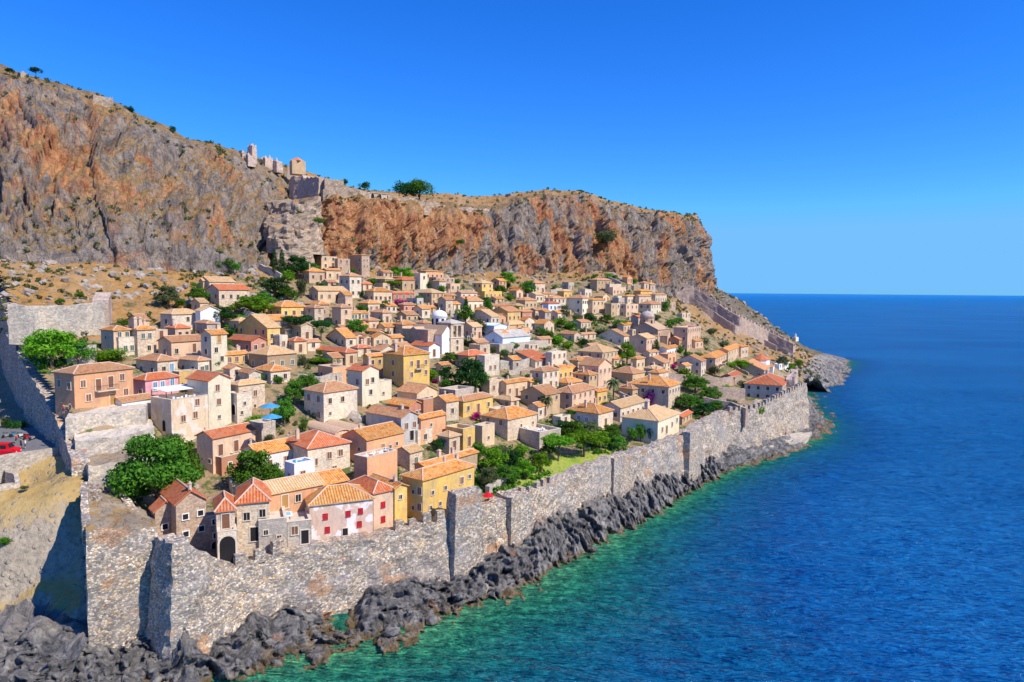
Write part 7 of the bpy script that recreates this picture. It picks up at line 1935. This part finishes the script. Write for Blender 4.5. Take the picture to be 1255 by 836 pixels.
for a in [('broad', 349, 522, 30, 38, G), ('broad', 362, 496, 34, 34, G), ('broad', 377, 479, 36, 22, G), ('bush', 330, 545, 16, 16, O), ('bush', 372, 526, 14, 12, G), ('bush', 340, 470, 20, 12, G),
          ('broad', 64, 452, 64, 54, B), ('broad', 96, 448, 40, 34, G), ('bush', 132, 442, 52, 18, B), ('bush', 40, 434, 30, 30, B), ('bush', 80, 420, 30, 16, B), ('bush', 92, 407, 22, 18, B), ('bush', 152, 400, 20, 12, G), ('bush', 75, 372, 10, 8, G), ('bush', 97, 366, 12, 10, G), ('bush', 75, 490, 14, 18, O),
          ('broad', 206, 376, 34, 28, O), ('broad', 243, 372, 34, 22, G), ('bush', 222, 377, 20, 14, G), ('bush', 276, 330, 26, 16, G), ('bush', 290, 333, 16, 14, G), ('bush', 238, 352, 12, 8, G),
          ('broad', 271, 399, 46, 26, D), ('broad', 308, 386, 56, 26, B), ('bush', 288, 398, 36, 16, B), ('broad', 323, 378, 28, 22, G), ('broad', 262, 408, 30, 16, D), ('bush', 283, 414, 20, 14, D),
          ('cypress', 337, 338, 9, 32, D), ('cypress', 345.5, 340, 10, 34, D), ('broad', 365, 340, 40, 28, D), ('broad', 382, 340, 24, 20, G), ('broad', 338, 364, 38, 26, D), ('broad', 352, 368, 30, 18, G), ('bush', 368, 362, 20, 26, O), ('bush', 352, 346, 20, 18, B), ('bush', 330, 352, 18, 14, O),
          ('umbrella', 365, 414, 40, 30, D), ('umbrella', 394, 418, 28, 28, D), ('broad', 435, 412, 36, 22, G), ('bush', 316, 470, 28, 14, G), ('bush', 266, 452, 16, 12, G), ('bush', 298, 466, 16, 10, G),
          ('bush', 432, 336, 9, 9, G), ('broad', 496, 343, 30, 16, B), ('bush', 485, 336, 16, 12, G), ('umbrella', 481, 357, 26, 14, B), ('broad', 472, 381, 16, 14, G), ('bush', 444, 366, 8, 12, D), ('bush', 458, 350, 12, 12, G),
          ('bush', 524, 356, 14, 14, D), ('bush', 541, 362, 14, 16, G), ('bush', 496, 415, 10, 10, G), ('cypress', 571, 386, 8, 22, D), ('broad', 571, 398, 24, 26, G), ('broad', 586, 412, 24, 24, O), ('bush', 575, 424, 22, 12, O), ('bush', 598, 384, 12, 22, G), ('bush', 562, 420, 14, 10, O),
          ('broad', 621, 352, 30, 20, B), ('broad', 614, 362, 20, 14, G), ('broad', 647, 364, 24, 22, G), ('broad', 577, 482, 46, 48, D), ('broad', 546, 470, 26, 24, D), ('broad', 552, 446, 26, 16, G), ('bush', 533, 466, 30, 16, B), ('broad', 590, 478, 26, 26, G), ('bush', 548, 474, 24, 12, G),
          ('broad', 633, 388, 14, 14, G), ('broad', 691, 394, 18, 22, O), ('broad', 722, 398, 22, 16, D), ('bush', 706, 396, 14, 12, G), ('bush', 686, 402, 22, 16, B), ('bush', 700, 404, 24, 12, G), ('bush', 717, 410, 24, 10, O), ('broad', 744, 396, 20, 12, G), ('bush', 757, 404, 24, 16, G), ('bush', 741, 412, 26, 12, O),
          ('bush', 672, 416, 22, 14, G), ('bush', 684, 422, 24, 14, B), ('bush', 697, 428, 22, 12, B), ('bush', 716, 424, 22, 12, D), ('bush', 735, 430, 24, 12, G), ('broad', 657, 477, 20, 14, O), ('bush', 697, 452, 14, 12, G),
          ('broad', 768, 448, 28, 30, B), ('broad', 762, 462, 26, 18, G), ('cypress', 804, 434, 10, 18, D), ('cypress', 840, 440, 6, 12, D), ('broad', 839, 468, 26, 18, B), ('bush', 813, 464, 8, 12, G), ('bush', 783, 468, 26, 12, G), ('bush', 823, 402, 18, 14, G), ('bush', 816, 382, 14, 18, G), ('bush', 832, 396, 14, 8, G),
          ('bush', 835, 433, 12, 12, G), ('bush', 850, 438, 26, 8, G), ('bush', 862, 424, 18, 14, O), ('bush', 874, 410, 20, 10, O), ('bush', 886, 424, 18, 8, O), ('bush', 876, 460, 16, 16, O), ('broad', 908, 452, 30, 12, B), ('bush', 896, 450, 14, 8, B), ('broad', 959, 452, 18, 18, O), ('broad', 970, 458, 14, 14, B), ('bush', 978, 450, 12, 12, G),
          ('broad', 852, 482, 40, 24, G), ('broad', 870, 492, 34, 20, G), ('broad', 845, 502, 40, 20, G), ('broad', 862, 510, 30, 18, D), ('bush', 832, 498, 18, 16, O), ('broad', 897, 504, 24, 16, O), ('broad', 878, 504, 24, 14, G), ('bush', 891, 480, 18, 10, B), ('bush', 930, 508, 18, 12, B), ('bush', 917, 506, 12, 12, O), ('bush', 770, 496, 14, 10, O),
          ('bush', 544, 552, 28, 20, D), ('bush', 480, 592, 28, 24, G), ('broad', 604, 580, 42, 34, B), ('broad', 622, 594, 40, 26, G), ('broad', 586, 566, 28, 26, G), ('broad', 615, 566, 30, 20, O), ('broad', 643, 588, 30, 28, B), ('broad', 629, 572, 30, 22, D), ('broad', 662, 578, 34, 26, B), ('bush', 640, 560, 30, 18, B), ('broad', 598, 598, 30, 28, O),
          ('umbrella', 684, 566, 42, 36, B), ('umbrella', 716, 560, 46, 34, B), ('broad', 704, 540, 42, 26, G), ('broad', 735, 550, 36, 24, B), ('broad', 757, 552, 28, 20, G), ('broad', 722, 534, 36, 18, O), ('broad', 748, 540, 30, 22, G), ('broad', 690, 532, 30, 18, D), ('broad', 672, 560, 26, 20, G), ('bush', 646, 604, 24, 16, G), ('bush', 664, 602, 12, 10, G),
          ('bush', 661, 528, 18, 14, B), ('broad', 700, 512, 18, 12, G), ('bush', 684, 518, 14, 10, G), ('broad', 685, 494, 12, 14, O), ('bush', 742, 500, 12, 10, O), ('bush', 785, 540, 14, 26, G), ('bush', 796, 542, 12, 24, D), ('bush', 775, 540, 16, 20, G), ('bush', 560, 506, 26, 10, O), ('bush', 614, 484, 14, 10, O), ('bush', 448, 580, 8, 14, G), ('bush', 500, 556, 10, 8, G),
          ('bush', 396, 444, 44, 8, B), ('bush', 372, 448, 16, 16, O), ('bush', 383, 470, 28, 10, D), ('bush', 466, 398, 10, 8, G), ('bush', 420, 420, 12, 8, G), ('bush', 650, 440, 10, 10, G), ('bush', 605, 434, 14, 12, O), ('bush', 620, 440, 14, 14, O), ('bush', 590, 446, 12, 8, G)]:
    plant(*a)
plant('palm', 669, 510, 20, 26, O, 'tall palm with a thick trunk in front of the tan three windowed house')
plant('palm', 752, 490, 22, 26, O, 'dry yellowish palm right of the tall pink jagged roofed house')
plant('palm', 758, 502, 12, 14, O, 'small palm below the dry yellowish palm')
for a in [('bush', 490, 376, 20, 12, 'flower_magenta', 'magenta creeper in front of the low rose house'), ('bush', 535, 470, 16, 7, 'flower_magenta', 'magenta creeper at the foot of the yellow mansion'), ('bush', 584, 516, 14, 14, 'flower_magenta', 'magenta creeper left of the large double roofed house'),
          ('bush', 424, 596, 22, 10, 'flower_purple', 'purple flowering bush behind the red shuttered house'), ('bush', 775, 532, 24, 16, 'flower_magenta', 'large purple creeper on the wall left of the tall chimney house'), ('bush', 794, 496, 18, 22, 'flower_purple', 'dark pink creeper below the long orange hipped roof'), ('bush', 786, 486, 12, 10, 'flower_purple', 'dark pink creeper beside the small palm'),
          ('bush', 826, 452, 10, 8, 'flower_magenta', 'small magenta creeper left of the blue grey sided house'), ('bush', 859, 515, 6, 6, 'flower_magenta', 'tiny magenta flowers on the wall behind the brown sea tower')]:
    plant(*a)
for (px, py, d) in FREE:
    r1 = rr_.uniform(1.6, 4.2) * F0 / d
    plant(rr_.choice(['bush', 'bush', 'broad']), px, py, r1 * rr_.uniform(.9, 1.5), r1 * rr_.uniform(.6, 1.0), rr_.choice([G, G, O, D, B]))
# on the cliff top
for a in [('bush', 498, 243, 36, 24, D, 'left half of the big dark tree clump on the cliff edge', 330), ('bush', 514, 243, 38, 28, G, 'right half of the big dark tree clump on the cliff edge', 332), ('bush', 447, 232, 17, 11, D, 'round dark shrub on the skyline left of the big tree clump', 352),
          ('bush', 424, 226, 9, 8, D, 'small dark shrub on the skyline above the gatehouse', 345), ('bush', 44, 90, 16, 9, D, 'dark shrub on the upper left skyline', 258), ('bush', 159, 138, 12, 9, D, 'dark shrub on the left skyline right of the ruined wall block', 278), ('bush', 212, 162, 8, 9, D, 'small shrub halfway down the left skyline', 286),
          ('bush', 710, 240, 13, 9, D, 'lone round shrub on the far plateau skyline', 425), ('bush', 390, 274, 14, 10, G, 'green shrub between the hairpins of the cliff path', 278), ('bush', 367, 262, 8, 5, G, 'small shrub above the middle hairpin wall', 279), ('bush', 12, 90, 12, 8, D, 'shrub at the very left edge of the skyline', 256),
          ('bush', 745, 300, 34, 22, O, 'grey green shrubs on the ledge of the dark right cliff', 383), ('bush', 565, 300, 14, 8, G, 'small shrub in the middle of the dark red cliff', 330)]:
    plant(a[0], a[1], a[2], a[3], a[4], a[5], a[6], a[7], group='shrubs on the cliff')
for a in [(24, 536, 30, 26, 'shaded shrub on the foot of the west wall'), (8, 528, 16, 20, 'shaded shrub at the left edge under the west wall')]:
    plant('bush', a[0], a[1], a[2], a[3], D, a[4], 141, group='shrubs outside the west wall')
for a in [(5, 668, 22, 12, G, 'green tuft among the stones at the left edge'), (30, 600, 10, 6, O, 'grey green tuft in the dry field'), (147, 648, 16, 10, O, 'olive green tuft on the bastion platform')]:
    plant('bush', a[0], a[1], a[2], a[3], a[4], a[5], None if a[0] != 147 else 97, f=west_f, group='shrubs outside the west wall')

# ---------- scrub: countless low tufts over the slopes and ledges
def scrub(name, pts, size, mat, seed, per=26):
    r = np.random.RandomState(seed); P = np.array(pts); n = len(P)
    V = leaves(per * n, [(0, 0, .32, .5, .5, .36)], .42, seed, .4).reshape(-1, 4, 3)
    o = np.repeat(P, per, 0); s = np.repeat(size * r.uniform(.5, 1.4, n), per)
    r.shuffle(V)
    V = V * s[:, None, None] + o[:, None, :]
    me = quads_mesh(name, V.reshape(-1, 3), mat); ob = bpy.data.objects.new(name, me); COL.objects.link(ob); tag(ob, kind='stuff'); return ob
rs = np.random.RandomState(5)
pts = []
tries = 0
while len(pts) < 1500 and tries < 60000:
    tries += 1
    u, v = rs.uniform(-20, 400), rs.uniform(15, 185); x, y = uv2xy(u, v)
    if float(behind_cliff(x, y)) > 3: continue
    vb = vbase(u)
    wildp = 1 if (v > vb * .82 or (u < 62 and v > 95)) else (.16)
    if u > 262: wildp = .9
    if noise3(x * .04, y * .04, 7.7) * .8 + .45 < rs.rand() * 1.0: continue
    if rs.rand() > wildp: continue
    z = float(town_f(x, y))
    if z < 6: continue
    rr_, _ = terrain_rough(np.array(x), np.array(y), np.array(z)); pts.append((x, y, z + float(rr_) - .1))
so = scrub('scrub', pts, 1.5, 'scrub', 3)
so['label'] = 'low dry scrub scattered over the hillside and talus'
pts = []
for _ in range(1300):
    j = rs.randint(5, C2.shape[1] - 60); i = int(rs.choice([rs.randint(28, 60), rs.randint(120, 176)], p=[.4, .6])); pts.append(tuple(C2[i, j] + np.array([0, 0, -.1])))
so = scrub('scrub', pts, 1.6, 'leaf_olive', 9, 22); so['label'] = 'sparse dark scrub on the cliff ledges and along the skyline'
# low green undergrowth between the houses
pts = []
for (px, py, r1, n_) in ((600, 590, 40, 120), (650, 590, 34, 60), (740, 545, 30, 50), (300, 392, 30, 60), (690, 418, 34, 70), (855, 498, 34, 80), (60, 440, 36, 60), (575, 470, 20, 40), (345, 370, 22, 40), (700, 530, 40, 60), (120, 435, 24, 30), (730, 402, 30, 50), (345, 510, 14, 20), (630, 560, 30, 40)):
    for _ in range(n_):
        a, q = rs.uniform(0, 6.28), math.sqrt(rs.rand()); p = pix_ground(px + r1 * q * math.cos(a), py + r1 * .5 * q * math.sin(a)); pts.append((p[0], p[1], p[2]))
so = scrub('undergrowth', pts, 1.3, 'leaf_green', 17, 22); so['label'] = 'green undergrowth in the gardens between the houses'
# boulders on the slopes and along the waterline
def boulders(name, pts, smin, smax, mat, seed, flat=.7):
    r = np.random.RandomState(seed)
    import bmesh
    bm = bmesh.new(); bmesh.ops.create_icosphere(bm, subdivisions=1, radius=1); bv = np.array([v.co[:] for v in bm.verts]); bf = np.array([[v.index for v in f.verts] for f in bm.faces]); bm.free()
    V, F = [], []
    for i, p in enumerate(pts):
        s = smin + (smax - smin) * r.rand() ** 2.2; k = bv * (1 + r.uniform(-.28, .28, (len(bv), 1))) * s * r.uniform(.6, 1.2, 3) * np.array([1, 1, flat])
        a = r.uniform(0, 6.28); R_ = np.array([[math.cos(a), -math.sin(a), 0], [math.sin(a), math.cos(a), 0], [0, 0, 1]])
        V.append(k @ R_.T + np.array(p)); F.append(bf + len(bv) * i)
    V = np.concatenate(V); F = np.concatenate(F)
    me = bpy.data.meshes.new(name); me.from_pydata(V.tolist(), [], F.tolist()); me.materials.append(MATS[mat]); me.update()
    o = bpy.data.objects.new(name, me); COL.objects.link(o); tag(o, kind='stuff'); return o
mat_flat('boulder_pale', (.34, .29, .24), .95, 1.2, .4)
pts = []; tries = 0
while len(pts) < 1500 and tries < 40000:
    tries += 1
    u, v = rs.uniform(-20, 400), rs.uniform(20, 185); x, y = uv2xy(u, v); vb = vbase(u)
    if float(behind_cliff(x, y)) > 3: continue
    if not (v > vb * .84 or (u < 66 and v > 98) or u > 268) and rs.rand() > .05: continue
    if noise3(x * .05, y * .05, 1.7) + .35 < rs.rand(): continue
    z = float(town_f(x, y))
    if z < 5: continue
    rr_, _ = terrain_rough(np.array(x), np.array(y), np.array(z)); pts.append((x, y, z + float(rr_)))
bo = boulders('boulders', pts, .4, 2.0, 'boulder_pale', 4); bo['label'] = 'pale limestone boulders strewn over the slopes'
pts = []
for _ in range(200):
    j = rs.randint(0, nS); t = rs.uniform(.75, 1.45); k = int(np.searchsorted(tt, t)); q = Rb[min(k, nT - 1), j]; pts.append((q[0] + rs.uniform(-1, 1), q[1] + rs.uniform(-1, 1), max(-.5, q[2])))
bo = boulders('shore_boulders', pts, .4, 1.3, 'shore_rock', 6, .7); bo['label'] = 'dark boulders along the waterline'
for i, (px, py, s, lb) in enumerate(((262, 812, 1.9, 'yellowish rock standing in the green shallows nearest the camera'), (394, 806, 1.1, 'lone submerged brown rock off the shore'), (931, 563, 1.0, 'small dark rock off the quay'), (1004, 512, 1.3, 'dark rock off the eastern corner'), (1000, 486, 1.2, 'dark rock in the inlet below the cape'), (652, 700, 1.2, 'reddish rock at the waterline below the garden wall'), (760, 655, 1.3, 'pale reddish rock at the waterline below the lawn'))):
    p = PZ(px, py, -.3); o = boulders('sea_rock', [tuple(p)], s * 1.3, s * 1.3 + .01, 'shore_rock', 60 + i, .55); o['kind'] = 'thing'; tag(o, lb, 'rock')

# ------------------------------------------------------------ labels: each says which one
LM = [(116, 480, 'big orange mansion'), (200, 484, 'bright pink house'), (228, 505, 'patchy pink building'), (498, 455, 'tall yellow mansion'), (536, 392, 'white domed church'), (551, 415, 'stone bell tower'),
      (775, 395, 'stone domed church'), (628, 412, 'white chapel'), (938, 448, 'white octagonal church'), (420, 640, 'red shuttered house'), (440, 325, 'square brown tower'), (392, 457, 'restaurant awning'), (195, 575, 'largest tree'),
      (342, 326, 'pair of cypresses'), (505, 230, 'cliff top trees'), (640, 445, 'bright red flat roof'), (669, 495, 'tall palm'), (752, 478, 'dry palm'), (798, 528, 'tall chimney house'), (700, 575, 'lawn'), (540, 600, 'long yellow building'),
      (603, 450, 'plain pale tower house'), (675, 380, 'red roofed white house'), (721, 392, 'round hillside bush'), (621, 345, 'bright cliff foot tree'), (590, 350, 'yellow cliff foot house'), (490, 370, 'magenta creeper'), (577, 460, 'dark round trees'),
      (800, 488, 'long orange hipped roof'), (935, 480, 'wide far corner house'), (880, 445, 'pink balcony row'), (840, 415, 'roofless pink ruin'), (768, 435, 'bright green park tree'), (645, 540, 'long grey terrace house'), (312, 425, 'dark rose house'),
      (328, 415, 'blue sided yellow house'), (355, 382, 'yellow three doored house'), (280, 362, 'long red roofed house'), (175, 418, 'three chimneyed house'), (70, 385, 'pale retaining wall'), (287, 550, 'pink gabled house'), (332, 503, 'blue umbrellas'),
      (400, 565, 'rubble stone house'), (443, 470, 'white gabled house'), (410, 500, 'broad pale stone house'), (480, 525, 'blue grey fronted house'), (572, 540, 'yellow flat block'), (815, 345, 'gate tower'), (736, 350, 'highest pinkish house'),
      (730, 465, 'jagged roofed pink house'), (860, 455, 'blue grey sided house'), (733, 435, 'broad sandy roof'), (708, 518, 'blue shuttered lawn house'), (420, 540, 'beige vaulted houses'), (455, 557, 'peach terrace house')]
used = {}
for o in bpy.data.objects:
    if o.parent is None and o.get('label'): used.setdefault(o['label'], []).append(o)
def rel(px, py, lx, ly):
    dx, dy = px - lx, py - ly
    if abs(dx) > 1.6 * abs(dy): return ('just left of' if dx > -28 else 'left of') if dx < 0 else ('just right of' if dx < 28 else 'right of')
    if abs(dy) > 1.6 * abs(dx): return ('just above' if dy > -26 else 'above') if dy < 0 else ('just below' if dy < 26 else 'below')
    return ('up' if dy < 0 else 'down') + (' left of' if dx < 0 else ' right of')
def label_for(desc, px, py, own=()):
    near = sorted(LM, key=lambda q: (q[0] - px) ** 2 + ((q[1] - py) * 1.3) ** 2)
    near = [q for q in near if (q[0] - px) ** 2 + (q[1] - py) ** 2 > 30]
    for q in near[:2]:
        s = f'{desc} {rel(px, py, q[0], q[1])} the {q[2]}'
        if s not in used and len(s.split()) <= 16: used[s] = 1; return s
    for a in range(0, 4):
        for b in range(a + 1, 6):
            q, w = near[a], near[b]
            s = f'{desc} {rel(px, py, q[0], q[1])} the {q[2]}, {rel(px, py, w[0], w[1])} the {w[2]}'
            if len(s.split()) > 16: s = f'{" ".join(desc.split()[-3:])} {rel(px, py, q[0], q[1])} the {q[2]}, {rel(px, py, w[0], w[1])} the {w[2]}'
            if s not in used and len(s.split()) <= 16: used[s] = 1; return s
    return None
for h in HOUSES:
    if h['root'].get('label'): continue
    wpx = h['x2'] - h['x0']; big = 'wide' if wpx > 38 else ('small' if wpx < 21 else '')
    rf = 'flat roofed' if h['rt'] == 'flat' else f"{ROOFW[h['rc']]} roofed"
    if (h['yb'] - h['yt']) > 1.0 * (h['x2'] - h['x0']): big = 'tall'
    nm = 'terrace block' if h['name'] == 'terrace_block' else 'house'
    s = label_for(f"{big} {WALLW[h['wc']]} {rf} {nm}".strip(), h['px'], h['py'])
    h['root']['label'] = s or f"{WALLW[h['wc']]} {rf} house in the crowd of small houses"
for o, px, py in LANES:
    o['label'] = label_for('low stone lane wall', px, py) or 'low stone lane wall somewhere between the small houses'
MW = {'leaf_green': 'green', 'leaf_bright': 'bright green', 'leaf_dark': 'dark green', 'leaf_olive': 'grey green'}
KN = {'broad': 'leafy tree', 'bush': 'shrub', 'umbrella': 'flat topped tree', 'cypress': 'narrow cypress', 'palm': 'palm'}
for t in PLANTS:
    if t['root'].get('label'): continue
    sz = 'large' if t['w'] >= 40 else ('small' if t['w'] < 18 else '')
    s = label_for(f"{sz} {MW[t['mat']]} {KN[t['kind']]}".strip(), t['px'], t['py'])
    t['root']['label'] = s or f"{MW[t['mat']]} {KN[t['kind']]} among the houses"
